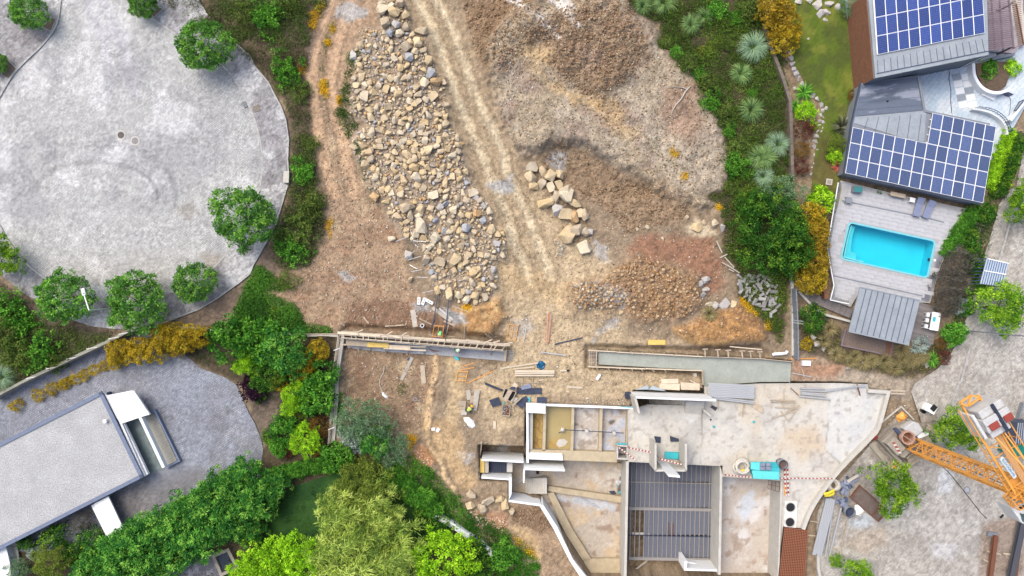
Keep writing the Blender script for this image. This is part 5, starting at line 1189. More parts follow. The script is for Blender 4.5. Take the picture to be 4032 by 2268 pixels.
lo=link('lettering',tm,CR,Matrix.Translation((ba+bb)/2+up*.045)@Mt@Matrix.Rotation(R(-18),4,'X')@Matrix.Translation((0,0,.0))@Matrix.Diagonal(((bb-ba).length/2.15,1,1,1)))
BSE=thing('crane_base','grimy concrete ballast blocks stacked around the foot of the crane','crane base',tuple(c6(560,800,0)))
for p,z0,z1,m_b in((((180,860),(420,620),(620,500),(740,560),(300,900)),0,.9,M_bal2),(((540,630),(720,510),(800,540),(880,670),(760,760),(600,700)),.9,1.6,M_ballast),(((270,890),(420,770),(590,960),(450,1090)),.9,1.7,M_bal2),(((440,1080),(590,960),(690,1010),(560,1130)),.3,1.3,M_bal2),(((110,800),(190,860),(450,1090),(680,1370),(640,1380),(380,1100)),0,.8,M_bal2),(((590,480),(640,470),(820,560),(880,680),(830,640)),0,.7,M_bal2),
                       (((620,1130),(840,1180),(700,1300),(600,1240)),0,.25,M_bal2)):
    prism('ballast_block',[c6(*k,z1) for k in p],z0,z1,m_b,BSE,.05)
for i in range(6):
    d=.09*i;prism('stripe',[c6(356+i*20,862+i*32,1.74),c6(400+i*20,860+i*32,1.74),c6(412+i*20,884+i*32,1.74),c6(368+i*20,890+i*32,1.74)],1.7,1.74,M_red if i%2==0 else M_wht,BSE)
for p,m_b in((((590,1230),(610,1225),(625,1248),(600,1255)),M_wht),(((600,1255),(625,1248),(640,1268),(612,1278)),M_red)):prism('stripe',[c6(*k,.85) for k in p],.8,.84,m_b,BSE)
CB=thing('concrete_bucket','open round rusty concrete bucket at the mast foot','concrete bucket',tuple(c6(620,770,1.7)))
cc=c6(622,784,2.3);m_=MB();m_.ring(cc,.52,.62,1.75,2.3,26);m_.ring(cc,.58,.68,2.28,2.36,26);m_.obj('rim',mat('rusty_pink',S(196,156,138),.8,4,.15),CB)
m_=MB();m_.cyl(cc,.3,.9,1.76,20,.58);m_.obj('cone',M_rebar,CB);plank('cross_bar',Vector((cc.x-.5,cc.y+.25,2.3)),Vector((cc.x+.5,cc.y-.4,2.3)),.05,.05,M_pallet,CB)
prism('blue_bracket',[c6(390,640,1.9),c6(440,620,1.9),c6(520,700,1.9),c6(470,730,1.9)],1.5,1.9,M_steelb,CB)
def pallet(corners,z,n,label,fr=None):
    p=[fr(*k,z) for k in corners];t=thing('pallet',label,'pallet',tuple(sum(p,Vector())/4),'wooden pallets around the crane foot')
    for i in range(n):a=(i+.5)/n;plank('slat',p[0].lerp(p[1],a),p[3].lerp(p[2],a),(p[1]-p[0]).length/n*.5,.03,M_pallet,t)
    for i in(.06,.5,.94):plank('bearer',p[0].lerp(p[3],i)-up*.07,p[1].lerp(p[2],i)-up*.07,.1,.1,M_pallet,t)
    return t
pallet(((580,1120),(740,1010),(830,1150),(680,1250)),.6,7,'wooden pallet leaning below the red and white striped block',c6)
pallet(((820,810),(960,690),(1070,870),(940,950)),1.2,7,'wooden pallet with a torn white wrap between block and tree',c6)
pallet(((960,560),(1100,620),(1030,750),(910,660)),.3,6,'wooden pallet lying flat beyond the ballast, by the tree trunk',c6)
wr=MB();wr.add([c6(x,y,1.32+.05*((i*7)%3)) for i,(x,y) in enumerate(((770,760),(830,700),(930,680),(985,700),(960,735),(880,770),(800,800)))],[tuple(range(7))]);o_=wr.obj('plastic_wrap',M_foam);so=o_.modifiers.new('thickness','SOLIDIFY');so.thickness=.03;tag(o_,'torn white plastic wrap on the raised pallet by the crane','plastic wrap')
for(ln,lab) in((((500,260),(180,520)),'left'),(((520,270),(800,560)),'right')):pass
yb=thing('yard_kerb','low concrete border stones framing the crane foot','border',tuple(c6(400,400,0)))
wallp('border_stone',[c6(190,520,.2),c6(510,262,.2),c6(720,480,.2)],-.1,.2,.12,M_conc,yb);wallp('border_stone',[c6(0,880,.2),c6(180,1090,.2),c6(330,1290,.2)],-.1,.2,.5,M_bal2,yb)
for i in range(7):plank('stone_strip',c6(150+i*26,640-i*14,.2),c6(190+i*26,690-i*14,.2),.08,.1,M_bal2,yb)
for i in range(7):plank('stone_strip',c6(150+i*30,960+i*18,.2),c6(200+i*30,1010+i*26,.1),.1,.1,M_bal2,yb)
for(x,y,s,m_,nm,lab,cat) in((530,450,.5,M_orange,'orange_bag','crumpled orange bag on the kerb stones behind the crane foot','bag'),(400,1260,.45,M_orange,'orange_tray','orange rubbish in a small white framed pit below the ballast','tray'),(90,795,.25,M_red,'red_can','small red can beside the curved parapet','can')):
    p=c6(x,y,.2);b=bmesh.new();bmesh.ops.create_icosphere(b,subdivisions=2,radius=s)
    for v in b.verts:v.co=Vector((v.co.x*(1+.3*rnd.uniform(-1,1)),v.co.y*(1+.3*rnd.uniform(-1,1)),max(0,v.co.z*.5+.1*rnd.uniform(-1,1))))
    me=bpy.data.meshes.new(nm);b.to_mesh(me);b.free();me.materials.append(m_);tag(link(nm,me,None,Matrix.Translation((p.x,p.y,.02))),lab,cat)
t=thing('pit_surround','white square pit frame around the orange rubbish','frame',tuple(c6(390,1260,.1)));wallp('frame',[c6(330,1265,.2),c6(390,1200,.2),c6(470,1290,.2),c6(410,1345,.2)],-.05,.2,.1,M_foam,t,True)
p=c6(1010,300,.7);t=thing('site_cart','small white tool box with black lid tangled in cables on the verge','tool box',tuple(p));block('body',(p.x,p.y,0),1.1,.75,.65,-.5,M_foam,t);block('lid',(p.x+.25,p.y+.1,.66),.5,.6,.08,-.7,M_dark,t);block('foot_plate',(p.x-.5,p.y-.35,0),.7,.3,.1,-.5,M_bal2,t)
m_=MB();m_.tube([c6(x,y,.06) for x,y in((1000,0),(960,90),(890,190),(840,290),(830,400),(800,500))],.03,5);m_.tube([c6(x,y,.06) for x,y in((1010,90),(1060,200),(1110,240),(1080,180),(1150,160),(1170,220),(1230,250),(1330,270))],.03,5);m_.tube([c6(x,y,.06) for x,y in((1060,380),(1090,460),(1110,440),(1190,470))],.03,5)
tag(m_.obj('cable',M_dark),'tangled black cables around the white tool box','cable')
m_=MB();m_.tube([q(3,2,x,y,.05) for x,y in((1520,520),(1590,590),(1600,640))],.025,5);m_.tube([q(3,2,x,y,.05) for x,y in((1340,610),(1420,690),(1500,790),(1570,880),(1640,970),(1690,1020))],.03,5)
tag(m_.obj('cable',M_dark),'long black cable stretched across the setts under the crane','cable')
c=q(3,2,1540,803,.02);t=thing('manhole_cover','round metal manhole cover in the street under the crane mast','manhole cover',tuple(c));m_=MB();m_.cyl(c,.24,.004,.03,24);m_.obj('lid',M_alu,t);m_=MB();m_.ring(c,.26,.33,.004,.035,24);m_.obj('ring',M_zincd,t)
t=thing('site_container','ribbed blue grey container with a teal end at the street edge','container',tuple(c7(1000,0,0)))
cq=[q(3,2,1925,300,2.4),q(3,2,2060,300,2.4),q(3,2,2060,460,2.4),q(3,2,1905,455,2.4)]
prism('body',cq,0,2.4,M_steelb,t)
for i in range(10):a=i/9;plank('roof_rib',cq[0].lerp(cq[1],a)+up*.02,cq[3].lerp(cq[2],a)+up*.02,.06,.06,M_alu,t)
prism('end',[q(3,2,1904,460,2.2),q(3,2,2060,465,2.2),q(3,2,2060,560,2.2),q(3,2,1880,540,2.2)],0,2.2,M_green,t)
wallp('street_wall',[q(3,2,1968,150,.5),q(3,2,1890,420,.5),q(3,2,1870,560,.5)],-.1,.5,.15,M_zincd,None);tag(bpy.data.objects['street_wall'],'low dark wall beside the ribbed container','wall')
def beam(a,b,wd,hh,m,lab,grp=None):
    t=thing('steel_beam',lab,'beam',tuple((a+b)/2),grp);s=(b-a).normalized();n_=Vector((-s.y,s.x,0))
    plank('web',a+up*(hh/2),b+up*(hh/2),.05,hh,m,t);plank('flange',a+up*hh,b+up*hh,wd,.05,m,t);plank('flange',a+up*.03,b+up*.03,wd,.05,m,t)
beam(q(3,2,1745,1140,.3),q(3,2,1700,1480,.3),.4,.35,M_rebar,'short rusty brown steel beam on cross timbers')
beam(q(3,2,1950,1010,.5),q(3,2,1850,1480,.5),.55,.45,mat('dark_slate_steel',S(84,86,94),.6,2,.15),'long dark slate steel beam passing below the crane cab')
beam(q(3,2,1930,1210,.2),q(3,2,1895,1480,.2),.25,.2,M_rebar,'thin rusty brown beam tucked beside the dark slate beam')
for i,(a,b,lab) in enumerate((((1695,1264),(1795,1288),'pale timber bearer under the short rusty beam'),((1665,1325),(1712,1350),'pale timber stub sticking out left of the rusty beam'),((1815,1280),(1930,1295),'pale timber bearer under the dark slate beam'))):tag(plank('timber_bearer',q(3,2,*a,.12),q(3,2,*b,.12),.12,.1,M_timber),lab,'timber')
c=q(3,2,1725,1135,.2);tag(block('steel_box',(c.x,c.y,.004),.9,.4,.35,-.1,M_zincd),'grey steel box at the head of the short rusty beam','box')
tag(block('black_rag',(q(3,2,1800,1000).x,q(3,2,1800,1000).y,.004),.45,.2,.06,.7,M_dark),'black rag lying on the setts below the crane cab','rag')
# ---------------------------------------------------------------- materials on the deck
def barrier(a,b,n,z,wd,lab,fr,cat='barrier',grp=None,hh=.06):
    a=fr(*a,z);b=fr(*b,z);t=thing('striped_barrier',lab,cat,tuple((a+b)/2),grp)
    for i in range(n):plank('stripe',a.lerp(b,i/n),a.lerp(b,(i+1)/n),wd,hh,M_red if i%2==0 else M_wht,t)
    for e in(a,b):
        if z>.9:plank('post',Vector((e.x,e.y,.3)),e,.06,.06,M_timber2,t)
    return t
barrier((906,486),(1076,520),14,1.1,.14,'red and white barrier board from the duct corner to the shaft wall',f2)
barrier((824,478),(955,575),14,1.0,.13,'red and white barrier board sloping over the small duct',f2)
barrier((1140,568),(1305,612),14,2.4,.14,'red and white barrier board across the front of the shaft',f2)
barrier((1630,690),(1826,708),16,1.0,.12,'red and white barrier left of the turquoise stack',f2)
barrier((128,715),(545,718),30,.9,.11,'long red and white barrier running to the curved parapet',f3)
barrier((170,645),(180,850),12,.5,.16,'upright bundle barrier leaning beside the barrel, left piece',f3)
barrier((192,645),(200,845),12,.5,.16,'upright bundle barrier leaning beside the barrel, right piece',f3)
tag(plank('orange_strip',f3(168,770,.5),f3(176,850,.5),.1,.08,M_orange),'orange strip beside the leaning striped barriers','strip')
def box_thing(name,lab,cat,pts,z0,z1,m,fr,bev=.02,grp=None):
    o=prism(name,[fr(*p,z1) for p in pts],z0,z1,m,None,bev);return tag(o,lab,cat,grp)
box_thing('turquoise_block','flat turquoise insulation block inside the concrete shaft','insulation block',((1180,518),(1284,524),(1282,574),(1180,568)),.304,.6,M_cyan,f2)
ST=thing('insulation_stack','turquoise wrapped stack of insulation boards at the edge of the garage drop','stack',tuple(c8(490,260,.3)))
for i in range(9):
    z=.32+i*.12;j=rnd.uniform(-.03,.03);p=[c8(330+i*3,165+i*8.5,z),c8(625+i*3,168+i*8.5,z),c8(650,300+i*8,z),c8(325+i*4,285+i*8,z)]
    prism('board',p,z,z+.108,M_cyan,ST)
prism('board',[c8(345,262,1.5),c8(650,280,1.5),c8(652,368,1.5),c8(362,355,1.5)],1.41,1.5,mat('pale_turquoise_board',S(104,222,222),.45,2,.1,spec=.5),ST)
prism('board',[c8(332,170,1.46),c8(432,172,1.46),c8(436,262,1.46),c8(330,250,1.46)],1.41,1.46,bpy.data.materials['pale_turquoise_board'],ST)
for i in range(4):
    x=438+(i%2)*64;y=182+(i//2)*42;prism('grey_brick',[c8(x,y,1.62),c8(x+58,y+2,1.62),c8(x+58,y+38,1.62),c8(x,y+36,1.62)],1.42,1.62,M_brk,ST,.02)
def hose(name,lab,c,rad,n,z,m,tr=.13,jit=.12):
    m_=MB();pts=[]
    for k in range(n):
        ox,oy=rnd.uniform(-jit,jit),rnd.uniform(-jit,jit)
        for i in range(24):a=2*math.pi*i/24;pts.append((c.x+ox+math.cos(a)*rad,c.y+oy+math.sin(a)*rad*.95,z+.1+k*.13+i*.13/24))
    m_.tube(pts,tr,8);return tag(m_.obj(name,m,None,0,True),lab,'hose')
hose('hose_coil','pale corrugated hose coiled on the deck left of the turquoise stack',c8(222,210,.5),.62,4,.35,M_hose,.13,.16)
hose('hose_coil','pale hose coil hanging outside the curved parapet',c8(1270,420,.5),.5,3,.1,M_hose,.12,.2)
m_=MB();m_.tube([c8(x,y,.9) for x,y in((1150,530),(1200,520),(1250,495),(1268,480))],.14,8);m_.tube([c8(x,y,.8) for x,y in((1160,545),(1210,545),(1255,530),(1262,500))],.13,8);tag(m_.obj('hose_coil',M_hosey,None,0,True),'bright yellow hose loop beneath the pale hose coil','hose')
m_=MB();cY=c8(240,262,.95);m_.prism([(cY.x-.2,cY.y-.08),(cY.x+.15,cY.y-.1),(cY.x+.2,cY.y+.1),(cY.x-.12,cY.y+.1)],.9,.95);tag(m_.obj('yellow_label',M_hosey),'yellow tag lying on the pale hose coil','tag')
def barrel(c,r,h,lab,m,mi,z0=.304):
    t=thing('barrel',lab,'barrel',(c.x,c.y,z0));m_=MB();m_.ring(c,r*.9,r,z0,z0+h,24);m_.ring(c,r*.88,r*1.04,z0+h-.05,z0+h,24);m_.ring(c,r*.9,r*1.03,z0+h*.5,z0+h*.5+.05,24);m_.obj('shell',m,t,0,True);m_=MB();m_.cyl(c,r*.9,z0+h*.6,z0+h*.7,24);m_.obj('contents',mi,t)
barrel(c8(698,198,1.2),.45,.9,'grey steel barrel with dark brown contents by the turquoise stack',M_zincd,mat('brown_sludge',S(108,88,84),.6,4,.2))
barrel(c8(1452,735,.8),.5,.8,'dark barrel with black contents in the yard by the mortar tray',M_zincd,M_navy,.0)
def pole_stack(name,lab,a,b,n,wd,dirv,m,fr,z,cat='pipes'):
    a=fr(*a,z);b=fr(*b,z);t=thing(name,lab,cat,tuple((a+b)/2));s=(b-a).normalized();nrm=Vector((-s.y,s.x,0))*dirv
    for i in range(n):e=rnd.uniform(-.08,.08);plank('pole',a+nrm*wd*i*1.12+s*e,b+nrm*wd*i*1.12+s*e,wd,.12,m,t)
    return t
pole_stack('steel_beams_stack','row of long pale steel beams across the footing edge of the deck',(1508,4),(1852,22),8,.155,-1,M_alu,f2,.75,'beams')
plank_t=thing('beam_pair','pair of long pale beams below the main row on the deck','beams',tuple(f2(1700,130,.6)))
for k in(0,12):plank('pole',f2(1545,104+k,.7),f2(1845,140+k,.7),.12,.1,M_alu,plank_t)
for a,b,lab in(((1577,66),(1580,200),'thin timber under the pale beams, left one'),((1782,80),(1760,254),'thin timber under the pale beams, right one')):tag(plank('timber',f2(*a,.5),f2(*b,.36),.09,.08,M_timber2),lab,'timber')
bt=thing('beam_bundle','loose bundle of pale beams at the top right of the deck','beams',tuple(f3(380,80,.5)))
for a,b in(((288,40),(468,44)),((290,56),(472,62)),((300,70),(470,84)),((290,80),(480,98)),((278,98),(514,122))):plank('pole',f3(*a,.5),f3(*b,.5),.14,.12,M_alu,bt)
bt=thing('beam_bundle','two long pale beams resting against the parapet corner','beams',tuple(f3(640,40,.5)))
for a,b in(((470,64),(788,12)),((470,54),(786,20))):plank('pole',f3(*a,.6),f3(*b,.6),.12,.1,M_alu,bt)
tag(plank('brown_post',f3(714,10,.5),f3(738,94,.4),.09,.09,M_rebar),'short brown post across the two beams near the parapet','post')
tag(plank('timber',f3(215,38,.4),f3(282,98,.4),.06,.06,M_rebar),'thin dark stick left of the loose beam bundle','stick')
bt=thing('plank_pair','two pale planks sticking out past the curved parapet','planks',tuple(f3(1020,70,.7)))
for y in(57,78):plank('plank',f3(968,y,.75),f3(1076,y+4,.75),.16,.06,M_timber2,bt)
wt=thing('timber_trestle','loose brown timbers and a trestle lying on the deck','timbers',tuple(f3(170,180,.4)))
for a,b,z in(((64,126),(250,134),.5),((68,140),(252,146),.5),((98,182),(262,190),.55),((78,264),(256,208),.45),((168,86),(160,180),.42),((142,212),(200,286),.42),((282,168),(196,288),.5),((68,130),(72,186),.38),((284,166),(180,222),.52)):plank('batten',f3(*a,z),f3(*b,z),.09,.07,M_timber2,wt)
box_thing('plywood_sheet','tilted plywood sheet at the west end of the beam row','sheet',((1830,180),(1855,138),(1920,185),(1916,235)),.31,.36,M_timber2,f2)
box_thing('plywood_sheet','grey plywood sheet in the top left corner of the deck','sheet',((10,40),(60,60),(70,110),(50,108)),.31,.36,M_ply,f3)
t=thing('formply_offcut','navy panel on a pale board near the landing','panel',tuple(f2(1545,188,.35)));prism('board',[f2(1512,180,.36),f2(1535,160,.36),f2(1576,190,.36),f2(1556,214,.36)],.304,.35,M_timber2,t);prism('panel',[f2(1522,184,.4),f2(1534,168,.4),f2(1574,184,.4),f2(1560,208,.4)],.352,.39,M_navy,t)
box_thing('formwork_sheet','square navy panel leaning at the left shaft corner','panel',((1100,402),(1148,406),(1146,450),(1112,444)),.304,.5,M_navy,f2)
box_thing('formwork_sheet','wedge shaped navy panel at the right shaft corner','panel',((1218,398),(1290,424),(1292,440),(1222,440)),.304,.5,M_navy,f2)
for x,y,lab in((1845,292,'tiny turquoise cup on the open deck'),(1546,328,'tiny turquoise scrap left of the cup'),(1524,276,'small dark lump on the deck under the landing')):
    c=f2(x,y,.33);m_=MB();m_.ring(c,.05,.12,.304,.42,10) if 'cup' in lab else m_.cyl(c,.1,.304,.36,7,.06);tag(m_.obj('cup' if 'cup' in lab else 'scrap',M_cyan if 'turq' in lab else M_dark),lab,'cup' if 'cup' in lab else 'scrap')
cb=c8(940,480,.3)
MS=thing('mesh_stack','stack of rusty brown reinforcing mesh beside the round openings','mesh stack',tuple(f3(240,1270,.6)))
ms=[f3(172,1086,.75),f3(344,1106,.75),f3(318,1500,.75),f3(128,1500,.75)]
prism('bundle',ms,.304,.62,mat('deep_rust',S(70,44,36),.9,5,.25),MS)
for i in range(15):plank('long_bar',ms[0].lerp(ms[1],i/14),ms[3].lerp(ms[2],i/14),.045,.05,mat('rust_bar',S(172,112,84),.8,6,.2) if i==0 else bpy.data.materials['rust_bar'],MS)
for i in range(34):plank('cross_bar',ms[0].lerp(ms[3],i/33)+up*.04,ms[1].lerp(ms[2],i/33)+up*.04,.045,.04,bpy.data.materials['rust_bar'],MS)
SF=thing('scaffold_rack','thin rusty scaffold frame against the garage wall','scaffold',tuple(c8(600,440,0)))
for a,b in(((530,376),(655,385)),((530,376),(522,465)),((522,465),(650,505)),((655,385),(650,505)),((570,380),(565,470)),((610,385),(606,490)),((528,420),(652,445))):plank('tube',c8(*a,.25 if a[0]>590 else-.4),c8(*b,.25 if b[0]>590 else-.4),.04,.04,M_rebar,SF)
pole_stack('pole_bundle','bundle of long pale steel poles lying east of the rusty mesh',(488,862),(384,1285),5,.17,1,M_alu,f3,.45,'poles')
for a,b,wd_,lab in(((540,900),(475,1305),.13,'single pale pole right of the pole bundle'),((594,936),(505,1302),.14,'long thin pale pole nearer the barrel')):tag(plank('pole',f3(*a,.25),f3(*b,.15),wd_,.1,M_alu),lab,'pole')
for a,b,lab in(((358,1036),(432,1048),'short timber bridging the parapet and the poles, upper one'),((345,1142),(472,1156),'short timber bridging the mesh and the poles, lower one'),((518,1242),(590,1246),'short timber at the foot of the long thin pole'),((580,990),(650,1018),'short timber beside the dark barrel'),((645,1018),(592,1250),'long thin batten at the edge of the setts'),((590,1250),(590,1310),'lower end batten at the edge of the setts'),((676,1030),(768,966),'dark batten leaning from the mortar tray')):tag(plank('timber',f3(*a,.16),f3(*b,.12),.09,.07,M_timber2),lab,'timber')
wallp('kerb',[f3(436,1160,.25),f3(424,1300,.25),f3(426,1400,.25),f3(450,1500,.25)],-.1,.25,.25,M_conc);tag(bpy.data.objects['kerb.003'] if 'kerb.003' in bpy.data.objects else bpy.data.objects['kerb'],kind='structure')
TR=thing('mortar_tray','large dark brown steel mortar tray beside the two street trees','tray',tuple(f3(800,900,.2)))
M_tray=mat('brown_tray',S(116,102,96),.7,2,.22,.2)
tq=[f3(740,772,.35),f3(948,962,.35),f3(876,1042,.35),f3(670,862,.35)]
prism('floor',tq,.1,.16,M_tray,TR);wallp('side',tq,.1,.36,.07,M_rebar,TR,True);plank('divider',tq[0].lerp(tq[1],.75),tq[3].lerp(tq[2],.75),.05,.15,M_rebar,TR)
for i,(x,y) in enumerate(((585,790),(610,770),(640,745),(660,728),(690,705),(710,690),(620,800),(600,815),(650,770),(675,752),(635,785),(590,755),(660,780),(700,725),(615,740),(685,735),(645,715),(625,820),(577,865),(600,880),(625,870),(556,890),(600,905),(615,915),(585,885),(630,885))):
    c=f3(x,y,.15);M=Matrix.Translation((c.x,c.y,.14+.12*(i%3)))@Euler((rnd.uniform(-.3,.3),rnd.uniform(-.3,.3),rnd.uniform(0,3))).to_matrix().to_4x4()
    M=M@Matrix.Diagonal((.48,.26,.2,1))
    tag(ubox('hollow_brick',M,M_brk if i%4 else M_steelb),'blue grey hollow brick in the loose heap by the mortar tray','brick','hollow bricks heaped by the mortar tray')
tag(plank('timber',f3(640,740,.4),f3(725,690,.5),.25,.2,M_ply),'thick grey timber lying on the brick heap','timber')
box_thing('crumpled_sheet','crumpled white sheet between the barrel and the tray','sheet',((700,920),(730,912),(768,960),(740,1000),(696,985)),.01,.14,M_foam,f3)
# ---------------------------------------------------------------- loose boards and tools on the earth
def gp(c,r,x,y,lift=.05):return onground(nat(c,r,(x,y))[0],lift)
def pl(name,c,r,a,b,wd,hh,m,lab,cat='plank',grp=None,lift=None):
    return tag(plank(name,gp(c,r,*a,(lift or hh/2+.03)),gp(c,r,*b,(lift or hh/2+.03)),wd,hh,m),lab,cat,grp)
def board(c,r,a,b,wd,m,lab,name='board',cat='board',lift=.06):return pl(name,c,r,a,b,wd,.05,m,lab,cat,None,lift)
board(1,1,(1192,895),(1212,1024),.5,M_ply,'wide grey board lying upright on the red earth above the formwork')
board(1,1,(1340,880),(1480,980),.36,M_ply,'long pale form panel lying aslant below the rock heap')
board(1,1,(1390,885),(1495,970),.16,M_alu,'narrow metal edged strip along the pale form panel')
for a,b,wd_,lab in(((822,950),(862,998),.12,'short plank left of the wide grey board'),((985,1018),(1125,1010),.12,'lone horizontal plank above the formwork'),((1240,960),(1335,1006),.11,'plank running from the white pipe to the frame'),((1425,980),(1508,1014),.18,'brown plank below the pale form panel'),((1488,868),(1606,908),.12,'plank at the foot of the rock heap'),((1460,1010),(1440,1095),.1,'plank beside the orange ladder frame'),((1740,1075),(1795,1115),.2,'double plank end by the gold bank, left one'),((1770,1065),(1810,1110),.12,'double plank end by the gold bank, right one'),((1808,1100),(1872,1064),.08,'thin batten beyond the double plank ends'),((1310,1082),(1350,1090),.1,'plank end left of the orange frame'),((1440,1094),(1508,1098),.1,'plank lying right of the orange frame')):pl('plank',1,1,a,b,wd_,.05,M_timber2,lab)
for a,b,lab in(((1384,792),(1334,1066),'long thin steel pole crossing the red earth, left one'),((1466,816),(1438,1080),'long thin steel pole crossing the red earth, right one'),((1583,1020),(1578,1120),'short thin steel pole by the formwork end')):pl('pole',1,1,a,b,.09,.09,M_steelb if 'short' not in lab else M_alu,lab,'pole',None,.35)
fr_=thing('tubular_trestle','orange tubular frame standing over the crouching worker','frame',tuple(gp(1,1,1390,1050)))
for a,b in(((1362,1006),(1346,1092)),((1432,1008),(1420,1100)),((1364,1012),(1430,1016)),((1396,1014),(1388,1060)),((1348,1088),(1420,1096))):plank('tube',gp(1,1,*a,.9),gp(1,1,*b,.9),.06,.06,M_orange,fr_)
for(x,y,an,lab) in((1240,828,1.5,'pale concrete block with holes, leftmost of three below the rocks'),(1276,832,1.15,'pale concrete block with holes, middle of three below the rocks'),(1320,835,-.5,'pale concrete block with holes, rightmost of three below the rocks')):
    c=gp(1,1,x,y,0);t=thing('concrete_block',lab,'concrete block',tuple(c));block('body',(c.x,c.y,c.z),.76,.3,.22,an,M_foam,t)
    for k in(-.14,.14):v=Matrix.Rotation(an,3,'Z')@Vector((k,0,0));block('hole',(c.x+v.x,c.y+v.y,c.z+.2),.12,.1,.024,an,M_dark,t)  # black plates on the solid block paint the shade of its holes
c=gp(1,1,1266,1013,0);t=thing('pipe_piece','short white pipe standing on end in the red earth','pipe',tuple(c));m_=MB();m_.ring(c,.14,.2,c.z,c.z+.4,18);m_.obj('pipe',M_foam,t);m_=MB();m_.cyl(c,.14,c.z+.02,c.z+.1,16);m_.obj('pipe_shade_disc',M_dark,t)  # black disc paints the shade inside the pipe
box_thing('yellow_formwork_sheet','yellow form panel lying alone above the footing','panel',((1052,1122),(1184,1122),(1184,1160),(1052,1160)),.12,.2,M_yellow,lambda x,y,z:q(2,1,x,y,z))
pp_=thing('prop_bundle','upright bundle of orange steel props lying at the end of the site road','props',tuple(gp(2,1,300,1030)))
for i,(a,b) in enumerate((((290,920),(282,1148)),((298,912),(288,1150)),((306,910),(294,1146)),((314,914),(298,1150)),((322,922),(300,1142)),((328,930),(304,1140)))):plank('prop',gp(2,1,*a,.2+.03*(i%2)),gp(2,1,*b,.15+.03*(i%2)),.05,.05,(M_alu if i%3==1 else mat('rust_orange',S(220,152,104),.7,5,.15) if i==0 else bpy.data.materials['rust_orange']),pp_)
ff=thing('scaffold_rack','thin orange scaffold frame lying flat near the end of the formwork','scaffold',tuple(gp(2,1,40,1070)))
for a,b in(((10,1004),(76,1016)),((10,1004),(-10,1110)),((76,1016),(56,1128)),((40,1010),(28,1100)),((20,1060),(68,1066)),((-10,1110),(56,1128))):plank('tube',gp(2,1,*a,.1),gp(2,1,*b,.1),.05,.05,M_orange,ff)
pl('pole',2,1,(138,1020),(118,1136),.07,.06,M_alu,'short silver pole beside the orange props','pole');tag(plank('pole',gp(2,1,245,1212,.1),gp(2,1,436,1238,.1),.1,.08,M_alu),'pale steel pole lying right of the formwork end','pole')
tag(plank('dark_cable_line',gp(2,1,350,1155,.1),gp(2,1,560,1105,.1),.12,.04,M_navy),'dark strap lying on the sand left of the yellow panel','strap')
lt=thing('timber_stack','stack of long pale timbers on cross bearers in the middle of the site','timber stack',tuple(gp(2,1,200,1370)))
for a,b,wd_,z in(((52,1354),(348,1354),.2,.32),((52,1370),(348,1368),.16,.3),((52,1386),(346,1386),.16,.26)):plank('beam',gp(2,1,*a,z),gp(2,1,*b,z),wd_,.16,M_timber,lt)
for x in(126,266):plank('bearer',gp(2,1,x,1338,.1),gp(2,1,x,1402,.1),.08,.08,M_timber2,lt)
for a,b,lab in(((-60,1336),(240,1292),'long thin pale plank pointing at the blue bag'),((44,1340),(200,1324),'white plank above the timber stack')):pl('plank',2,1,a,b,.16,.06,M_timber,lab)
jt=thing('timber_cross','small cross of thin battens below the timber stack','battens',tuple(gp(2,1,140,1430)))
for a,b in(((60,1436),(236,1444)),((108,1412),(106,1480)),((184,1412),(190,1480))):plank('batten',gp(2,1,*a,.1),gp(2,1,*b,.1),.08,.06,M_timber2,jt)
c=gp(2,1,248,1313,.0);b=bmesh.new();bmesh.ops.create_icosphere(b,subdivisions=3,radius=.42)
for v in b.verts:v.co=Vector((v.co.x*(1+.2*rnd.uniform(-1,1)),v.co.y*(1+.25*rnd.uniform(-1,1)),max(-.02,v.co.z*.45+.1*rnd.uniform(-1,1))))
me=bpy.data.meshes.new('blue_bag');b.to_mesh(me);b.free();me.materials.append(mat('blue_plastic',S(30,104,146),.4,5,.25,spec=.5));tag(link('blue_bag',me,None,Matrix.Translation(c)),'crumpled bright blue bag beside the white plank','bag')
t=thing('marker_block','short pale timber with a black end right of the timber stack','timber',tuple(gp(2,1,425,1352)));plank('timber',gp(2,1,390,1354,.08),gp(2,1,440,1350,.08),.16,.08,M_timber,t);plank('end',gp(2,1,440,1350,.1),gp(2,1,462,1350,.1),.16,.12,M_dark,t)
t=thing('mallet','large white headed mallet with a long handle on the sand','mallet',tuple(gp(2,1,700,1410)));plank('head',gp(2,1,690,1378,.16),gp(2,1,664,1420,.16),.24,.24,M_foam,t);plank('handle',gp(2,1,684,1398,.12),gp(2,1,780,1452,.08),.06,.05,M_timber,t)
for pts_,lab in((((1152,1416),(1280,1414),(1280,1449),(1152,1449)),'pale board sheet above the stair wall, left one'),(((1140,1450),(1290,1452),(1290,1500),(1135,1492)),'pale board sheet above the stair wall, lower one'),(((1296,1440),(1440,1450),(1440,1500),(1300,1496)),'pale board sheet above the stair wall, right one')):tag(prism('form_sheet',[q(2,1,*p,.2) for p in pts_],.05,.2,M_timber,None),lab,'sheet')
pl('plank',2,1,(1366,1424),(1415,1449),.1,.06,M_timber,'short white plank above the right board sheet')
c=gp(2,1,1400,1384,0);tag(block('bucket',(c.x,c.y,c.z),.35,.35,.3,.2,M_ply),'small pale box in the corner of the footing','box')
pl('plank',2,2,(440,26),(560,36),.2,.06,M_timber,'short pale plank alone on the sand above the rooms');pl('plank',2,2,(438,62),(458,66),.12,.06,M_timber,'tiny offcut under the short pale plank')
pl('rake_pole',2,2,(890,56),(836,130),.05,.04,M_timber2,'thin rake handle lying above the rooms','rake');pl('rake',2,2,(820,122),(842,134),.06,.05,M_rebar,'rake head end lying on the earth above the rooms','rake')
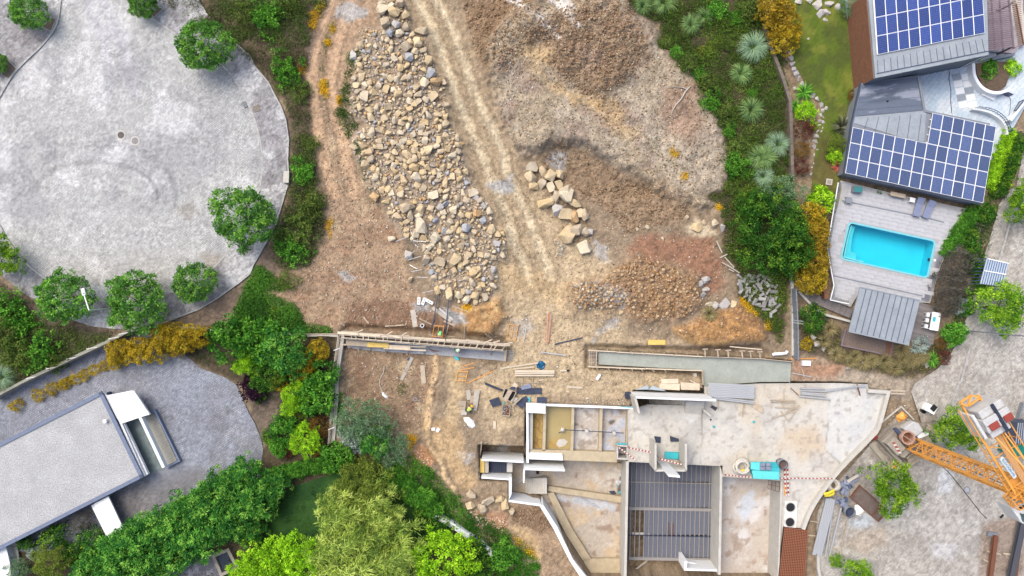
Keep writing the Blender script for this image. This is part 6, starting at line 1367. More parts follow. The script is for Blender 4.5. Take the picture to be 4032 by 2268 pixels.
pl('plank',2,1,(236,1424),(256,1424),.12,.06,M_timber,'tiny pale offcut near the timber cross')
board(1,1,(1190,1252),(1108,1422),.32,M_ply,'long grey board lying aslant below the formwork');board(1,1,(1156,1260),(1175,1276),.3,M_steelb,'blue box end under the slanting grey board')
board(1,1,(1264,1312),(1276,1449),.46,M_timber2,'wide pink grey board lying upright in the left yard');pl('plank',1,1,(1236,1370),(1258,1420),.07,.05,M_timber2,'thin stick left of the wide pink grey board','stick')
c=gp(1,1,1523,1260,.12);t=tag(prism('turquoise_tub',[gp(1,1,*p) for p in((1502,1246),(1520,1240),(1544,1262),(1540,1278),(1516,1274))],c.z,c.z+.18,M_cyan,None,.04),'turquoise plastic tub below the formwork','tub')
fr_=thing('scaffold_rack','orange tubular frame lying flat on the pale bank','frame',tuple(gp(1,1,1560,1390)))
for a,b in(((1524,1360),(1610,1360)),((1530,1394),(1596,1394)),((1512,1428),(1596,1428)),((1530,1358),(1518,1430)),((1604,1358),(1590,1430))):plank('tube',gp(1,1,*a,.12),gp(1,1,*b,.12),.06,.05,M_orange,fr_)
for a,b,lab in(((1560,1322),(1656,1294),'orange handled tool, upper one by the frame'),((1550,1348),(1654,1328),'orange handled tool, lower one by the frame'),((1600,1449),(1798,1354),'long yellow pole lying diagonally below the footing')):pl('tool',1,1,a,b,.07,.05,M_orange,lab,'pole')
f4=lambda x,y,lift=.05:onground((1780+x/4.262,1390+y/4.262),lift)
def f4board(pts_,m,lab,name='board',cat='board',z=.06,th=.05):
    P=[f4(*p) for p in pts_];zz=sum(p.z for p in P)/len(P)-.05+z;return tag(prism(name,[Vector((p.x,p.y,0)) for p in P],zz,zz+th,m,None),lab,cat)
f4board(((230,624),(305,612),(330,772),(256,790)),M_ply,'grey board, left of the two leaning apart by the kneeling worker');f4board(((380,616),(470,622),(415,962),(345,955)),M_ply,'long pale board, right of the two by the kneeling worker',z=.14)
f4board(((305,712),(378,714),(372,850),(303,850)),M_timber2,'short brown grey board between the two leaning boards',z=.1);f4board(((112,794),(240,806),(230,890),(98,876)),M_timber2,'pinkish square board left of the kneeling worker',z=.1)
f4board(((120,900),(232,890),(215,950),(160,952)),M_timber2,'brown wedge board under the pinkish square board',z=.08);f4board(((148,955),(250,950),(248,1036),(150,1040)),M_ply,'small grey square board below the kneeling worker',z=.1)
f4board(((690,1142),(738,1142),(736,1268),(690,1264)),M_timber,'small pale upright board left of the muddy rooms')
for i,(x,y,a) in enumerate(((745,1088,.5),(780,1100,.7),(770,1050,.2))):c=f4(x,y,0);tag(block('brick',(c.x,c.y,c.z),.22,.11,.1,a,M_timber2),'small pale brick scattered above the small upright board','brick','three small scattered bricks')
c=f4(560,928,0);tag(block('dark_stick',(c.x,c.y,c.z),.3,.08,.08,0,M_timber2),'short dark stick right of the long pale board','stick')
f4board(((548,488),(585,500),(860,610),(830,636),(560,530)),M_navy,'long narrow navy panel lying diagonally',z=.1,th=.12)
def crate(pts_,lab,h,fill=None):
    P=[f4(*p) for p in pts_];z=min(p.z for p in P);t=thing('timber_crate',lab,'crate',tuple(sum(P,Vector())/4));
    for i in range(4):plank('side',Vector((P[i].x,P[i].y,z+h/2)),Vector((P[(i+1)%4].x,P[(i+1)%4].y,z+h/2)),.07,h,M_timber2,t)
    prism('bottom',P,z,z+.06,M_dark if fill is None else M_rebar,t);return t,P,z
t,P,z=crate(((890,580),(1075,640),(1000,820),(840,730)),'open brown timber crate with boards laid across it',.5);plank('lid_board',f4(980,610,.56),f4(885,785,.56),.45,.05,M_timber2,t)
t,P,z=crate(((845,860),(975,870),(965,1050),(835,1030)),'small timber crate filled with rusty clamps below the open crate',.35,1)
for i in range(22):
    u_,v_=rnd.random(),rnd.random();p=P[0].lerp(P[1],.12+.76*u_).lerp(P[3].lerp(P[2],.12+.76*u_),.1+.8*v_);a=rnd.uniform(0,3);p.z=z+.2+.1*rnd.random();plank('clamp',p-Vector((math.cos(a),math.sin(a),.1))*.13,p+Vector((math.cos(a),math.sin(a),.1))*.13,.04,.04,M_ply if i%2 else M_zincd,t)
f4board(((990,560),(1050,482),(1105,524),(1070,590)),M_timber,'small pale board sticking up from the open crate',z=.5);f4board(((960,590),(1000,548),(1072,560),(1050,605)),M_navy,'small navy panel on the crate boards',z=.6)
for pts_,lab,z in((((1090,580),(1200,590),(1195,690),(1090,680)),'mottled navy panel, left one of the row right of the crate',.1),(((1200,590),(1380,585),(1385,690),(1200,690)),'mottled navy panel, middle one of the row right of the crate',.12),(((1385,580),(1505,585),(1500,685),(1390,685)),'mottled navy panel, right one of the row right of the crate',.1),(((620,790),(780,735),(830,860),(680,905)),'square navy panel lying left of the crate of clamps',.1),(((1060,840),(1130,780),(1225,850),(1180,940)),'navy panel leaning at the corner of the rooms',.2),(((1140,770),(1240,710),(1290,780),(1200,840)),'navy panel behind the one at the corner of the rooms',.25),(((1425,735),(1580,740),(1575,835),(1420,832)),'square navy panel above the muddy rooms',.1)):f4board(pts_,M_navy,lab,'formwork_sheet','panel',z,.07)
f4board(((1150,545),(1310,512),(1335,580),(1170,612)),M_brk,'pale blue grey sheet on top of the navy row','formply_sheet','sheet',.2,.06);f4board(((975,800),(1040,725),(1110,745),(1060,815)),M_ply,'grey sheet between the crate and the navy panels','formply_sheet','sheet',.35,.05)
f4board(((1265,738),(1308,738),(1308,805),(1270,808)),M_cyan,'small turquoise foam piece at the corner of the rooms','foam_piece','foam',.2,.08);f4board(((840,825),(870,815),(885,840),(855,850)),M_cyan,'tiny teal rag beside the clamp crate','rag','rag',.1,.05)
tag(plank('timber',f4(1160,735,.5),f4(1005,880,.4),.16,.1,M_timber2),'timber leaning over the navy panels toward the clamp crate','timber');tag(plank('timber',f4(1020,905,.2),f4(1040,960,.2),.1,.08,M_timber2),'short timber beside the crate of clamps','timber')
tag(prism('formwork_sheet',[f2(880,70,.3),f2(938,70,.3),f2(938,120,.3),f2(882,118,.3)],.0,.3,M_navy,None),'square navy panel against the stair wall','panel')
for pts_,lab in((((955,52),(1050,18),(1058,50)),'pale turquoise edged foil flap at the stair wall, left one'),(((1055,50),(1090,20),(1190,62)),'pale turquoise edged foil flap at the stair wall, right one')):m_=MB();P=[f2(*p,.6) for p in pts_];m_.prism([(p.x,p.y) for p in P],.45,[.5,.9,.5]);tag(m_.obj('foil_flap',M_skyblue),lab,'foil')
def rag(name,pts_,lab,z=.1,m=None):
    P=[f4(*p) for p in pts_];c=sum(P,Vector())/len(P);n=len(P);m_=MB();ring2=[c.lerp(p,.55)+up*rnd.uniform(.05,.25) for p in P]
    m_.add([p for p in P]+ring2+[c+up*.15]+[p-up*.06 for p in P],[(i,(i+1)%n,n+(i+1)%n,n+i) for i in range(n)]+[(n+i,n+(i+1)%n,2*n) for i in range(n)]+[(2*n+1+(i+1)%n,2*n+1+i,i,(i+1)%n)[::-1] for i in range(n)]);return tag(m_.obj(name,m or M_foam),lab,'plastic sheet')
rag('plastic_sheet',((190,1080),(290,1078),(360,1140),(390,1220),(345,1260),(290,1250),(240,1180),(205,1140)),'crumpled white plastic sheet below the kneeling worker')
rag('plastic_sheet',[((1000+x/ZF-1780)*4.262,(1508+y/ZF-1390)*4.262) for x,y in((960,70),(975,68),(1005,100),(1010,122),(985,112),(962,90))],'narrow white plastic scrap in the left yard')
for x,y,lab in((1345,345,'white torn bag by the pale bank'),(1382,352,'pale flat stone beside the white torn bag')):c=gp(1,2,x,y,0);tag(block('bag' if 'bag' in lab else 'flat_stone',(c.x,c.y,c.z),.42,.3,.14,rnd.random(),M_foam if 'bag' in lab else M_conc),lab,'bag' if 'bag' in lab else 'stone')
m_=MB();m_.tube([gp(1,1,x,y,.06) for x,y in((980,1330),(972,1370),(955,1400),(945,1430))]+[gp(1,2,x,y,.06) for x,y in((942,5),(960,60),(985,90))],.04,6);tag(m_.obj('pale_hose',M_hose),'thin pale hose winding down the left yard','hose')
c=gp(1,2,1213,120,0);m_=MB();m_.ring(c,.12,.2,c.z,c.z+.12,14);tag(m_.obj('rubber_ring',M_zincd),'small dark rubber ring in the left yard','ring')
tag(plank('plank',onground((1850+118/2.507,1690+120/2.507),.3),onground((1850+96/2.507,1690+310/2.507),.3),.1,.08,M_timber2),'thin upright plank left of the white walled stair','plank')
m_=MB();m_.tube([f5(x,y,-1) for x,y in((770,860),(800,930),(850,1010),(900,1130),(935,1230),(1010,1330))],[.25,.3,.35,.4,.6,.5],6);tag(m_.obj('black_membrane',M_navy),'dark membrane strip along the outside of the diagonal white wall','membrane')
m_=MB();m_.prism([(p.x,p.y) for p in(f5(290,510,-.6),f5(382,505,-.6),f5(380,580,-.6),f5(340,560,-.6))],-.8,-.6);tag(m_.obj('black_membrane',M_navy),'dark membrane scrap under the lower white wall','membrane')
pl('pole',2,2,(548,866),(684,934),.12,.1,M_alu,'pale pipe lying on the lower floor','pipe',None,None);bpy.data.objects.remove(bpy.data.objects[[o.name for o in bpy.data.objects if o.get('label')=='pale pipe lying on the lower floor'][0]])
tag(plank('pole',f2(548,866,LZ+.1),f2(684,934,LZ+.1),.14,.1,M_alu),'pale pipe lying on the lower floor','pipe')
pb_=thing('pump','pale grey pump standing in the muddy water room with a dark pipe','pump',tuple(f2(412,356,-.8)));c=f2(412,352,-.5);m_=MB();m_.cyl(c,.2,-1.2,-.45,12);m_.cyl((c.x-.1,c.y-.15),.13,-1.2,-.5,10);m_.obj('body',M_hose,pb_,0,True)
for a,b in(((430,352),(590,360)),((590,360),(795,372)),((795,372),(870,376)),((380,376),(405,366))):plank('pipe',f2(*a,-.15),f2(*b,-.15),.07,.07,M_navy,pb_)
for x,y in((590,360),(796,376)):c=f2(x,y,-.1);m_=MB();m_.cyl(c,.17,-1.0,.0,12);m_.obj('drum',M_hose,pb_)
tag(prism('paper_sack',[f2(822,600,-2.5),f2(878,604,-2.5),f2(878,650,-2.5),f2(822,646,-2.5)],-2.88,-2.5,M_timber2,None,.03),'pinkish cement sack on the lower floor by the duct','sack')
for i,(x,y) in enumerate(((850,690),(866,716),(842,740),(820,770),(858,780),(838,820),(815,742))):c=f2(x,y,LZ);tag(block('foam_scrap',(c.x,c.y,LZ+.01),rnd.uniform(.15,.3),rnd.uniform(.1,.2),.08,rnd.uniform(0,3),M_cyan if i%2 else M_skyblue),'small turquoise foam scrap in the dark heap by the block floor','scrap','turquoise foam scraps on the lower floor')
tag(prism('dark_tarp',[f2(758,815,LZ+.2),f2(800,812,LZ+.2),f2(815,832,LZ+.2),f2(780,838,LZ+.2)],LZ,LZ+.2,M_navy,None,.03),'small folded dark tarp on the lower floor','tarp')
c=f2(222,670,LZ);m_=MB();m_.cyl(c,.16,LZ,LZ+.25,12);tag(m_.obj('black_pot',M_dark),'small black pot near the lower stairs','pot')
cq_=q(3,1,332,1296,.2);tag(block('white_box',(cq_.x,cq_.y,.0),.85,.5,.35,-.05,M_foam),'small white box on the earth below the boundary wall','box')
m_=MB();m_.tube([q(3,1,x,y,.3) for x,y in((80,1236),(95,1228),(150,1226),(180,1222),(192,1205))],.16,8);tag(m_.obj('bent_pipe',M_foam,None,0,True),'bent white pipe at the end of the footing','pipe')
pl('plank',3,1,(212,1266),(410,1258),.08,.06,M_orange,'thin orange batten below the boundary wall');pl('plank',3,1,(290,1330),(545,1440),.1,.06,M_alu,'long pale pole aslant above the deck corner','pole');pl('plank',3,1,(230,1370),(370,1400),.08,.06,M_alu,'short pale pole aslant above the deck edge','pole')
pl('pole',3,1,(300,1340),(318,1400),.08,.06,M_timber2,'short thin batten beside the white box','batten')
for y in(966,985):pl('pole',3,1,(176,y),(270,y+12),.05,.05,M_alu,'thin pale rod crossing the boundary wall, %s one'%('upper' if y==966 else 'lower'),'rod',None,1.4)
# ---------------------------------------------------------------- street details, far left
lp=thing('street_lamp','white street lamp with bent arm among the trees of the round plaza','street lamp',tuple(q(0,1,780,897,0)))
ft=q(0,1,800,896,0.1);kz=5.5;el=q(0,1,668,897,kz)
plank('pole',Vector((el.x,el.y,.1)),Vector((el.x,el.y,kz)),.1,.1,M_foam,lp);plank('arm',q(0,1,668,897,kz),q(0,1,632,786,kz),.09,.08,M_foam,lp)
hd_=[q(0,1,604,738,kz+.1),q(0,1,630,732,kz+.1),q(0,1,642,784,kz+.1),q(0,1,616,790,kz+.1)];prism('lamp_head',hd_,kz-.05,kz+.1,M_white,lp,.03);c=q(0,1,627,772,kz+.14);m_=MB();m_.cyl(c,.05,kz+.1,kz+.15,8);m_.obj('sensor',M_dark,lp)
lp2=thing('street_lamp','grey street lamp post leaning into view over the street','street lamp',tuple(g1(1570,1055,0)));a=g1(1565,1055,.1);e=g1(1565,1055,.1);e.z=8;plank('pole',a,e,.11,.11,M_zincd,lp2);plank('arm',e,e+Vector((.9,.1,.05)),.08,.08,M_zincd,lp2);plank('lamp_head',e+Vector((.9,.1,.05)),e+Vector((1.5,.15,.05)),.28,.08,M_zincd,lp2)
for x,y,lab,m_l in((908,1014,'dark round manhole cover in the plaza, upper left one',M_rebar),(1014,1058,'grey round manhole cover in the plaza, lower right one',M_zincd)):
    c=q(0,0,x,y,.01);t=thing('manhole_cover',lab,'manhole cover',tuple(c));m_=MB();m_.cyl(c,.33,.004,.02,28);m_.obj('lid',mat('iron_dark',S(98,92,92),.7,5,.2) if 'upper' in lab else mat('iron_grey',S(148,144,146),.7,5,.2),t);m_=MB();m_.ring(c,.35,.46,.004,.026,28);m_.obj('ring',M_conc,t)
for n_,p,lab in(('storm_drain',(1847,783),'square dark drain grate at the inner kerb'),('inspection_cover',(1925,815),'square brown cover just outside the plaza kerb')):
    c=q(0,0,*p,.1);t=thing(n_,lab,'drain cover',tuple(c));block('plate',(c.x,c.y,.004 if n_=='storm_drain' else.104),.62,.62,.05,.35,M_dark if n_=='storm_drain' else M_bal2,t);
    for k in range(5):v=Matrix.Rotation(.35,3,'Z')@Vector((-.24+.12*k,0,0));block('bar',(c.x+v.x,c.y+v.y,(.055 if n_=='storm_drain' else.155)),.05,.56,.02,.35,M_zincd if n_=='storm_drain' else M_tray,t)
c=q(1,0,248,1332,.2);tag(block('stone_bench',(c.x,c.y,.1),.55,1.15,.4,-.05,M_conc),'pale stone bench block at the right rim of the plaza pavement','bench')
c=q(3,0,505,1366,.1);t=thing('lawn_cover','square pale concrete cover in the lawn below the red spiky plant','cover',tuple(c));block('slab',(c.x,c.y,.05),.62,.6,.08,-.15,M_conc,t);block('lid',(c.x,c.y,.132),.4,.38,.03,-.15,M_bal2,t)
box_thing('planter_box','white planter box against the left side of the lower wing','box',((645,880),(675,870),(680,930),(640,935)),.05,.5,M_white,g0)
FN=thing('perimeter_fence','pale mesh fence and wall running diagonally above the lower left driveway','fence',tuple(q(0,1,600,1250,0)))
fl_=[q(0,2,-40,110,.5),q(0,1,195,1430,.5),q(0,1,560,1255,.5),q(0,1,830,1130,.5),q(0,1,1000,1045,.5),q(0,1,1130,1020,.5)]
wallp('wall',fl_,-.1,.5,.45,mat('greenish_wall',S(158,162,152),.9,2,.16,.2),FN)
wallp('mesh',[v+Vector((.12,-.18,0)) for v in fl_],.5,1.5,.04,M_bal2,FN)
for(x,y) in((195,1412),(345,1340),(500,1266),(650,1190),(812,1114),(890,1080)):plank('post',q(0,1,x,y,.8),q(0,1,x+80,y-14,.8),.06,.06,M_white,FN)
FN2=thing('perimeter_fence','thin pale fence rail running right behind the golden conifers','fence',tuple(q(0,1,1500,1030,0)))
wallp('wall',[q(0,1,1160,1024,.6),q(0,1,1420,1030,.6),q(0,1,1720,1054,.6)],-.1,.6,.18,M_conc,FN2);plank('rail',q(0,1,1200,1014,1.0),q(0,1,1640,1052,1.0),.07,.06,M_white,FN2)
FN3=thing('perimeter_fence','pale wire fence running down the left side of the yard','fence',tuple(q(1,1,610,1200,0)))
l3=[q(1,1,636,1090,1.0),q(1,1,600,1330,1.0),q(1,1,585,1449,1.0),q(1,2,590,100,1.0),q(1,2,560,460,1.0)]
wallp('base',[v+Vector((.25,0,0)) for v in l3],-.2,.3,.35,M_conc,FN3);
for k in range(4):
    for z in(.4,.7,1.0):plank('wire_rail',Vector((l3[k].x-.06*z,l3[k].y,z)),Vector((l3[k+1].x-.06*z,l3[k+1].y,z)),.05,.04,M_ply,FN3)
for c_,r_,x,y in((1,1,600,1196),(1,1,588,1396),(1,2,575,130),(1,2,560,345)):plank('post',q(c_,r_,x-2,y+6,1.0),q(c_,r_,x+44,y-12,1.0),.07,.07,M_white,FN3)
FN4=thing('perimeter_fence','pale rail fence ending at the timber formwork','fence',tuple(q(1,1,500,1085,0)));wallp('rail',[q(1,1,400,1090,.8),q(1,1,520,1084,.8),q(1,1,630,1092,.8)],.6,.8,.22,M_ply,FN4);plank('rail',q(1,1,260,1078,.9),q(1,1,640,1076,.9),.06,.06,M_timber2,FN4)
GW=thing('garden_wall','white topped garden wall along the bottom of the ivy hedge','wall',tuple(q(1,2,1600,1130,0)));wallp('wall',[q(1,2,1350,992,1.0),q(1,2,1480,1066,1.0),q(1,2,1660,1186,1.0),q(1,2,1800,1300,1.0)],0,1.0,.5,M_foam,GW);
GW2=thing('garden_path_edge','pale stone wall end at the left of the dark lawn','wall',tuple(q(1,2,0,720,0)));wallp('wall',[q(0,2,1890,730,.6),q(1,2,10,715,.6),q(1,2,60,695,.6)],0,.6,.3,M_foam,GW2)
fp=thing('fire_pit','square dark stone pit on a small paved patch by the lawn','pit',tuple(h0(1690,1360,0)))
wallp('rim',[h0(1600,1300,.35),h0(1710,1255,.35),h0(1780,1390,.35),h0(1660,1440,.35)],-.05,.35,.3,M_bal2,fp,True);prism('bottom',[h0(1600,1300,.1),h0(1710,1255,.1),h0(1780,1390,.1),h0(1660,1440,.1)],.0,.1,M_navy,fp)
def paint_patch(X,Y):
    c=np.zeros(X.shape+(3,));c+=np.array(S(128,126,136));mixc(c,S(180,178,186),sstep(.5,.62,fbm(X,Y,30,3,201)));return c
tag(grid_sheet('path',nat(0,2,(1250,1420),(1480,1310),(1720,1240),(1800,1400),(1600,1500),(1200,1500)),.06,paint_patch,M_sett2,res=.2),kind='structure')
for i,(pts_,lab) in enumerate(((nat(0,0,(318,205),(388,128),(420,145),(384,236)),'earth tree pit with pale kerb, upper left of the plaza'),(nat(0,0,(1120,110),(1200,55),(1228,65),(1160,130)),'earth tree pit with pale kerb under the topmost plaza tree'),(nat(0,0,(10,560),(50,440),(125,515),(70,596)),'earth tree pit with pale kerb at the left edge of the plaza'),(nat(0,1,(1560,632),(1592,612),(1644,686),(1612,706)),'dark tree pit right of the small plaza tree'))):
    t=thing('tree_pit',lab,'tree pit',tuple(w(pts_[0])));P=[w(p,.12) for p in pts_];prism('soil',P,.05,.115,M_bal2 if False else mat('pit_soil',S(126,112,100),.95,5,.25,.4) if i==0 else bpy.data.materials['pit_soil'],t);wallp('kerb_frame',P,.05,.15,.07,M_kerb,t,True)
# ================================================================== WORKERS
M_skin=mat('skin',S(196,150,124),.6,4,.05);M_hivis=mat('hivis_yellow',S(206,240,110),.6,4,.06);M_hivis2=mat('hivis_green',S(150,240,150),.6,4,.06)
M_trous=mat('work_trousers',S(92,92,94),.9,5,.15);M_boot=mat('work_boots',S(60,52,48),.8,5,.1);M_jkt=mat('brown_jacket',S(120,96,82),.9,5,.1)
def skin_obj(name,V,E,Rd,m,parent,M,sub=2):
    me=bpy.data.meshes.new(name);me.from_pydata(V,E,[]);me.materials.append(m);o=link(name,me,parent,M)
    sk=o.modifiers.new('skin','SKIN');sk.use_smooth_shade=True
    for i,r in enumerate(Rd):me.skin_vertices[0].data[i].radius=(r,r)
    me.skin_vertices[0].data[0].use_root=True
    o.modifiers.new('smooth','SUBSURF').levels=sub;o.modifiers['smooth'].render_levels=sub
    return o
def person(loc,rz,J,label,helmet,vest,jacket=None):
    t=thing('person',label,'person',loc);M=Matrix.Translation(Vector(loc))@Matrix.Rotation(rz,4,'Z');V3=Vector
    pel,ch,nk,hd=(V3(J[k]) for k in('pelvis','chest','neck','head'))
    V=[pel,pel.lerp(ch,.5),ch,nk,hd,hd+(hd-nk).normalized()*.1];E=[(0,1),(1,2),(2,3),(3,4),(4,5)];Rr=[.14,.13,.15,.055,.095,.085]
    fw=V3(J['face']).normalized();V.append(hd+fw*.115);E.append((4,6));Rr.append(.02)
    cuts={}
    for s in(-1,1):
        sgn=lambda k:V3((J[k][0]*s if not isinstance(J[k][0],tuple) else 0,J[k][1],J[k][2]))
        sh,el,wr=(sgn(k) for k in('shoulder','elbow','wrist'));b=len(V)
        hp=wr+(wr-el).normalized()*.09;V+=[sh,el,wr,hp];E+=[(2,b),(b,b+1),(b+1,b+2),(b+2,b+3)];Rr+=[.065,.045,.032,.03]
        d=(wr-el).normalized();sd_=d.cross(V3((0,0,1)));sd_=sd_.normalized() if sd_.length>.1 else V3((1,0,0))
        for k,(o_,L) in enumerate(((-.033,.07),(-.011,.085),(.011,.08),(.033,.06),(.05,.045))):
            c=len(V);r0=hp+sd_*o_+(d*.01 if k<4 else-d*.05);V+=[r0,r0+d*L*.55+sd_*(.03 if k==4 else 0),r0+d*L+V3((0,0,-.02))+sd_*(.03 if k==4 else 0)];E+=[(b+3,c),(c,c+1),(c+1,c+2)];Rr+=[.010,.009,.008]
        hip,kn,an=(sgn(k) for k in('hip','knee','ankle'));toe=sgn('toe');b2=len(V)
        V+=[hip,kn,an,toe];E+=[(0,b2),(b2,b2+1),(b2+1,b2+2),(b2+2,b2+3)];Rr+=[.10,.065,.045,.04]
        cuts[s]=(hip,kn,an,toe,sh,el)
    skin_obj('body',V,E,Rr,M_skin,t,M)
    skin_obj('vest',[pel.lerp(ch,.1),pel.lerp(ch,.55),ch,ch.lerp(nk,.4),cuts[-1][4],cuts[1][4]],[(0,1),(1,2),(2,3),(2,4),(2,5)],[.17,.165,.185,.12,.085,.085],vest,t,M)
    for s in(-1,1):
        skin_obj('sleeve',[cuts[s][4],cuts[s][5]],[(0,1)],[.075,.058],jacket or M_trous,t,M,1)
        skin_obj('boot',[cuts[s][2],cuts[s][2].lerp(cuts[s][3],.5)+V3((0,0,.0)),cuts[s][3]],[(0,1),(1,2)],[.06,.058,.05],M_boot,t,M,1)
    skin_obj('trousers',[pel]+[cuts[s][k] for s in(-1,1) for k in(0,1,2)],[(0,1),(1,2),(2,3),(0,4),(4,5),(5,6)],[.165,.12,.085,.068,.12,.085,.068],M_trous,t,M)
    ax=(hd-nk).normalized();hc=hd+ax*.05;b=bmesh.new();bmesh.ops.create_uvsphere(b,u_segments=20,v_segments=10,radius=.15)
    bmesh.ops.delete(b,geom=[v for v in b.verts if v.co.z<-.02],context='VERTS');ed_=[e for e in b.edges if e.is_boundary];r=bmesh.ops.extrude_edge_only(b,edges=ed_)
    for v in r['geom']:
        if isinstance(v,bmesh.types.BMVert):v.co.x*=1.2;v.co.y*=1.2
    me=bpy.data.meshes.new('helmet');b.to_mesh(me);b.free();me.materials.append(helmet);[setattr(p,'use_smooth',True) for p in me.polygons]
    link('helmet',me,t,M@Matrix.Translation(hc)@ax.to_track_quat('Z','Y').to_matrix().to_4x4())
    for s in(-1,1):
        sdv=fw.cross(ax).normalized();b=bmesh.new();bmesh.ops.create_uvsphere(b,u_segments=8,v_segments=6,radius=.014);me=bpy.data.meshes.new('eye');b.to_mesh(me);b.free();me.materials.append(M_dark);link('eye',me,t,M@Matrix.Translation(hd+fw*.092+sdv*.035*s+ax*.02))
        b=bmesh.new();bmesh.ops.create_uvsphere(b,u_segments=8,v_segments=6,radius=.028);me=bpy.data.meshes.new('ear');b.to_mesh(me);b.free();me.materials.append(M_skin);link('ear',me,t,M@Matrix.Translation(hd+sdv*.1*s))
    return t
kneel=dict(pelvis=(0,-.1,.52),chest=(0,.3,.78),neck=(0,.45,.86),head=(0,.56,.9),face=(0,.7,-.7),shoulder=(.2,.33,.78),elbow=(.28,.5,.5),wrist=(.22,.68,.32),hip=(.1,-.1,.5),knee=(.15,.12,.1),ankle=(.14,-.36,.08),toe=(.14,-.5,.04))
stand=dict(pelvis=(0,-.05,.93),chest=(0,.08,1.32),neck=(0,.14,1.5),head=(0,.18,1.62),face=(0,.9,-.4),shoulder=(.21,.08,1.38),elbow=(.27,.18,1.1),wrist=(.2,.42,1.0),hip=(.1,-.05,.9),knee=(.12,.04,.48),ankle=(.12,-.04,.08),toe=(.13,.14,.04))
c9=crop(1500,1130,5.795)
M_hb=mat('blue_helmet',S(70,100,196),.4,3,.04);M_hw=mat('white_helmet',S(226,236,220),.4,3,.04);M_hy=mat('yellow_helmet',S(244,196,50),.4,3,.04)
p=c9(1365,1020,0);person((p.x,p.y,hz(p.x,p.y)+.02),R(158),kneel,'person in a blue helmet and hi-vis vest bending over the timber formwork',M_hb,M_hivis2)
p=fA(1722,368,0);person((p.x,p.y,-.25),R(-70),stand,'person in a pale helmet and bright green vest standing on the concrete footing',M_hw,M_hivis2,M_jkt)
p=f4(275,945,0);person((p.x,p.y,hz(p.x,p.y)+.02),R(-40),kneel,'person in a yellow helmet and lime vest kneeling among the loose boards',M_hy,M_hivis)
# ================================================================== ROCKS
def rock_mat(name,cols,var=1.0):
    m,n,l,b=nodes(name);b.inputs['Roughness'].default_value=.9;b.inputs['Specular IOR Level'].default_value=.2
    oi=n.new('ShaderNodeObjectInfo');cr=n.new('ShaderNodeValToRGB');cr.color_ramp.interpolation='LINEAR'
    el=cr.color_ramp.elements;el[0].position=0;el[0].color=(*S(*cols[0]),1);el[1].position=1;el[1].color=(*S(*cols[-1]),1)
    for i in range(1,len(cols)-1):e=el.new(i/(len(cols)-1));e.color=(*S(*cols[i]),1)
    l.new(oi.outputs['Random'],cr.inputs[0]);s1,_=noise_mul(n,l,cr.outputs[0],2.2,.14);s2,_=noise_mul(n,l,s1,9,.10);l.new(s2,b.inputs['Base Color'])
    tc=n.new('ShaderNodeTexCoord');bz=n.new('ShaderNodeTexNoise');bz.inputs['Scale'].default_value=6;bz.inputs['Detail'].default_value=5;l.new(tc.outputs['Object'],bz.inputs['Vector'])
    bp=n.new('ShaderNodeBump');bp.inputs['Strength'].default_value=.5;bp.inputs['Distance'].default_value=.06;l.new(bz.outputs['Fac'],bp.inputs['Height']);l.new(bp.outputs[0],b.inputs['Normal'])
    return m
PALE=[(226,206,172),(212,190,152),(204,186,158),(228,214,188),(196,180,158),(216,194,158),(218,192,148),(206,192,172)]
M_rock=rock_mat('pale_sandstone',PALE);M_rockb=rock_mat('blue_grey_stone',[(172,176,184),(182,184,186),(164,168,174)]);M_rocko=rock_mat('orange_stone',[(204,168,124),(210,178,134),(196,162,122)]);M_rockg=rock_mat('grey_stone',[(198,194,190),(184,180,178),(206,200,192)])
def hull(seed,n=17,flat=.72,el_=1.0,bev=.03):
    r=random.Random(seed);b=bmesh.new();sx,sy=1.0,r.uniform(.6,.92)*el_
    for _ in range(n):
        v=Vector((r.gauss(0,1),r.gauss(0,1),r.gauss(0,1))).normalized();k=max(abs(v.x),abs(v.y),abs(v.z));v=v.lerp(v/k*.8,.75)*r.uniform(.86,1.06)
        b.verts.new((v.x*sx,v.y*sy,v.z*flat))
    res=bmesh.ops.convex_hull(b,input=b.verts);bmesh.ops.delete(b,geom=[g for g in res['geom_interior'] if isinstance(g,bmesh.types.BMVert)],context='VERTS')
    bmesh.ops.dissolve_limit(b,angle_limit=R(14),verts=b.verts,edges=b.edges)
    if bev:bmesh.ops.bevel(b,geom=list(b.edges),offset=bev,segments=1,affect='EDGES',profile=.5)
    bmesh.ops.triangulate(b,faces=b.faces)
    return b
def rock_mesh(seed,m,**k):
    b=hull(seed,**k);me=bpy.data.meshes.new('rock');b.to_mesh(me);b.free();me.materials.append(m);return me
RM=[[rock_mesh(s,m) for s in range(20,20+nn)] for m,nn in((M_rock,14),(M_rockb,5),(M_rocko,5),(M_rockg,6))]
def rock(n_,r,lab,cat='rock',grp=None,kind=0,lift=0.0,name='rock',z=None,flat=1.0,asp=1.0,rz=None):
    g_=onground(n_);rw=r*SN*(1.22 if name=='boulder' else 1.08 if name=='rock' else 1)
    M=Matrix.Translation((g_.x,g_.y,g_.z+rw*.38+lift))@Euler((rnd.uniform(-.35,.35),rnd.uniform(-.35,.35),rz if rz is not None else rnd.uniform(0,6.28))).to_matrix().to_4x4()@Matrix.Diagonal((rw*1.1,rw*1.1*asp,rw*1.05*flat,1))
    return tag(link(name,rnd.choice(RM[kind]),None,M),lab,cat,grp)
n1=lambda c,r,x,y:nat(c,r,(x,y))[0]
placed=[]
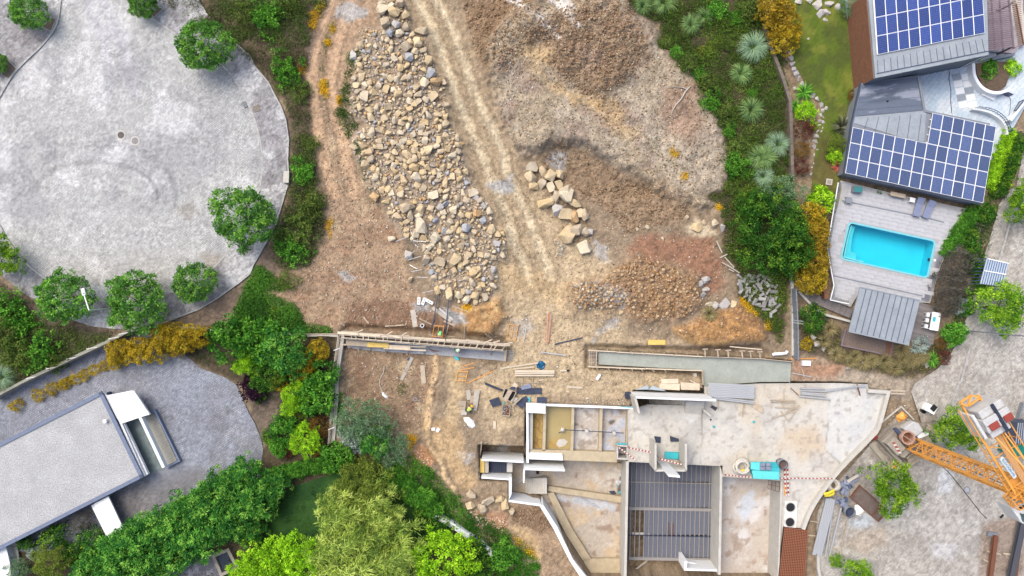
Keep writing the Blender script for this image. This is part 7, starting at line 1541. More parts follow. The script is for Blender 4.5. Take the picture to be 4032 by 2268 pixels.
big=[(1,0,978,82,27,0,'large rounded tan boulder at the top left of the rock heap'),(1,0,1062,96,26,0,'largest tan boulder at the head of the rock heap'),(1,0,1096,28,23,0,'tan boulder cut by the top edge of the picture'),(1,0,1135,118,20,0,'tan boulder right of the largest one at the head of the heap'),(1,0,990,178,24,0,'long tan boulder below the top left boulder'),(1,0,960,35,17,0,'half hidden tan boulder at the very top left of the heap'),(1,0,1072,186,20,3,'pale grey block under the largest boulder'),(1,0,1148,210,20,0,'squarish pinkish boulder at the right shoulder of the heap'),(1,0,1030,258,20,1,'blue grey block near the head of the heap'),(1,0,1094,258,18,0,'layered tan block beside the blue grey one'),(1,0,1262,234,27,0,'solitary pale rock between the heap and the wheel track'),
       (1,0,1166,432,21,1,'blue grey slab among pale rocks in the upper heap'),(1,0,1325,556,25,1,'large blue grey boulder on the right flank of the heap'),(1,0,1372,618,25,2,'yellow stained boulder below the blue grey one on the right flank'),(1,0,1314,466,20,0,'upright pale boulder on the upper right flank'),(1,0,750,428,20,3,'flat grey rock among weeds at the upper left of the heap'),(1,0,800,352,18,0,'pale rock lying in weeds above the flat grey rock'),(1,0,1100,515,19,0,'wedge shaped pale rock in the upper middle of the heap'),(1,0,1000,675,18,0,'broad pale rock in the middle left of the heap'),(1,0,1060,905,19,0,'angular pale rock in the centre of the heap'),(1,0,1318,1130,23,0,'long upright tan rock in the lower right of the heap'),(1,0,840,1242,20,0,'pale rock at the left edge of the heap'),(1,0,880,1195,20,0,'pale rock above the left edge rock'),(1,0,1220,1340,24,0,'elongated tan rock near the heap middle'),(1,0,1490,1165,19,0,'tan rock on the lower right flank beside the wheel track'),(1,0,1352,730,22,0,'broad pale rock on the middle right flank'),
       (1,1,1150,125,32,0,'big flat pale boulder in the lower part of the heap'),(1,1,1262,272,34,0,'biggest boulder of the lower heap, flat and pale tan'),(1,1,1082,205,21,0,'tan boulder left of the biggest lower boulder'),(1,1,1180,195,22,0,'pale boulder between the two big lower boulders'),(1,1,910,55,22,2,'orange boulder at the left edge of the lower heap'),(1,1,1352,36,23,0,'pale rock upper middle of the lower heap'),(1,1,1678,172,19,2,'orange brown rock on the right side of the lower heap'),(1,1,1300,520,22,0,'square pale rock at the lower left of the heap'),(1,1,1510,515,27,0,'large pale rock in the lower middle of the heap'),(1,1,1400,535,25,0,'broad pale rock left of the large lower middle one'),(1,1,1365,360,24,0,'pale rock with flat top below the biggest boulder'),(1,1,1225,322,22,0,'tan rock partly under the biggest boulder'),(1,1,1600,815,22,0,'rock at the bottom tip of the heap'),(1,1,1465,772,26,0,'broad tan rock near the bottom tip'),(1,1,1580,350,18,0,'yellowish flat rock on the lower right'),(1,1,1660,790,19,0,'pale rock at the bottom right tip of the heap'),(1,1,1380,752,19,0,'tan rock above the concrete blocks'),(1,1,1160,485,20,3,'grey rock at the left edge above the rods'),(1,1,1178,668,15,0,'lone tan rock at the left below the rods'),(1,1,1040,365,16,0,'pinkish rock at the left edge of the lower heap'),(1,1,1595,285,21,1,'blue grey slab on the lower right of the heap'),(1,1,1720,225,17,1,'small blue grey slab at the right edge of the lower heap')]
for c,r,x,y,rd,kd,lab in big:
    p=n1(c,r,x,y);placed.append((p[0],p[1],rd));rock(p,rd,lab,'rock','rocks of the long heap',kd,.12)
boul=[(175,1258,26),(172,1338,27),(262,1290,21),(312,1325,25),(252,1385,19),(318,1408,20),(380,1388,18),(190,1405,20),(385,1315,20),(420,1430,24),(350,1449+30,22)]
labs=['topmost boulder of the small boulder row','wide boulder under the topmost one','narrow boulder right of the topmost pair','broad pale boulder right of the narrow one','small square boulder in the middle of the upper group','pale block right of the small square boulder','flat block at the right of the upper group','half hidden boulder at the left of the upper group','slanting slab boulder at the upper right','big boulder at the lower right of the upper group','boulder tucked below the pale block']
for(x,y,rd),lab in zip(boul,labs):rock(n1(2,0,x,y),rd,lab+', beside the road end','boulder','row of boulders beside the site road',0,.1,'boulder')
for x,y,rd,kd,lab in((430,45,36,0,'largest tan boulder, angled, in the boulder row'),(280,90,30,0,'pointed boulder at the left of the boulder row'),(345,70,20,0,'small boulder above the pointed one'),(375,158,26,3,'grey rounded boulder in the boulder row'),(432,182,28,0,'upright pale boulder left of the golden one'),(495,192,27,2,'golden brown boulder in the boulder row'),(572,190,22,0,'tall pale boulder at the right of the golden one'),(540,175,18,0,'slim boulder between the golden and the tall pale one'),(500,110,22,0,'boulder above the golden one'),(445,330,34,0,'wide flat boulder in the lower group of the row'),(505,290,27,0,'squarish tan boulder on the wide flat one'),(572,320,21,0,'upright boulder at the right of the lower group'),(615,305,14,3,'small flat stone right of the lower group'),(572,428,30,0,'last oblong boulder at the foot of the row')):
    rock(n1(2,1,x,y),rd,lab,'boulder','row of boulders beside the site road',kd,.1+(.2 if 'squarish' in lab else 0),'boulder')
for x,y,rd,kd,lab in((1482,675,19,3,'white grey rock at the right end of the clod heap'),(1445,705,17,3,'pale rock left of the white grey one at the clod heap'),(1480,740,17,3,'pale grey rock below the white grey one'),(1460,790,16,3,'flat grey rock lowest of the clod heap group'),(1508,858,17,0,'leftmost pale rock of the four in the hollow'),(1556,868,19,3,'upright grey rock of the four in the hollow'),(1622,848,24,3,'largest grey rock of the four in the hollow'),(1690,852,16,0,'rightmost tan rock of the four in the hollow'),(1545,250,18,0,'long pale slab by the dark round tree'),(1610,280,16,3,'grey slab half under the dark round tree'),(1475,240,12,0,'orange tinged rock near the pale slab'),(1420,280,22,0,'pale flat outcrop in the red earth'),(1340,205,10,0,'small pale rock above the red earth'),(1050,278,11,0,'small white rock in the clod field'),(972,290,9,0,'little pale rock left of the small white rock'),(850,920,12,0,'pale rock below the grey clods'),(1160,362,9,0,'tiny pale rock in the red earth')):
    rock(n1(2,1,x,y),rd,lab,'rock',None,kd,-.05)
for x,y,rd,lab in((1630,835,26,'square pale quarry block at the upper left of the kerb of stones'),(1625,912,23,'pale quarry block at the lower left of the stones'),(1715,932,24,'pale quarry block in the middle of the lower row of stones'),(1760,885,30,'long pale quarry slab above the lower row'),(1840,860,22,'brownish quarry block right of the long slab'),(1890,910,25,'tall brownish quarry block nearest the white wall'),(1935,955,17,'square brownish block at the end of the stones')):
    rock(n1(1,2,x,y),rd,lab,'stone block','quarry blocks below the stairs',0,.05,'stone_block',asp=.9)
def dart(poly,radii,n_try,placed,fac=.86,dens=None):
    P=np.array(poly);out=[]
    x0,y0,x1,y1=P[:,0].min(),P[:,1].min(),P[:,0].max(),P[:,1].max()
    cand=rng.uniform((x0,y0),(x1,y1),(n_try*len(radii),2));dd=sdist(poly,cand[:,0],cand[:,1],1e5)
    cell={};cs=60
    for(x,y,r) in placed:cell.setdefault((int(x//cs),int(y//cs)),[]).append((x,y,r))
    k=0
    for rlo,rhi in radii:
        for _ in range(n_try):
            (x,y),d=cand[k],dd[k];k+=1
            r=rng.uniform(rlo,rhi)
            if d>-r*.5:continue
            if dens is not None and rng.random()>dens(x,y,r):continue
            ok=True;cx,cy=int(x//cs),int(y//cs)
            for a in(-1,0,1):
                for b in(-1,0,1):
                    for(px,py,pr_) in cell.get((cx+a,cy+b),()):
                        if(px-x)**2+(py-y)**2<((pr_+r)*fac)**2:ok=False;break
                    if not ok:break
                if not ok:break
            if ok:cell.setdefault((cx,cy),[]).append((x,y,r));out.append((x,y,r))
    return out
hs=dart(heap,((14,19),)*1,90,placed,.9);hs+=dart(heap,((10,14),(7.5,10),(5.5,7.5),(4,5.5),(2.8,4)),2600,placed+hs,.76,lambda x,y,r:1 if r<7.5 else.7 if r>10 else.8)
hs.sort(key=lambda t:-t[2])
NB=300-len(big)-24
for(x,y,r) in hs[:NB]:
    k=0 if rnd.random()<.86 else rnd.choice((1,3,3,2)) if y>900 or x>1680 else 0
    rock((x,y),r*1.3,'pale sandstone rock in the long heap beside the dirt tracks','rock','rocks of the long heap',k,.02)
def stone_stuff(name,items,m_,cols,seed=1,nproto=8,lift=.25,flat=.75,sizevar=.25,zlift=None,kind='stuff',n=12,bev=.0,cvar=.1):
    """many small stones in one mesh: items (photo x, photo y, radius in photo pixels)"""
    protos=[]
    for s in range(nproto):
        b=hull(900+seed*31+s,n=n,flat=flat,bev=bev);b.verts.ensure_lookup_table();protos.append((np.array([v.co[:] for v in b.verts]),np.array([[v.index for v in f.verts] for f in b.faces])));b.free()
    IT=np.array(items);gx_=(IT[:,0]-2016)*SN;gy_=(1134-IT[:,1])*SN;z=height(IT[:,0],IT[:,1])
    k=1-z/H;gx_*=k;gy_*=k;z=height(2016+gx_/SN,1134-gy_/SN)
    Vs,Fs,Cs=[],[],[];off=0;C0=np.array([S(*c) for c in cols])
    for i in range(len(IT)):
        v,f=protos[i%nproto];a=rng.uniform(0,6.28);r=IT[i,2]*SN;ca,sa=math.cos(a),math.sin(a);sx=r*rng.uniform(1-sizevar,1+sizevar);sy=r*rng.uniform(1-sizevar,1+sizevar)
        x,y=v[:,0]*sx,v[:,1]*sy;tx_=rng.uniform(-.3,.3)
        Vs.append(np.stack([gx_[i]+x*ca-y*sa,gy_[i]+x*sa+y*ca,z[i]+r*lift+v[:,2]*r+x*tx_],1));Fs.append(f+off);off+=len(v)
        Cs.append(np.tile(C0[rng.integers(len(C0))]*rng.uniform(1-cvar,1+cvar),(len(v),1)))
    return tag(link(name,mesh_arrays(name,np.concatenate(Vs),np.concatenate(Fs),np.concatenate(Cs),[m_])),kind=kind)
M_stones=mat_painted('small_stones',.9,8,.12,.3,10)
def scatter(poly,n,r0,r1,pw=2.5):
    P=np.array(poly);pts=rng.uniform(P.min(0),P.max(0),(n*3,2));d=sdist(poly,pts[:,0],pts[:,1],1e5);pts=pts[d<0][:n]
    r=r0+(r1-r0)*rng.random(len(pts))**pw;return[(a,b,c) for(a,b),c in zip(pts,r)]
stone_stuff('rubble',scatter(heap,2600,2,5)+[(x,y,r*1.15) for x,y,r in hs[NB:]],M_stones,PALE+[(186,188,194),(176,172,166),(206,170,124)],1,10,.45,.75,bev=.08)
BR=[(150,124,98),(168,140,112),(134,108,84),(180,156,128),(160,132,102)]
clods=scatter(mound,2600,2,7.5)+scatter(plateau,3200,1.8,5.5)+scatter(mound2,1600,2,7)+scatter(clod_band,1300,2,6.5)+scatter(scoop,900,2,6)+scatter(nat(2,2,(0,930),(240,930),(320,1080),(250,1140),(150,1080),(20,1040)),420,2,6)
clods+=scatter(nat(2,0,(500,-20),(880,-20),(1060,300),(800,260),(600,120)),700,2,7)
stone_stuff('soil_clods',clods,M_stones,BR,2,8,.2,.8,n=10)
OC=[(186,150,110),(198,166,128),(170,134,98),(206,178,142),(156,122,92)]
stone_stuff('clay_clods',dart(lower_heap,((8,11),(5,8),(3,5)),1500,[],.8)+scatter(lower_heap,900,2,6)+scatter(ridge,350,2,6),M_stones,OC,3,8,.3,.8,n=11)
GR_=[(196,188,172),(176,172,166),(206,198,184),(168,158,142)]
stone_stuff('grey_clods',dart(nat(2,1,(490,700),(640,680),(760,740),(900,780),(860,880),(520,900)),((8,11),(5,8),(3,5)),500,[],.85)+scatter(nat(2,1,(350,380),(430,390),(420,490),(350,490)),60,3,8),M_stones,GR_,4,8,.3,.7,n=11)
PB=[(226,216,200),(206,190,166),(236,230,220),(188,170,146),(216,190,160)]
pebs=scatter(red_area,1900,1.2,6,4)+scatter(plateau,3600,1.0,5.5,4)+scatter(left_yard,900,1.2,5,4)+scatter(nat(1,0,(480,0),(900,0),(740,500),(640,900),(450,900),(400,400)),700,1,4,4)
pebs+=scatter(nat(2,1,(-150,-200),(300,0),(760,100),(1600,400),(1650,800),(1400,1100),(600,1160),(590,1320),(1400,1430),(200,1500),(-250,1400)),3600,1,5,4)+scatter(nat(1,0,(1300,0),(1500,0),(2000,1300),(1850,1449),(1640,1300)),1000,1,4,4)
pebs+=scatter(nat(2,2,(-100,860),(240,920),(460,1320),(560,1500),(230,1500)),400,1,4,4)+scatter(nat(1,2,(1380,250),(1700,20),(1900,500),(1800,800),(1560,840)),400,1,4,4)+scatter(nat(2,2,(560,110),(900,130),(900,170),(560,160)),160,2,5,3)+scatter(nat(3,2,(560,640),(820,440),(960,200),(1380,60),(1300,300),(900,640)),500,1,5,4)
gb=scatter(nat(2,1,(-150,-200),(300,0),(760,100),(1600,400),(1650,800),(1400,1100),(600,1160),(590,1320),(1400,1430),(200,1500),(-250,1400)),3600,1.6,5)+scatter(red_area,2600,1.6,5)+scatter(left_yard,1600,1.6,5)+scatter(plateau,3000,1.6,6)
stone_stuff('loose_earth',gb,M_stones,[(172,152,128),(158,136,112),(186,168,142),(146,124,102),(180,154,128),(124,104,84)],8,6,.15,.7,n=8,cvar=.22)
stone_stuff('pebbles',pebs,M_stones,PB,5,6,.25,.7,n=8)
stone_stuff('broken_stone',dart(nat(1,2,(1240,480),(1370,610),(1320,640),(1200,560)),((4,7),(3,5)),400,[],.8)+scatter(nat(1,2,(1640,1000),(1900,1010),(1900,1130),(1760,1060)),160,2,7),M_stones,[(226,190,160),(216,176,146),(230,206,180)],6,6,.3,.7)
RUB=nat(2,1,(1720,640),(1800,620),(1960,640),(2020,720),(2040,860),(1960,960),(1880,870),(1760,800),(1700,740))
Mb_=mat('rubble_concrete',S(164,162,160),.9,3,.2,.2,objvar=.2)
for(x,y,r) in dart(RUB,((9,12),(7,9)),420,[],.72):
    g_=onground((x,y));M=Matrix.Translation((g_.x,g_.y,g_.z+.16+.25*rnd.random()))@Euler((rnd.uniform(-.5,.5),rnd.uniform(-.5,.5),rnd.uniform(0,6.28))).to_matrix().to_4x4()@Matrix.Diagonal((r*SN*rnd.uniform(1.8,3.0),r*SN*rnd.uniform(.7,1.2),r*SN*.8,1))
    tag(ubox('concrete_piece',M,Mb_),'broken grey concrete piece in the rubble heap below the round tree','concrete rubble','broken concrete heaped below the round tree')
for i,(a,b) in enumerate((((1560,380),(1600,470)),((1585,505),(1640,480)),((1600,540),(1700,600)),((1640,560),(1730,620)),((1650,590),(1690,610)),((1620,500),(1690,580)))):tag(plank('timber',gp(2,1,*a,.3),gp(2,1,*b,.35),.1,.08,M_ply),'grey scrap timber by the dark round tree, %s'%('upper','crosswise','long','right','short','middle')[i]+' piece','timber')
for(x,y,r) in[(205,392,13),(215,438,13),(226,480,14),(236,524,14),(256,556,14),(278,592,12),(297,626,10),(318,645,9),(244,664,10),(380,720,13),(415,745,13),(448,792,14),(452,832,11),(478,812,10),(436,865,9),(462,880,8),(430,910,9),(458,915,10),(428,940,8),(448,962,8),(416,985,8),(440,990,8),(405,1025,11),(430,1030,7),(395,1060,11),(388,1100,11),(415,1075,7),(412,1130,8),(395,1165,7),(390,1225,6),(375,1255,5),(368,1310,8),(376,1375,5)]:
    rock(n1(3,0,x,y),r,'pale flat stone in the curved row edging the villa lawn','edging stone','pale stones edging the lawn',3,-.02,'edging_stone',flat=.6)
for(x,y,r,lab) in((410,40,24,'large flat grey stepping stone at the top of the lawn'),(440,110,22,'pointed grey stepping stone running into the lawn'),(470,150,14,'small grey stepping stone at the tip of the path'),(480,90,20,'brown grey stepping stone beside the pointed one'),(500,30,20,'dark stepping stone near the top hedge'),(560,50,17,'stone half under the blue green bush'),(340,296,10,'pale stone lying alone on the lawn'),(512,318,7,'tan stone on the lawn right of the pale one'),(270,12,18,'pale stone beside the orange conifer'),(350,8,16,'pale stone at the upper edge of the lawn'),(684,690,20,'large rough stone at the wing corner')):
    rock(n1(3,0,x,y),r,lab,'stone',None,3,-.05,'flat_stone',flat=.6)
for(x,y,r,lab) in((385,1100,12,'white rock in the garden below the deck, upper one'),(405,1150,15,'pale block in the garden below the white rock'),(520,1215,13,'grey rock at the corner of the gravel planter'),(880,1290,14,'grey rock under the grasses, left one'),(960,1300,16,'grey rock under the grasses, middle one'),(740,1300,14,'grey rock under the grasses at the lower left'),(650,1330,11,'small rock at the lower left of the grasses'),(1140,1300,13,'grey rock left of the bright green yucca'),(1230,1310,12,'grey rock right below the bright green yucca'),(460,1190,11,'pale stone left of the grey rock at the planter corner')):rock(n1(3,1,x,y),r,lab,'rock',None,3,0)
br_=thing('dead_branch','bare forked branch lying on the pale clay plateau','branch',tuple(gp(2,0,1300,740)))
m_=MB();m_.tube([gp(2,0,x,y,.12) for x,y in((1228,870),(1230,840),(1255,795),(1300,745),(1330,690),(1368,650))],[.03,.05,.06,.07,.08,.06],7);m_.obj('limb',M_ply,br_);m_=MB();m_.tube([gp(2,0,x,y,.1) for x,y in((1345,675),(1310,660),(1260,655),(1190,660))],[.05,.04,.03,.02],6);m_.obj('twig',M_ply,br_)
for i,(a,b) in enumerate((((1070,385),(1165,350)),((1150,520),(1215,450)),((1160,525),(1260,495)),((1185,610),(1265,595)),((1175,560),(1230,590)),((1200,380),(1300,388)),((1230,650),(1310,655)),((1270,768),(1350,750)))):tag(plank('steel_rod',gp(1,1,*a,.5),gp(1,1,*b,.6),.05,.05,M_alu),'thin pale steel rod at the left heap edge, %s of eight downwards'%('first','second','third','fourth','fifth','sixth','seventh','last')[i],'rod','steel rods at the left edge of the heap')
# ================================================================== PLANTS
ML=mat_leaf('leaves');M_bark=mat('bark',S(120,104,90),.95,6,.25,.3)
nrm=lambda a:a/np.maximum(np.linalg.norm(a,axis=-1,keepdims=True),1e-6)
def leaf_mesh(P,D,L,W,C,name='leaves',E=None):
    n=len(P);N=nrm(np.cross(D,rng.normal(size=(n,3)) if E is None else E+rng.normal(size=(n,3))*.45));L=np.broadcast_to(L,(n,))[:,None];W=np.broadcast_to(W,(n,))[:,None]
    mid=P+D*L*.5;V=np.stack([P,mid+N*W*.5,P+D*L,mid-N*W*.5],1).reshape(-1,3)
    return mesh_arrays(name,V,np.arange(4*n).reshape(n,4),np.repeat(C,4,0),[ML])
def pal(cols,t):c=np.array([S(*k) for k in cols]);i=np.clip((t*len(c)).astype(int),0,len(c)-1);return c[i]
def crown(seed,Rr,Hh,nt,nl,tr,L,W,cols,up=.25,out=.8,low=-.25,lump=.35,zc=0.0,dir_=None):
    global rng
    rng=np.random.default_rng(seed)
    d=nrm(rng.normal(size=(nt*3,3)));d=d[d[:,2]>low][:nt];nt=len(d)
    lm=1+lump*(vn(d[:,0]*2+5,d[:,1]*2+d[:,2]+5,.7,seed)-.5)*2
    c=d*np.array([Rr,Rr,Hh])*(lm*(rng.random(nt)**.25))[:,None];c[:,2]+=zc
    e=nrm(rng.normal(size=(nt,nl,3))+d[:,None]*out*1.2);r=tr*rng.uniform(.6,1.25,(nt,1,1))
    P=c[:,None]+e*r*rng.random((nt,nl,1))**.5
    D=nrm(np.cross(e,rng.normal(size=e.shape))*1.1+e*.8+np.array([0,0,up])+(0 if dir_ is None else 1.6*np.array(dir_)))
    t=np.clip(rng.random((nt,1))*.75+rng.random((nt,nl))*.4-.08,0,.999)
    C=pal(cols,t.ravel())*rng.uniform(.85,1.15,(nt*nl,1))
    return leaf_mesh(P.reshape(-1,3),D.reshape(-1,3),L*rng.uniform(.7,1.3,nt*nl),W,C,'crown',e.reshape(-1,3))
def blades(seed,Rr,Hh,n,W,cols,seg=4,up=.5):
    r=np.random.default_rng(seed);a=r.uniform(0,6.283,n);ln=Rr*r.uniform(.55,1.1,n);hh=Hh*r.uniform(.5,1.1,n);V=[];F=[];C=[]
    cc=pal(cols,r.random(n));o=0
    for i in range(n):
        d=np.array([math.cos(a[i]),math.sin(a[i]),0]);s=np.array([-d[1],d[0],0])
        for k in range(seg+1):
            t=k/seg;p=d*ln[i]*(t**.85)+np.array([0,0,hh[i]*(1.6*t-1.25*t*t)*1.6]);ww=W*(1-t)**.7*.5+.004;V+=[p+s*ww,p-s*ww];C+=[cc[i],cc[i]]
            if k<seg:F.append((o+2*k,o+2*k+1,o+2*k+3,o+2*k+2))
        o+=2*(seg+1)
    return mesh_arrays('blades',np.array(V),np.array(F),np.array(C),[ML])
ORD='first second third fourth fifth sixth seventh eighth ninth tenth eleventh twelfth thirteenth fourteenth fifteenth sixteenth seventeenth eighteenth nineteenth'.split()
G=dict(scrub=[(64,82,44),(78,100,48),(98,118,54),(112,124,66),(84,112,46)],plaza=[(58,98,46),(72,116,52),(86,132,58),(104,150,62),(128,168,72)],lime=[(92,136,34),(124,170,36),(150,196,44),(178,214,62)],gold=[(104,96,34),(148,128,40),(176,150,44),(190,168,60),(136,128,44)],orange=[(112,102,36),(146,122,42),(168,140,50),(138,130,48)],ever=[(30,62,28),(42,82,32),(60,104,40),(84,126,46),(120,148,52)],hedge=[(50,96,48),(58,112,50),(78,134,56),(104,158,66),(134,174,76)],olive=[(80,98,42),(104,122,52),(126,140,60),(94,112,50)],willow=[(88,112,54),(122,146,66),(160,180,84),(184,198,108)],blue=[(72,100,74),(94,124,92),(120,146,112),(84,116,70)],grey=[(74,72,68),(92,89,83),(110,106,98),(80,80,66)],silver=[(120,136,130),(150,166,160),(172,184,178)],purple=[(46,30,44),(62,40,56),(78,56,70)],red=[(74,42,40),(98,58,52),(118,74,62),(70,54,40)],vine=[(50,92,36),(68,118,42),(90,144,52),(116,166,64)],street=[(60,100,32),(92,134,40),(122,158,46),(150,180,60)],grass=[(84,112,64),(112,140,84),(140,164,104),(96,124,84)],bgrass=[(92,118,96),(120,146,118),(150,172,140)],straw=[(128,118,84),(152,140,104),(104,108,68),(116,104,76)],brown=[(98,76,42),(126,96,50),(110,92,46)])
KIND={}
def kind(k,nm,Rr,zc,make,trunk=True):KIND[k]=(nm,Rr,zc,[make(s) for s in(1,2)],trunk)
kind('plaza','plaza_tree',3.0,2.6,lambda s:crown(100+s,2.7,1.8,230,34,.46,.26,.15,G['plaza'],.2,.9,lump=.3))
kind('street','street_tree',3.0,2.8,lambda s:crown(110+s,2.7,1.7,230,30,.46,.24,.14,G['street'],.2,.6,lump=.55))
kind('lime','lime_tree',3.0,3.0,lambda s:crown(120+s,2.7,1.7,220,32,.45,.25,.15,G['lime'],.2,.7,lump=.5))
kind('gold','golden_conifer',1.5,1.3,lambda s:crown(130+s,1.3,1.3,120,34,.3,.2,.08,G['gold'],.5,1.1))
kind('orange','orange_conifer',1.5,1.3,lambda s:crown(135+s,1.3,1.3,120,34,.3,.2,.08,G['orange'],.5,1.1))
kind('ever','evergreen_tree',4.0,2.6,lambda s:crown(140+s,3.7,2.2,380,34,.46,.22,.13,G['ever'],.2,.7))
kind('hedge','cypress',2.0,1.6,lambda s:crown(150+s,1.7,1.7,150,34,.4,.28,.10,G['hedge'],.3,1.3,lump=.5))
kind('olive','olive_green_tree',3.0,2.5,lambda s:crown(160+s,2.7,1.8,230,32,.4,.22,.11,G['olive'],.2,.8,lump=.5))
kind('willow','willow_tree',3.0,3.0,lambda s:crown(170+s,2.7,1.8,150,36,.5,.62,.07,G['willow'],-.1,.5,lump=.9,dir_=(.55,.35,-.1)))
kind('blue','blue_green_tree',2.5,2.0,lambda s:crown(180+s,2.2,1.4,150,26,.45,.22,.09,G['blue'],.2,.8,lump=.5))
kind('grey','grey_shrub',2.0,1.2,lambda s:crown(190+s,1.75,1.3,170,32,.3,.18,.06,G['grey'],.3,.9),False)
kind('silver','silver_shrub',1.0,.5,lambda s:crown(200+s,.85,.6,50,26,.26,.15,.06,G['silver'],.3,.9),False)
kind('purple','purple_shrub',1.0,.7,lambda s:crown(210+s,.85,.7,55,24,.3,.26,.12,G['purple'],.1,1.0,lump=.5),False)
kind('red','red_brown_shrub',1.0,.6,lambda s:crown(220+s,.85,.6,60,26,.25,.12,.06,G['red'],.1,.8),False)
kind('vine','bright_shrub',1.2,.8,lambda s:crown(230+s,1.05,.8,80,26,.3,.19,.13,G['vine'],.3,.7),False)
kind('bush','green_bush',1.2,.7,lambda s:crown(240+s,1.0,.7,70,26,.3,.17,.09,G['ever'],.3,.8),False)
kind('scrub','scrub_bush',1.2,.35,lambda s:crown(246+s,1.1,.6,75,24,.34,.17,.09,G['scrub'],.3,.8,low=-.1,lump=1.1),False)
kind('scrubv','leafy_bush',1.2,.35,lambda s:crown(248+s,1.1,.6,75,24,.34,.17,.1,G['vine'],.3,.8,low=-.1,lump=1.1),False)
kind('limebush','lime_shrub',1.2,.8,lambda s:crown(245+s,1.05,.8,70,24,.32,.2,.11,G['lime'],.3,.8),False)
kind('gbush','golden_shrub',1.0,.5,lambda s:crown(250+s,.8,.5,50,24,.25,.17,.06,G['gold'],.4,1.0),False)
kind('brown','brown_shrub',1.2,.8,lambda s:crown(255+s,1.0,.7,60,24,.3,.18,.08,G['brown'],.3,.8),False)
kind('pampas','pampas_grass',1.5,0,lambda s:blades(260+s,1.5,1.2,340,.05,G['grass']),False)
kind('bpampas','blue_pampas_grass',1.8,0,lambda s:blades(270+s,1.8,1.3,440,.05,G['bgrass']),False)
kind('straw','straw_grass',1.0,0,lambda s:blades(280+s,1.0,.9,240,.035,G['straw']),False)
kind('yucca','yucca',1.0,0,lambda s:blades(290+s,1.0,.7,90,.10,G['vine'],3),False)
kind('darkyucca','dark_cordyline',1.0,0,lambda s:blades(295+s,1.0,.8,80,.08,[(50,54,44),(74,78,60),(120,122,100)],3),False)
kind('pinkyucca','pink_cordyline',1.0,0,lambda s:blades(298+s,1.0,.7,90,.09,[(190,104,92),(206,134,116),(170,90,84)],3),False)
kind('redyucca','red_cordyline',1.0,0,lambda s:blades(299+s,1.0,.7,70,.08,[(92,56,56),(120,74,70)],3),False)
_tr=MB();_tr.tube([(0,0,-.3),(.03,.02,.6),(0,0,1.6),(.05,0,2.4)],[.19,.14,.11,.07],9)
for i in range(5):a=i*1.26;_tr.tube([(0,0,1.3+.15*i),(math.cos(a)*.6,math.sin(a)*.6,1.9+.1*i),(math.cos(a)*1.3,math.sin(a)*1.3,2.7)],[.08,.05,.02],6)
_trunk=_tr.mesh('trunk',M_bark,True);_PR={}
_cnt=0
def plant(k,c,r,x,y,rz_,label,grp=None,z0=None):
    """x, y, rz_: centre and radius in the zoomed crop's pixels"""
    global _cnt
    nm,Rr,zc,me,trunk=KIND[k];sc=rz_*ZS/Rr*(.9 if k=='plaza' else 1);v=_cnt%2;_cnt+=1
    n_=nat(c,r,(x,y))[0];zt=zc*sc;g_=w(n_,zt);base=hz(g_.x,g_.y) if z0 is None else z0
    if base<-.5:base=.1
    cat=nm.split('_')[-1];cat=cat if cat in('tree','conifer','cypress','shrub','grass','bush','yucca','cordyline') else 'plant'
    if(k,v) not in _PR:
        t=thing(nm,label,cat,(0,0,0),grp)
        if trunk:
            cr_=link('crown',me[v],t,Matrix.Translation((0,0,zc)));link('trunk',_trunk,t,Matrix.Diagonal((1,1,zc/2.3,1)))
        else:link('leaves' if k.endswith(('pampas','yucca','straw')) else 'foliage',me[v],t,Matrix.Translation((0,0,zc)))
        _PR[(k,v)]=t
        t.location=(g_.x,g_.y,base);t.rotation_euler=(0,0,0 if k=='willow' else rnd.uniform(0,6.28));t.scale=(sc/1.0,sc,sc)
        return t
    t=copy_tree(_PR[(k,v)],(g_.x,g_.y,base),rnd.uniform(-.3,.3) if k=='willow' else rnd.uniform(0,6.28),sc*1.0,label);t.name=nm
    if grp:t['group']=grp
    elif 'group' in t:del t['group']
    return t
PLZ='trees round the cobbled plaza'
for c,r,x,y,rd,lab in((0,0,215,85,150,'bright green tree in the upper left corner pit of the plaza'),(0,0,1070,10,130,'bright tree cut by the top edge above the plaza'),(0,0,1540,340,215,'large round tree at the upper right rim of the plaza'),(0,0,-35,470,90,'tree half cut by the left edge beside its earth pit'),(0,1,1830,205,250,'biggest dark green tree on the right rim of the plaza'),(0,1,10,490,150,'yellow green tree cut by the left edge of the plaza'),(0,1,490,800,215,'spreading tree left of the white street lamp'),(0,1,1025,845,245,'large round tree right of the white street lamp'),(0,1,1460,690,170,'small round tree in the lower right of the plaza')):plant('street' if 'yellow' in lab else 'plaza',c,r,x,y,rd,lab,PLZ)
STG='trees along the street'
for c,r,x,y,rd,lab in((3,2,1480,350,175,'bright street tree under the crane counterweight'),(3,2,970,785,185,'bright street tree beside the mortar tray'),(3,2,720,1440,120,'street tree cut by the bottom edge'),(3,2,560,1340,50,'small low bush at the foot of the pale poles'),(3,1,1800,880,200,'large street tree below the little ribbed shelter'),(3,1,1960,80,150,'street tree cut by the right edge above the shelter')):plant('street',c,r,x,y,rd,lab,STG)
for x,y,rd,k,lab in((110,60,130,'orange','orange conifer at the top of the villa garden, upper one'),(140,170,120,'orange','orange conifer in the middle of the upper golden row'),(165,300,110,'gold','yellow conifer at the lower end of the upper golden row')):plant(k,3,0,x,y,rd,lab)
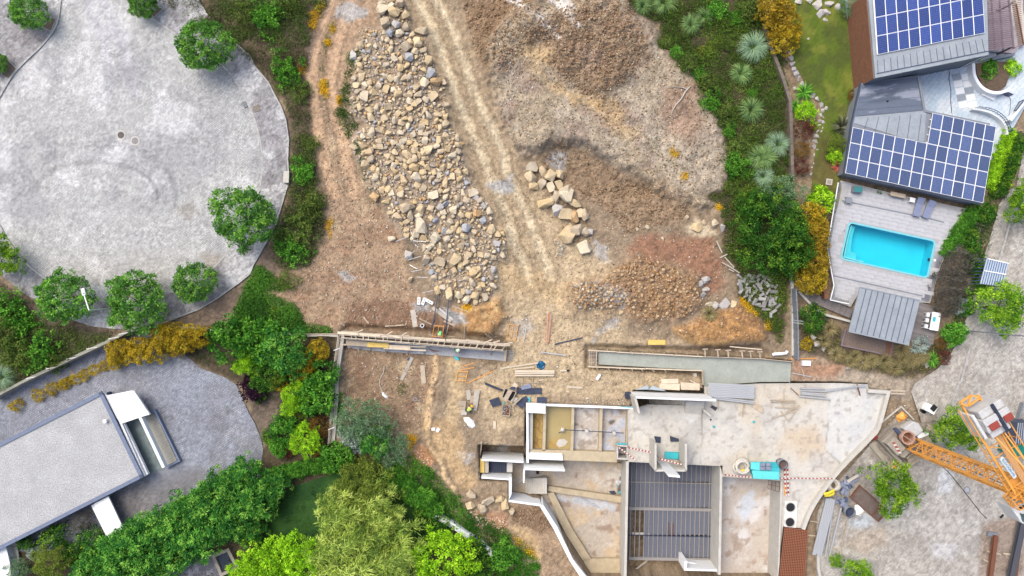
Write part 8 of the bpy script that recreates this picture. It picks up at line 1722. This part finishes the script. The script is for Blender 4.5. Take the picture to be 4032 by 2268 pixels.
for x,y,rd,k,lab in((100,330,290,'ever','very large dark round evergreen beside the site'),(150,50,150,'blue','blue green tree above the dark round evergreen'),(430,80,105,'limebush','lime yellow plant between the blue green tree and the pool fence'),(350,200,120,'gold','golden conifer at the top of the pool side row'),(385,300,115,'orange','golden orange conifer second in the pool side row'),(365,420,115,'orange','orange conifer in the middle of the pool side row'),(375,540,115,'orange','orange conifer fourth in the pool side row'),(365,660,120,'gold','golden conifer at the bottom of the pool side row'),(-60,120,130,'ever','dark evergreen shoulder left above the round evergreen'),(200,520,130,'ever','dark evergreen below the round evergreen by the wall')):plant(k,3,1,x,y,rd,lab)
for x,y,rd,k,lab in((1460,560,130,'grey','large grey brown shrub right of the pool, upper part'),(1420,700,140,'grey','large grey brown shrub beside the summerhouse, middle part'),(1380,830,120,'grey','grey brown shrub nearest the dining table'),(1490,860,75,'silver','silver shrub at the end of the grey brown shrubs'),(1560,400,85,'bush','round green ball shrub right of the hedge, upper one'),(1620,560,85,'bush','round green ball shrub beside the ribbed shelter'),(1670,170,80,'bush','green bush at the villa corner by the street'),(1620,270,65,'darkyucca','dark spiky plant between the ball shrubs'),(1180,1160,75,'silver','silver shrub below the dining deck'),(1270,1270,75,'yucca','bright green yucca at the garden corner'),(1040,1190,80,'straw','yellowish grass clump by the gravel planter'),(1120,1260,65,'straw','straw coloured grass below the silver shrub'),(380,960,105,'bush','fresh green shrub under the curved deck wall'),(330,1150,60,'gbush','golden green shrub by the pale garden rocks'),(500,1040,75,'straw','straw grass clump right of the fresh green shrub'),(460,1130,65,'straw','straw grass clump above the grey rock'),(610,915,38,'redyucca','dark red spiky plant on the garden deck'),(610,795,20,'bush','tiny potted plant on the pool terrace corner'),(870,15,32,'bush','small plant in a pot under the villa eaves'),(1360,1250,60,'red','brownish shrub right of the bright green yucca'),(1400,1320,30,'yucca','small green tuft at the pavement edge'),(1440,1080,90,'vine','green shrub at the lower end of the street hedge'),(1530,880,60,'vine','green hedge shrub beside the silver shrub'),(1640,730,55,'vine','green hedge shrub below the ribbed shelter'),(1340,1150,45,'brown','brown dry shrub by the dining deck corner'),(1560,300,60,'bush','green bush above the round ball shrub')):plant(k,3,1,x,y,rd,lab)
for i in range(14):
    t=i/13;plant('straw',3,1,560+t*640+rnd.uniform(-20,20),1235+60*math.sin(t*3)+rnd.uniform(-30,70),rnd.uniform(50,75),ORD[i]+' straw coloured grass from the left in the bank below the planter','ornamental grasses in the bank')
HG='shrubs of the clipped garden hedge'
for i in range(12):t=i/11;plant('vine',3,1,1585-t*190,150+t*300+10*math.sin(i*2),58,ORD[i]+' clump from the villa end of the clipped hedge beside the pool',HG)
for i in range(9):t=i/8;plant('limebush',3,0,1860-t*150,1010+t*370,58,ORD[i]+' yellow green clump from the top of the hedge by the solar roof','clumps of the yellow green hedge')
for i in range(8):t=i/7;plant('bush',3,0,1930-t*150,1050+t*380,70,ORD[i]+' dark bush from the top, between yellow hedge and street','bushes behind the yellow green hedge')
for x,y,rd,k,lab in((660,55,75,'blue','blue green ball shrub at the brown villa wall'),(590,960,100,'darkyucca','dark spiky cordyline against the lower villa wing'),(560,1090,75,'olive','olive green shrub below the dark cordyline'),(545,1170,65,'limebush','yellow green shrub above the pink spiky plant'),(568,1245,62,'pinkyucca','pink spiky cordyline at the roof corner'),(310,980,85,'red','dark red shrub below the lime shrub'),(300,1250,70,'red','dark red shrub at the lower end of the garden bed'),(300,1130,65,'brown','brown green shrub between the two dark red shrubs'),(330,835,75,'limebush','bright lime shrub beneath the large leaved plant'),(310,700,85,'yucca','large leaved banana plant in the garden bed'),(250,800,60,'yucca','pale large leaf plant left of the lime shrub'),(385,950,35,'limebush','tiny lime shrub beside the edging stones'),(1695,520,75,'vine','green round shrub in the curved planter, upper one'),(1660,590,55,'vine','green shrub in the curved planter, lower one'),(1800,555,50,'gbush','golden green shrub in the curved planter'),(1870,515,70,'limebush','yellow spiky conifer at the right of the curved planter'),(680,720,45,'brown','brown green shrub by the rough corner stone')):plant(k,3,0,x,y,rd,lab)
for c,r,x,y,rd,k,lab in((2,0,1005,60,80,'pampas','pale pampas grass at the top left of the wild strip'),(2,0,1165,30,105,'pampas','pale pampas grass second from the left at the top'),(2,0,1365,195,85,'pampas','pale pampas grass, lower one of the touching pair'),(2,0,1465,130,75,'pampas','pale pampas grass, upper one of the touching pair'),(2,0,1830,365,125,'bpampas','largest blue grey pampas grass of the wild strip'),(2,0,1740,565,95,'pampas','pale pampas grass below the largest blue grey one'),(2,0,1815,835,105,'pampas','green pampas grass in the middle of the wild strip'),(2,0,1870,1190,105,'pampas','pampas grass left of the fence in the lower strip'),(3,0,110,1090,105,'bpampas','blue grey pampas grass touching the garden fence'),(3,0,10,1190,105,'pampas','pampas grass left below the one at the fence'),(3,0,0,1330,90,'bpampas','lowest pampas grass of the wild strip')):plant(k,c,r,x,y,rd,lab)
plant('straw',2,1,1500,925,70,'dry pale grass clump below the four rocks in the hollow');plant('bpampas',0,1,40,1400,110,'pale grass clump at the left edge above the diagonal fence')
GC='golden conifers along the driveway'
for i,(c,r,x,y,rd,k) in enumerate(((0,1,900,1210,100,'gold'),(0,1,1040,1200,105,'gold'),(0,1,1170,1200,95,'gold'),(0,1,1250,1090,110,'gold'),(0,1,1370,1110,110,'gold'),(0,1,1500,1100,95,'gold'),(0,1,1340,1170,75,'orange'),(0,1,870,1280,70,'gold'))):plant(k,c,r,x,y,rd,('lowest golden conifer at the left end of the driveway row','left upper golden conifer of the driveway row','golden conifer left of the middle of the driveway row','golden conifer low in the middle of the driveway row','golden conifer at the top middle of the driveway row','golden conifer right of the middle of the driveway row','golden conifer at the right end of the driveway row','orange tinted conifer in front of the driveway row')[(i+1)%8],GC)
for i,(c,r,x,y,rd) in enumerate(((0,1,770,1320,45),(0,1,700,1350,48),(0,1,630,1385,50),(0,1,560,1415,48),(0,1,490,1440,48),(0,2,480,10,50),(0,2,390,45,60),(0,2,285,92,55),(0,2,120,168,58))):plant('gbush',c,r,x,y,rd,ORD[i]+' small golden shrub from the conifers in the driveway strip','small golden shrubs in the driveway strip')
for i,(x,y,rd) in enumerate(((1860,700,140),(1760,760,150),(1640,840,160),(1540,900,170),(1430,960,160),(1340,1050,160),(1220,1080,150),(1130,1150,160),(1010,1200,160),(900,1270,160),(780,1350,150),(680,1400,130),(1650,1000,170),(1500,1120,170),(1380,1220,160),(1180,1300,170),(1030,1380,170),(1760,950,150),(1880,850,150))):plant('hedge',0,2,x,y,rd,ORD[i]+(' cypress from the right along the driveway side of the hedge' if i<12 else ' cypress of the thick hedge, in its lawn side row'),'cypresses of the thick garden hedge')
for x,y,rd,k,lab in((410,1165,110,'bush','round green shrub below the gravel roof'),(680,1170,105,'bush','dark green shrub beside the white side wall'),(260,1270,65,'silver','blue grey shrub below the round green shrub'),(370,1350,140,'olive','yellow olive tree at the lower left corner'),(140,1400,90,'blue','blue green shrub by the annex corner'),(560,1290,90,'bush','dark shrub right of the yellow olive tree'),(620,1030,85,'grey','brown leafless shrub under the roof edge'),(200,1190,75,'bush','dark shrub left of the round green shrub'),(760,1240,75,'bush','dark bush at the foot of the white side wall')):plant(k,0,2,x,y,rd,lab)
for c,r,x,y,rd,k,lab in((0,1,1760,1120,170,'vine','bright green flowering tree, upper left of the garden mass'),(1,1,60,1130,160,'vine','bright green flowering tree by the wire fence top'),(1,1,250,1220,170,'hedge','mid green tree in the middle of the garden mass'),(1,1,120,1340,160,'ever','dark evergreen in the garden mass'),(0,1,1860,1290,110,'lime','lime shrub at the driveway rim'),(1,1,480,1200,85,'gold','golden shrub beside the wire fence, upper one'),(1,1,380,1320,105,'gold','golden shrub in the garden mass, middle one'),(1,1,200,1440,70,'gold','golden shrub in the garden mass, lower one'),(0,2,1880,40,75,'purple','dark purple shrub at the edge of the driveway'),(1,2,10,60,70,'purple','dark purple shrub touching the driveway rim, right half'),(1,1,500,1400,130,'vine','white flowering bright shrub against the wire fence'),(1,2,450,120,140,'vine','white flowering bright tree at the lower wire fence'),(1,2,300,130,120,'lime','yellow lime tree left of the white flowering tree'),(1,2,340,190,75,'olive','olive shrub among the bright trees'),(1,2,240,330,110,'vine','leafy green tree below the olive shrub'),(1,2,380,430,110,'lime','pale lime tree near the fence end'),(1,2,480,330,90,'brown','brown leaved tree beside the fence end'),(1,2,260,510,60,'red','red brown shrub at the driveway end'),(1,2,480,500,65,'brown','brown shrub at the lowest fence post'),(1,2,190,480,75,'vine','bright shrub left of the red brown shrub'),(1,2,50,110,50,'bush','small dark shrub on the driveway rim'),(1,2,120,400,70,'bush','dark shrub on the driveway rim by the leafy tree'),
    (1,2,740,290,150,'blue','grey green tree below the left yard, left part'),(1,2,880,280,160,'blue','grey green tree below the left yard, right part'),(1,2,760,400,130,'silver','silver grey bare tree in the green mass'),(1,2,1040,480,140,'blue','grey green tree beside the rocky bank'),(1,2,920,440,120,'hedge','mid green tree between the grey green ones'),(1,2,620,560,120,'vine','bright green shrub at the head of the dark lawn'),(1,2,860,640,110,'olive','olive tree top between the lawn halves'),(1,2,830,780,190,'olive','large olive green tree above the willow'),(1,2,700,800,110,'olive','olive green tree left of the large one'),(1,2,640,960,130,'willow','pale willow tree, upper left part'),(1,2,900,930,170,'willow','pale willow tree, upper right part'),(1,2,720,1120,210,'willow','pale willow tree in the middle'),(1,2,950,1080,170,'willow','pale willow tree right of the middle'),(1,2,830,1300,250,'willow','broad pale willow tree near the bottom'),(1,2,1080,1340,190,'willow','pale willow tree at the bottom right'),(1,2,600,1370,190,'willow','pale willow tree at the bottom left'),(1,2,130,1340,210,'lime','vivid lime tree at the bottom, left one'),(1,2,330,1330,180,'lime','vivid lime tree at the bottom, beside the willow'),(1,2,-60,1440,120,'lime','vivid lime tree at the bottom, outermost left'),(1,2,1440,1330,210,'lime','vivid lime tree below the garden wall'),(1,2,1400,1090,110,'bush','dark bush on the lawn at the garden wall'),(1,2,1640,1270,140,'bush','dark bush below the garden wall'),(1,2,1680,1420,130,'ever','dark evergreen at the bottom edge right of the lime tree'),(1,2,1260,960,75,'bush','dark bush at the foot of the ivy hedge'),(0,2,1880,1100,110,'hedge','lowest cypress beside the stone pit'),(1,2,60,880,160,'hedge','cypress at the end of the hedge by the dark lawn'),(1,2,150,760,110,'hedge','cypress at the top left corner of the lawn'),(1,2,1870,1290,110,'vine','bright green shrub at the right end of the garden wall')):plant(k,c,r,x,y,rd,lab)
for i in range(11):t=i/10;plant('vine',1,2,150+t*480,690-60*math.sin(t*1.6)-20*t,62,ORD[i]+' clump from the left of the hedge above the dark lawn','clumps of the lawn hedge')
for i in range(15):t=i/14;plant('vine',1,2,1040+t*330+rnd.uniform(-25,25),690+t*260+rnd.uniform(-25,25),75,ORD[i]+' bright ivy clump from the top in the hedge right of the willow','ivy clumps of the thick hedge')
for i,(c,r,x,y,rd) in enumerate(((1,0,90,130,110),(1,0,260,30,95),(0,0,1840,90,70),(1,0,255,540,95),(1,0,350,690,62),(1,0,425,1080,58),(1,0,390,1290,85),(1,1,440,110,95),(1,1,350,270,100),(1,1,290,440,95),(1,1,240,690,60))):plant('scrub' if i%3 else 'scrubv',c,r,x,y,rd*1.2,ORD[i]+' green bush from the top in the scrub right of the plaza','bushes in the scrub beside the plaza')
for i,(x,y,rd) in enumerate(((1175,355,55),(1240,410,60),(1330,480,62),(1420,560,66),(1490,650,60),(1530,790,62),(1600,870,60),(1670,990,60),(1710,1110,66),(1690,1250,66),(1680,1390,66),(1840,700,45),(1640,320,50),(1700,130,60),(1800,60,80),(1560,60,55))):plant('scrubv' if i%2 else 'scrub',2,0,x+rnd.uniform(-18,18),y+rnd.uniform(-18,18),rd*rnd.uniform(.8,1.7),ORD[i]+(' bright shrub from the top along the edge of the clay plateau' if i<11 else ' shrub counted with those inside the wild strip of pampas grass'),'shrubs of the wild strip')
for i,(c,r,x,y,rd) in enumerate(((0,1,90,900,110),(0,1,60,1100,95),(0,1,320,1190,100),(0,1,430,1290,65),(0,1,200,1010,70),(0,1,160,1230,90))):plant('scrub' if i%2 else 'scrubv',c,r,x,y,rd*1.25,('yellow green bush at the left edge below the plaza','dark bush below the yellow green one at the left edge','yellow green bush in the middle of the scrub by the fence','dark bush touching the diagonal fence','small yellow green bush near the dead roots','dark bush between the left edge and the fence')[i],'bushes below the plaza')
def cover(name,poly,n,r0,r1,dens,cols,L=.16,W=.09,hh=.75,grp=None):
    P=np.array(poly);pts=rng.uniform(P.min(0),P.max(0),(n*4,2));d=sdist(poly,pts[:,0],pts[:,1],1e5);m=d<-4;pts=pts[m][:n];d=d[m][:n]
    r=r0+(r1-r0)*rng.random(len(pts))**1.6;r=np.minimum(r,.25-d*SN*.9);gxy=np.stack([(pts[:,0]-2016)*SN,(1134-pts[:,1])*SN],1);z=height(pts[:,0],pts[:,1])
    cnt=np.maximum(6,(r*r*dens).astype(int));i=np.repeat(np.arange(len(r)),cnt);N=len(i)
    e=nrm(rng.normal(size=(N,3)));e[:,2]=np.abs(e[:,2]);rr=r[i][:,None]*rng.uniform(.6,1.05,(N,1))
    Pp=np.concatenate([gxy[i],z[i][:,None]],1)+e*rr*np.array([1,1,hh]);D=nrm(e*.5+np.cross(e,rng.normal(size=(N,3)))+np.array([0,0,.2]))
    tm=vn(pts[:,0],pts[:,1],70,301);t=np.clip((tm[i]-.2)*1.1+rng.uniform(-.25,.25,N),0,.999)
    C=pal(cols,t)*rng.uniform(.8,1.2,(N,1));return tag(link(name,leaf_mesh(Pp,D,L*rng.uniform(.6,1.3,N),W,C,name,e)),kind='stuff')
WILD=[(92,88,66),(66,84,46),(78,100,50),(94,114,56),(112,114,74),(84,112,50),(110,130,60)]
cover('undergrowth',veg_left,700,.3,.95,190,WILD);cover('undergrowth',veg_right,1300,.3,1.0,190,[(70,92,40),(84,88,52),(66,98,40),(92,122,44),(80,88,48),(112,134,50),(80,114,46)])
cover('undergrowth',veg_lowleft,420,.3,.9,170,WILD);cover('undergrowth',veg_mid,480,.3,.9,180,[(50,88,36),(70,112,42),(88,132,50),(60,96,44)])
cover('undergrowth',nat(1,0,(720,370),(790,360),(820,480),(740,560),(740,700),(750,900),(790,960),(720,1050),(660,960),(600,860),(650,740),(690,560)),110,.2,.6,200,[(48,84,32),(64,106,38),(80,124,44)],.13)
cover('undergrowth',nat(1,2,(1000,600),(1160,520),(1300,620),(1560,860),(1580,940),(1740,1000),(1920,1120),(1960,1300),(1920,1500),(1820,1500),(1800,1300),(1660,1170),(1480,1050),(1400,980),(1380,900),(1200,760)),420,.25,.8,190,[(52,92,34),(70,118,40),(92,142,50),(62,100,44)])
cover('undergrowth',nat(2,2,(-60,1130),(20,1150),(100,1240),(240,1330),(230,1420),(200,1500),(-100,1500)),130,.25,.7,190,[(56,110,34),(80,140,44),(100,160,54)])
cover('undergrowth',nat(1,2,(600,60),(660,60),(670,190),(620,240),(590,230)),30,.2,.5,200,[(70,124,40),(96,156,52)]);cover('undergrowth',bed_edge,520,.25,.75,110,[(44,70,34),(58,88,40),(66,96,44)])
cover('undergrowth',flower_bed,240,.2,.55,130,[(92,96,56),(120,116,70),(80,96,50),(112,98,66)]);cover('undergrowth',nat(3,0,(1970,960),(1880,1180),(1800,1449),(1700,1449),(1720,1300))+nat(3,1,(1760,120),(1720,330),(1650,560),(1600,700),(1560,860),(1500,1000),(1440,1200),(1380,1060),(1540,700),(1500,420),(1640,120)),330,.25,.7,170,[(50,90,32),(68,112,40),(84,128,48)])
YEL=[(208,172,36),(196,150,40),(214,188,60),(110,124,48),(90,112,44)]
for p,n in((nat(1,0,(490,10),(560,10),(500,120),(460,240),(410,200),(420,90)),30),(nat(1,0,(570,180),(620,160),(600,240),(570,240)),8),(nat(1,0,(540,290),(580,300),(570,350),(540,350)),7),(nat(1,0,(500,570),(550,600),(560,740),(500,700),(490,650)),22),(nat(1,0,(300,480),(390,460),(390,560),(340,570)),12),(nat(1,0,(620,730),(665,700),(665,800),(640,800)),8),(nat(2,0,(1400,380),(1480,330),(1580,300),(1560,380),(1460,440)),18),(nat(2,1,(1730,780),(1800,820),(1890,950),(1830,940),(1740,860)),26),(nat(2,1,(1560,90),(1610,120),(1610,160),(1560,140)),8),(nat(1,2,(1150,380),(1250,400),(1200,470),(1180,560),(1150,480)),16),(nat(2,2,(0,1120),(80,1160),(190,1240),(230,1330),(150,1300),(40,1180)),30),(nat(1,1,(130,870),(230,880),(200,940),(140,930)),12),(nat(2,0,(1195,1080),(1280,1160),(1250,1200),(1200,1170)),8),(nat(2,0,(1270,1300),(1340,1310),(1330,1360),(1280,1360)),8),(nat(1,1,(540,200),(600,200),(590,380),(540,340)),10),(nat(1,1,(1560,850),(1640,860),(1630,900),(1570,900)),10),(nat(3,1,(0,980),(70,960),(90,1060),(20,1060)),10)):cover('yellow_flowers',p,n*3,.15,.4,230,YEL,.10,.08)
cover('weeds',nat(1,0,(500,260),(570,200),(575,330),(530,480),(560,620),(570,860),(560,1000),(520,960),(490,760),(480,540)),60,.08,.35,130,[(84,104,52),(104,118,62),(120,116,74)],.12);cover('weeds',nat(0,0,(1500,10),(1600,90),(1800,310),(1900,400))+nat(1,0,(120,610),(215,800),(275,1050),(270,1420))+nat(1,1,(180,280),(70,470),(150,300))+nat(1,0,(245,1400),(250,1050),(195,830),(100,650))+nat(0,0,(1860,420),(1740,320),(1550,110)),90,.06,.3,120,[(88,100,56),(106,112,66),(120,110,80)],.1);cover('weeds',nat(1,0,(740,1050),(830,1080),(860,1350),(950,1449),(860,1449),(790,1250)),50,.12,.45,170,[(54,92,36),(76,116,46)],.12);cover('weeds',nat(2,0,(900,1100),(1060,1020),(1240,1100),(1400,1330),(1200,1330),(1000,1200)),30,.1,.3,120,[(90,116,54),(120,130,64)],.1);cover('weeds',nat(1,2,(1080,0),(1160,0),(1130,70),(1050,130)),18,.15,.4,150,[(70,96,46),(90,112,56)],.12)
cover('white_blossom',nat(1,2,(430,0),(560,20),(540,240),(440,200)),60,.06,.12,900,[(236,240,214),(220,232,180)],.1,.1);cover('white_blossom',nat(1,2,(1580,940),(1760,1000),(1760,1100),(1600,1020)),60,.05,.1,900,[(238,236,240),(222,222,224)],.08,.08)
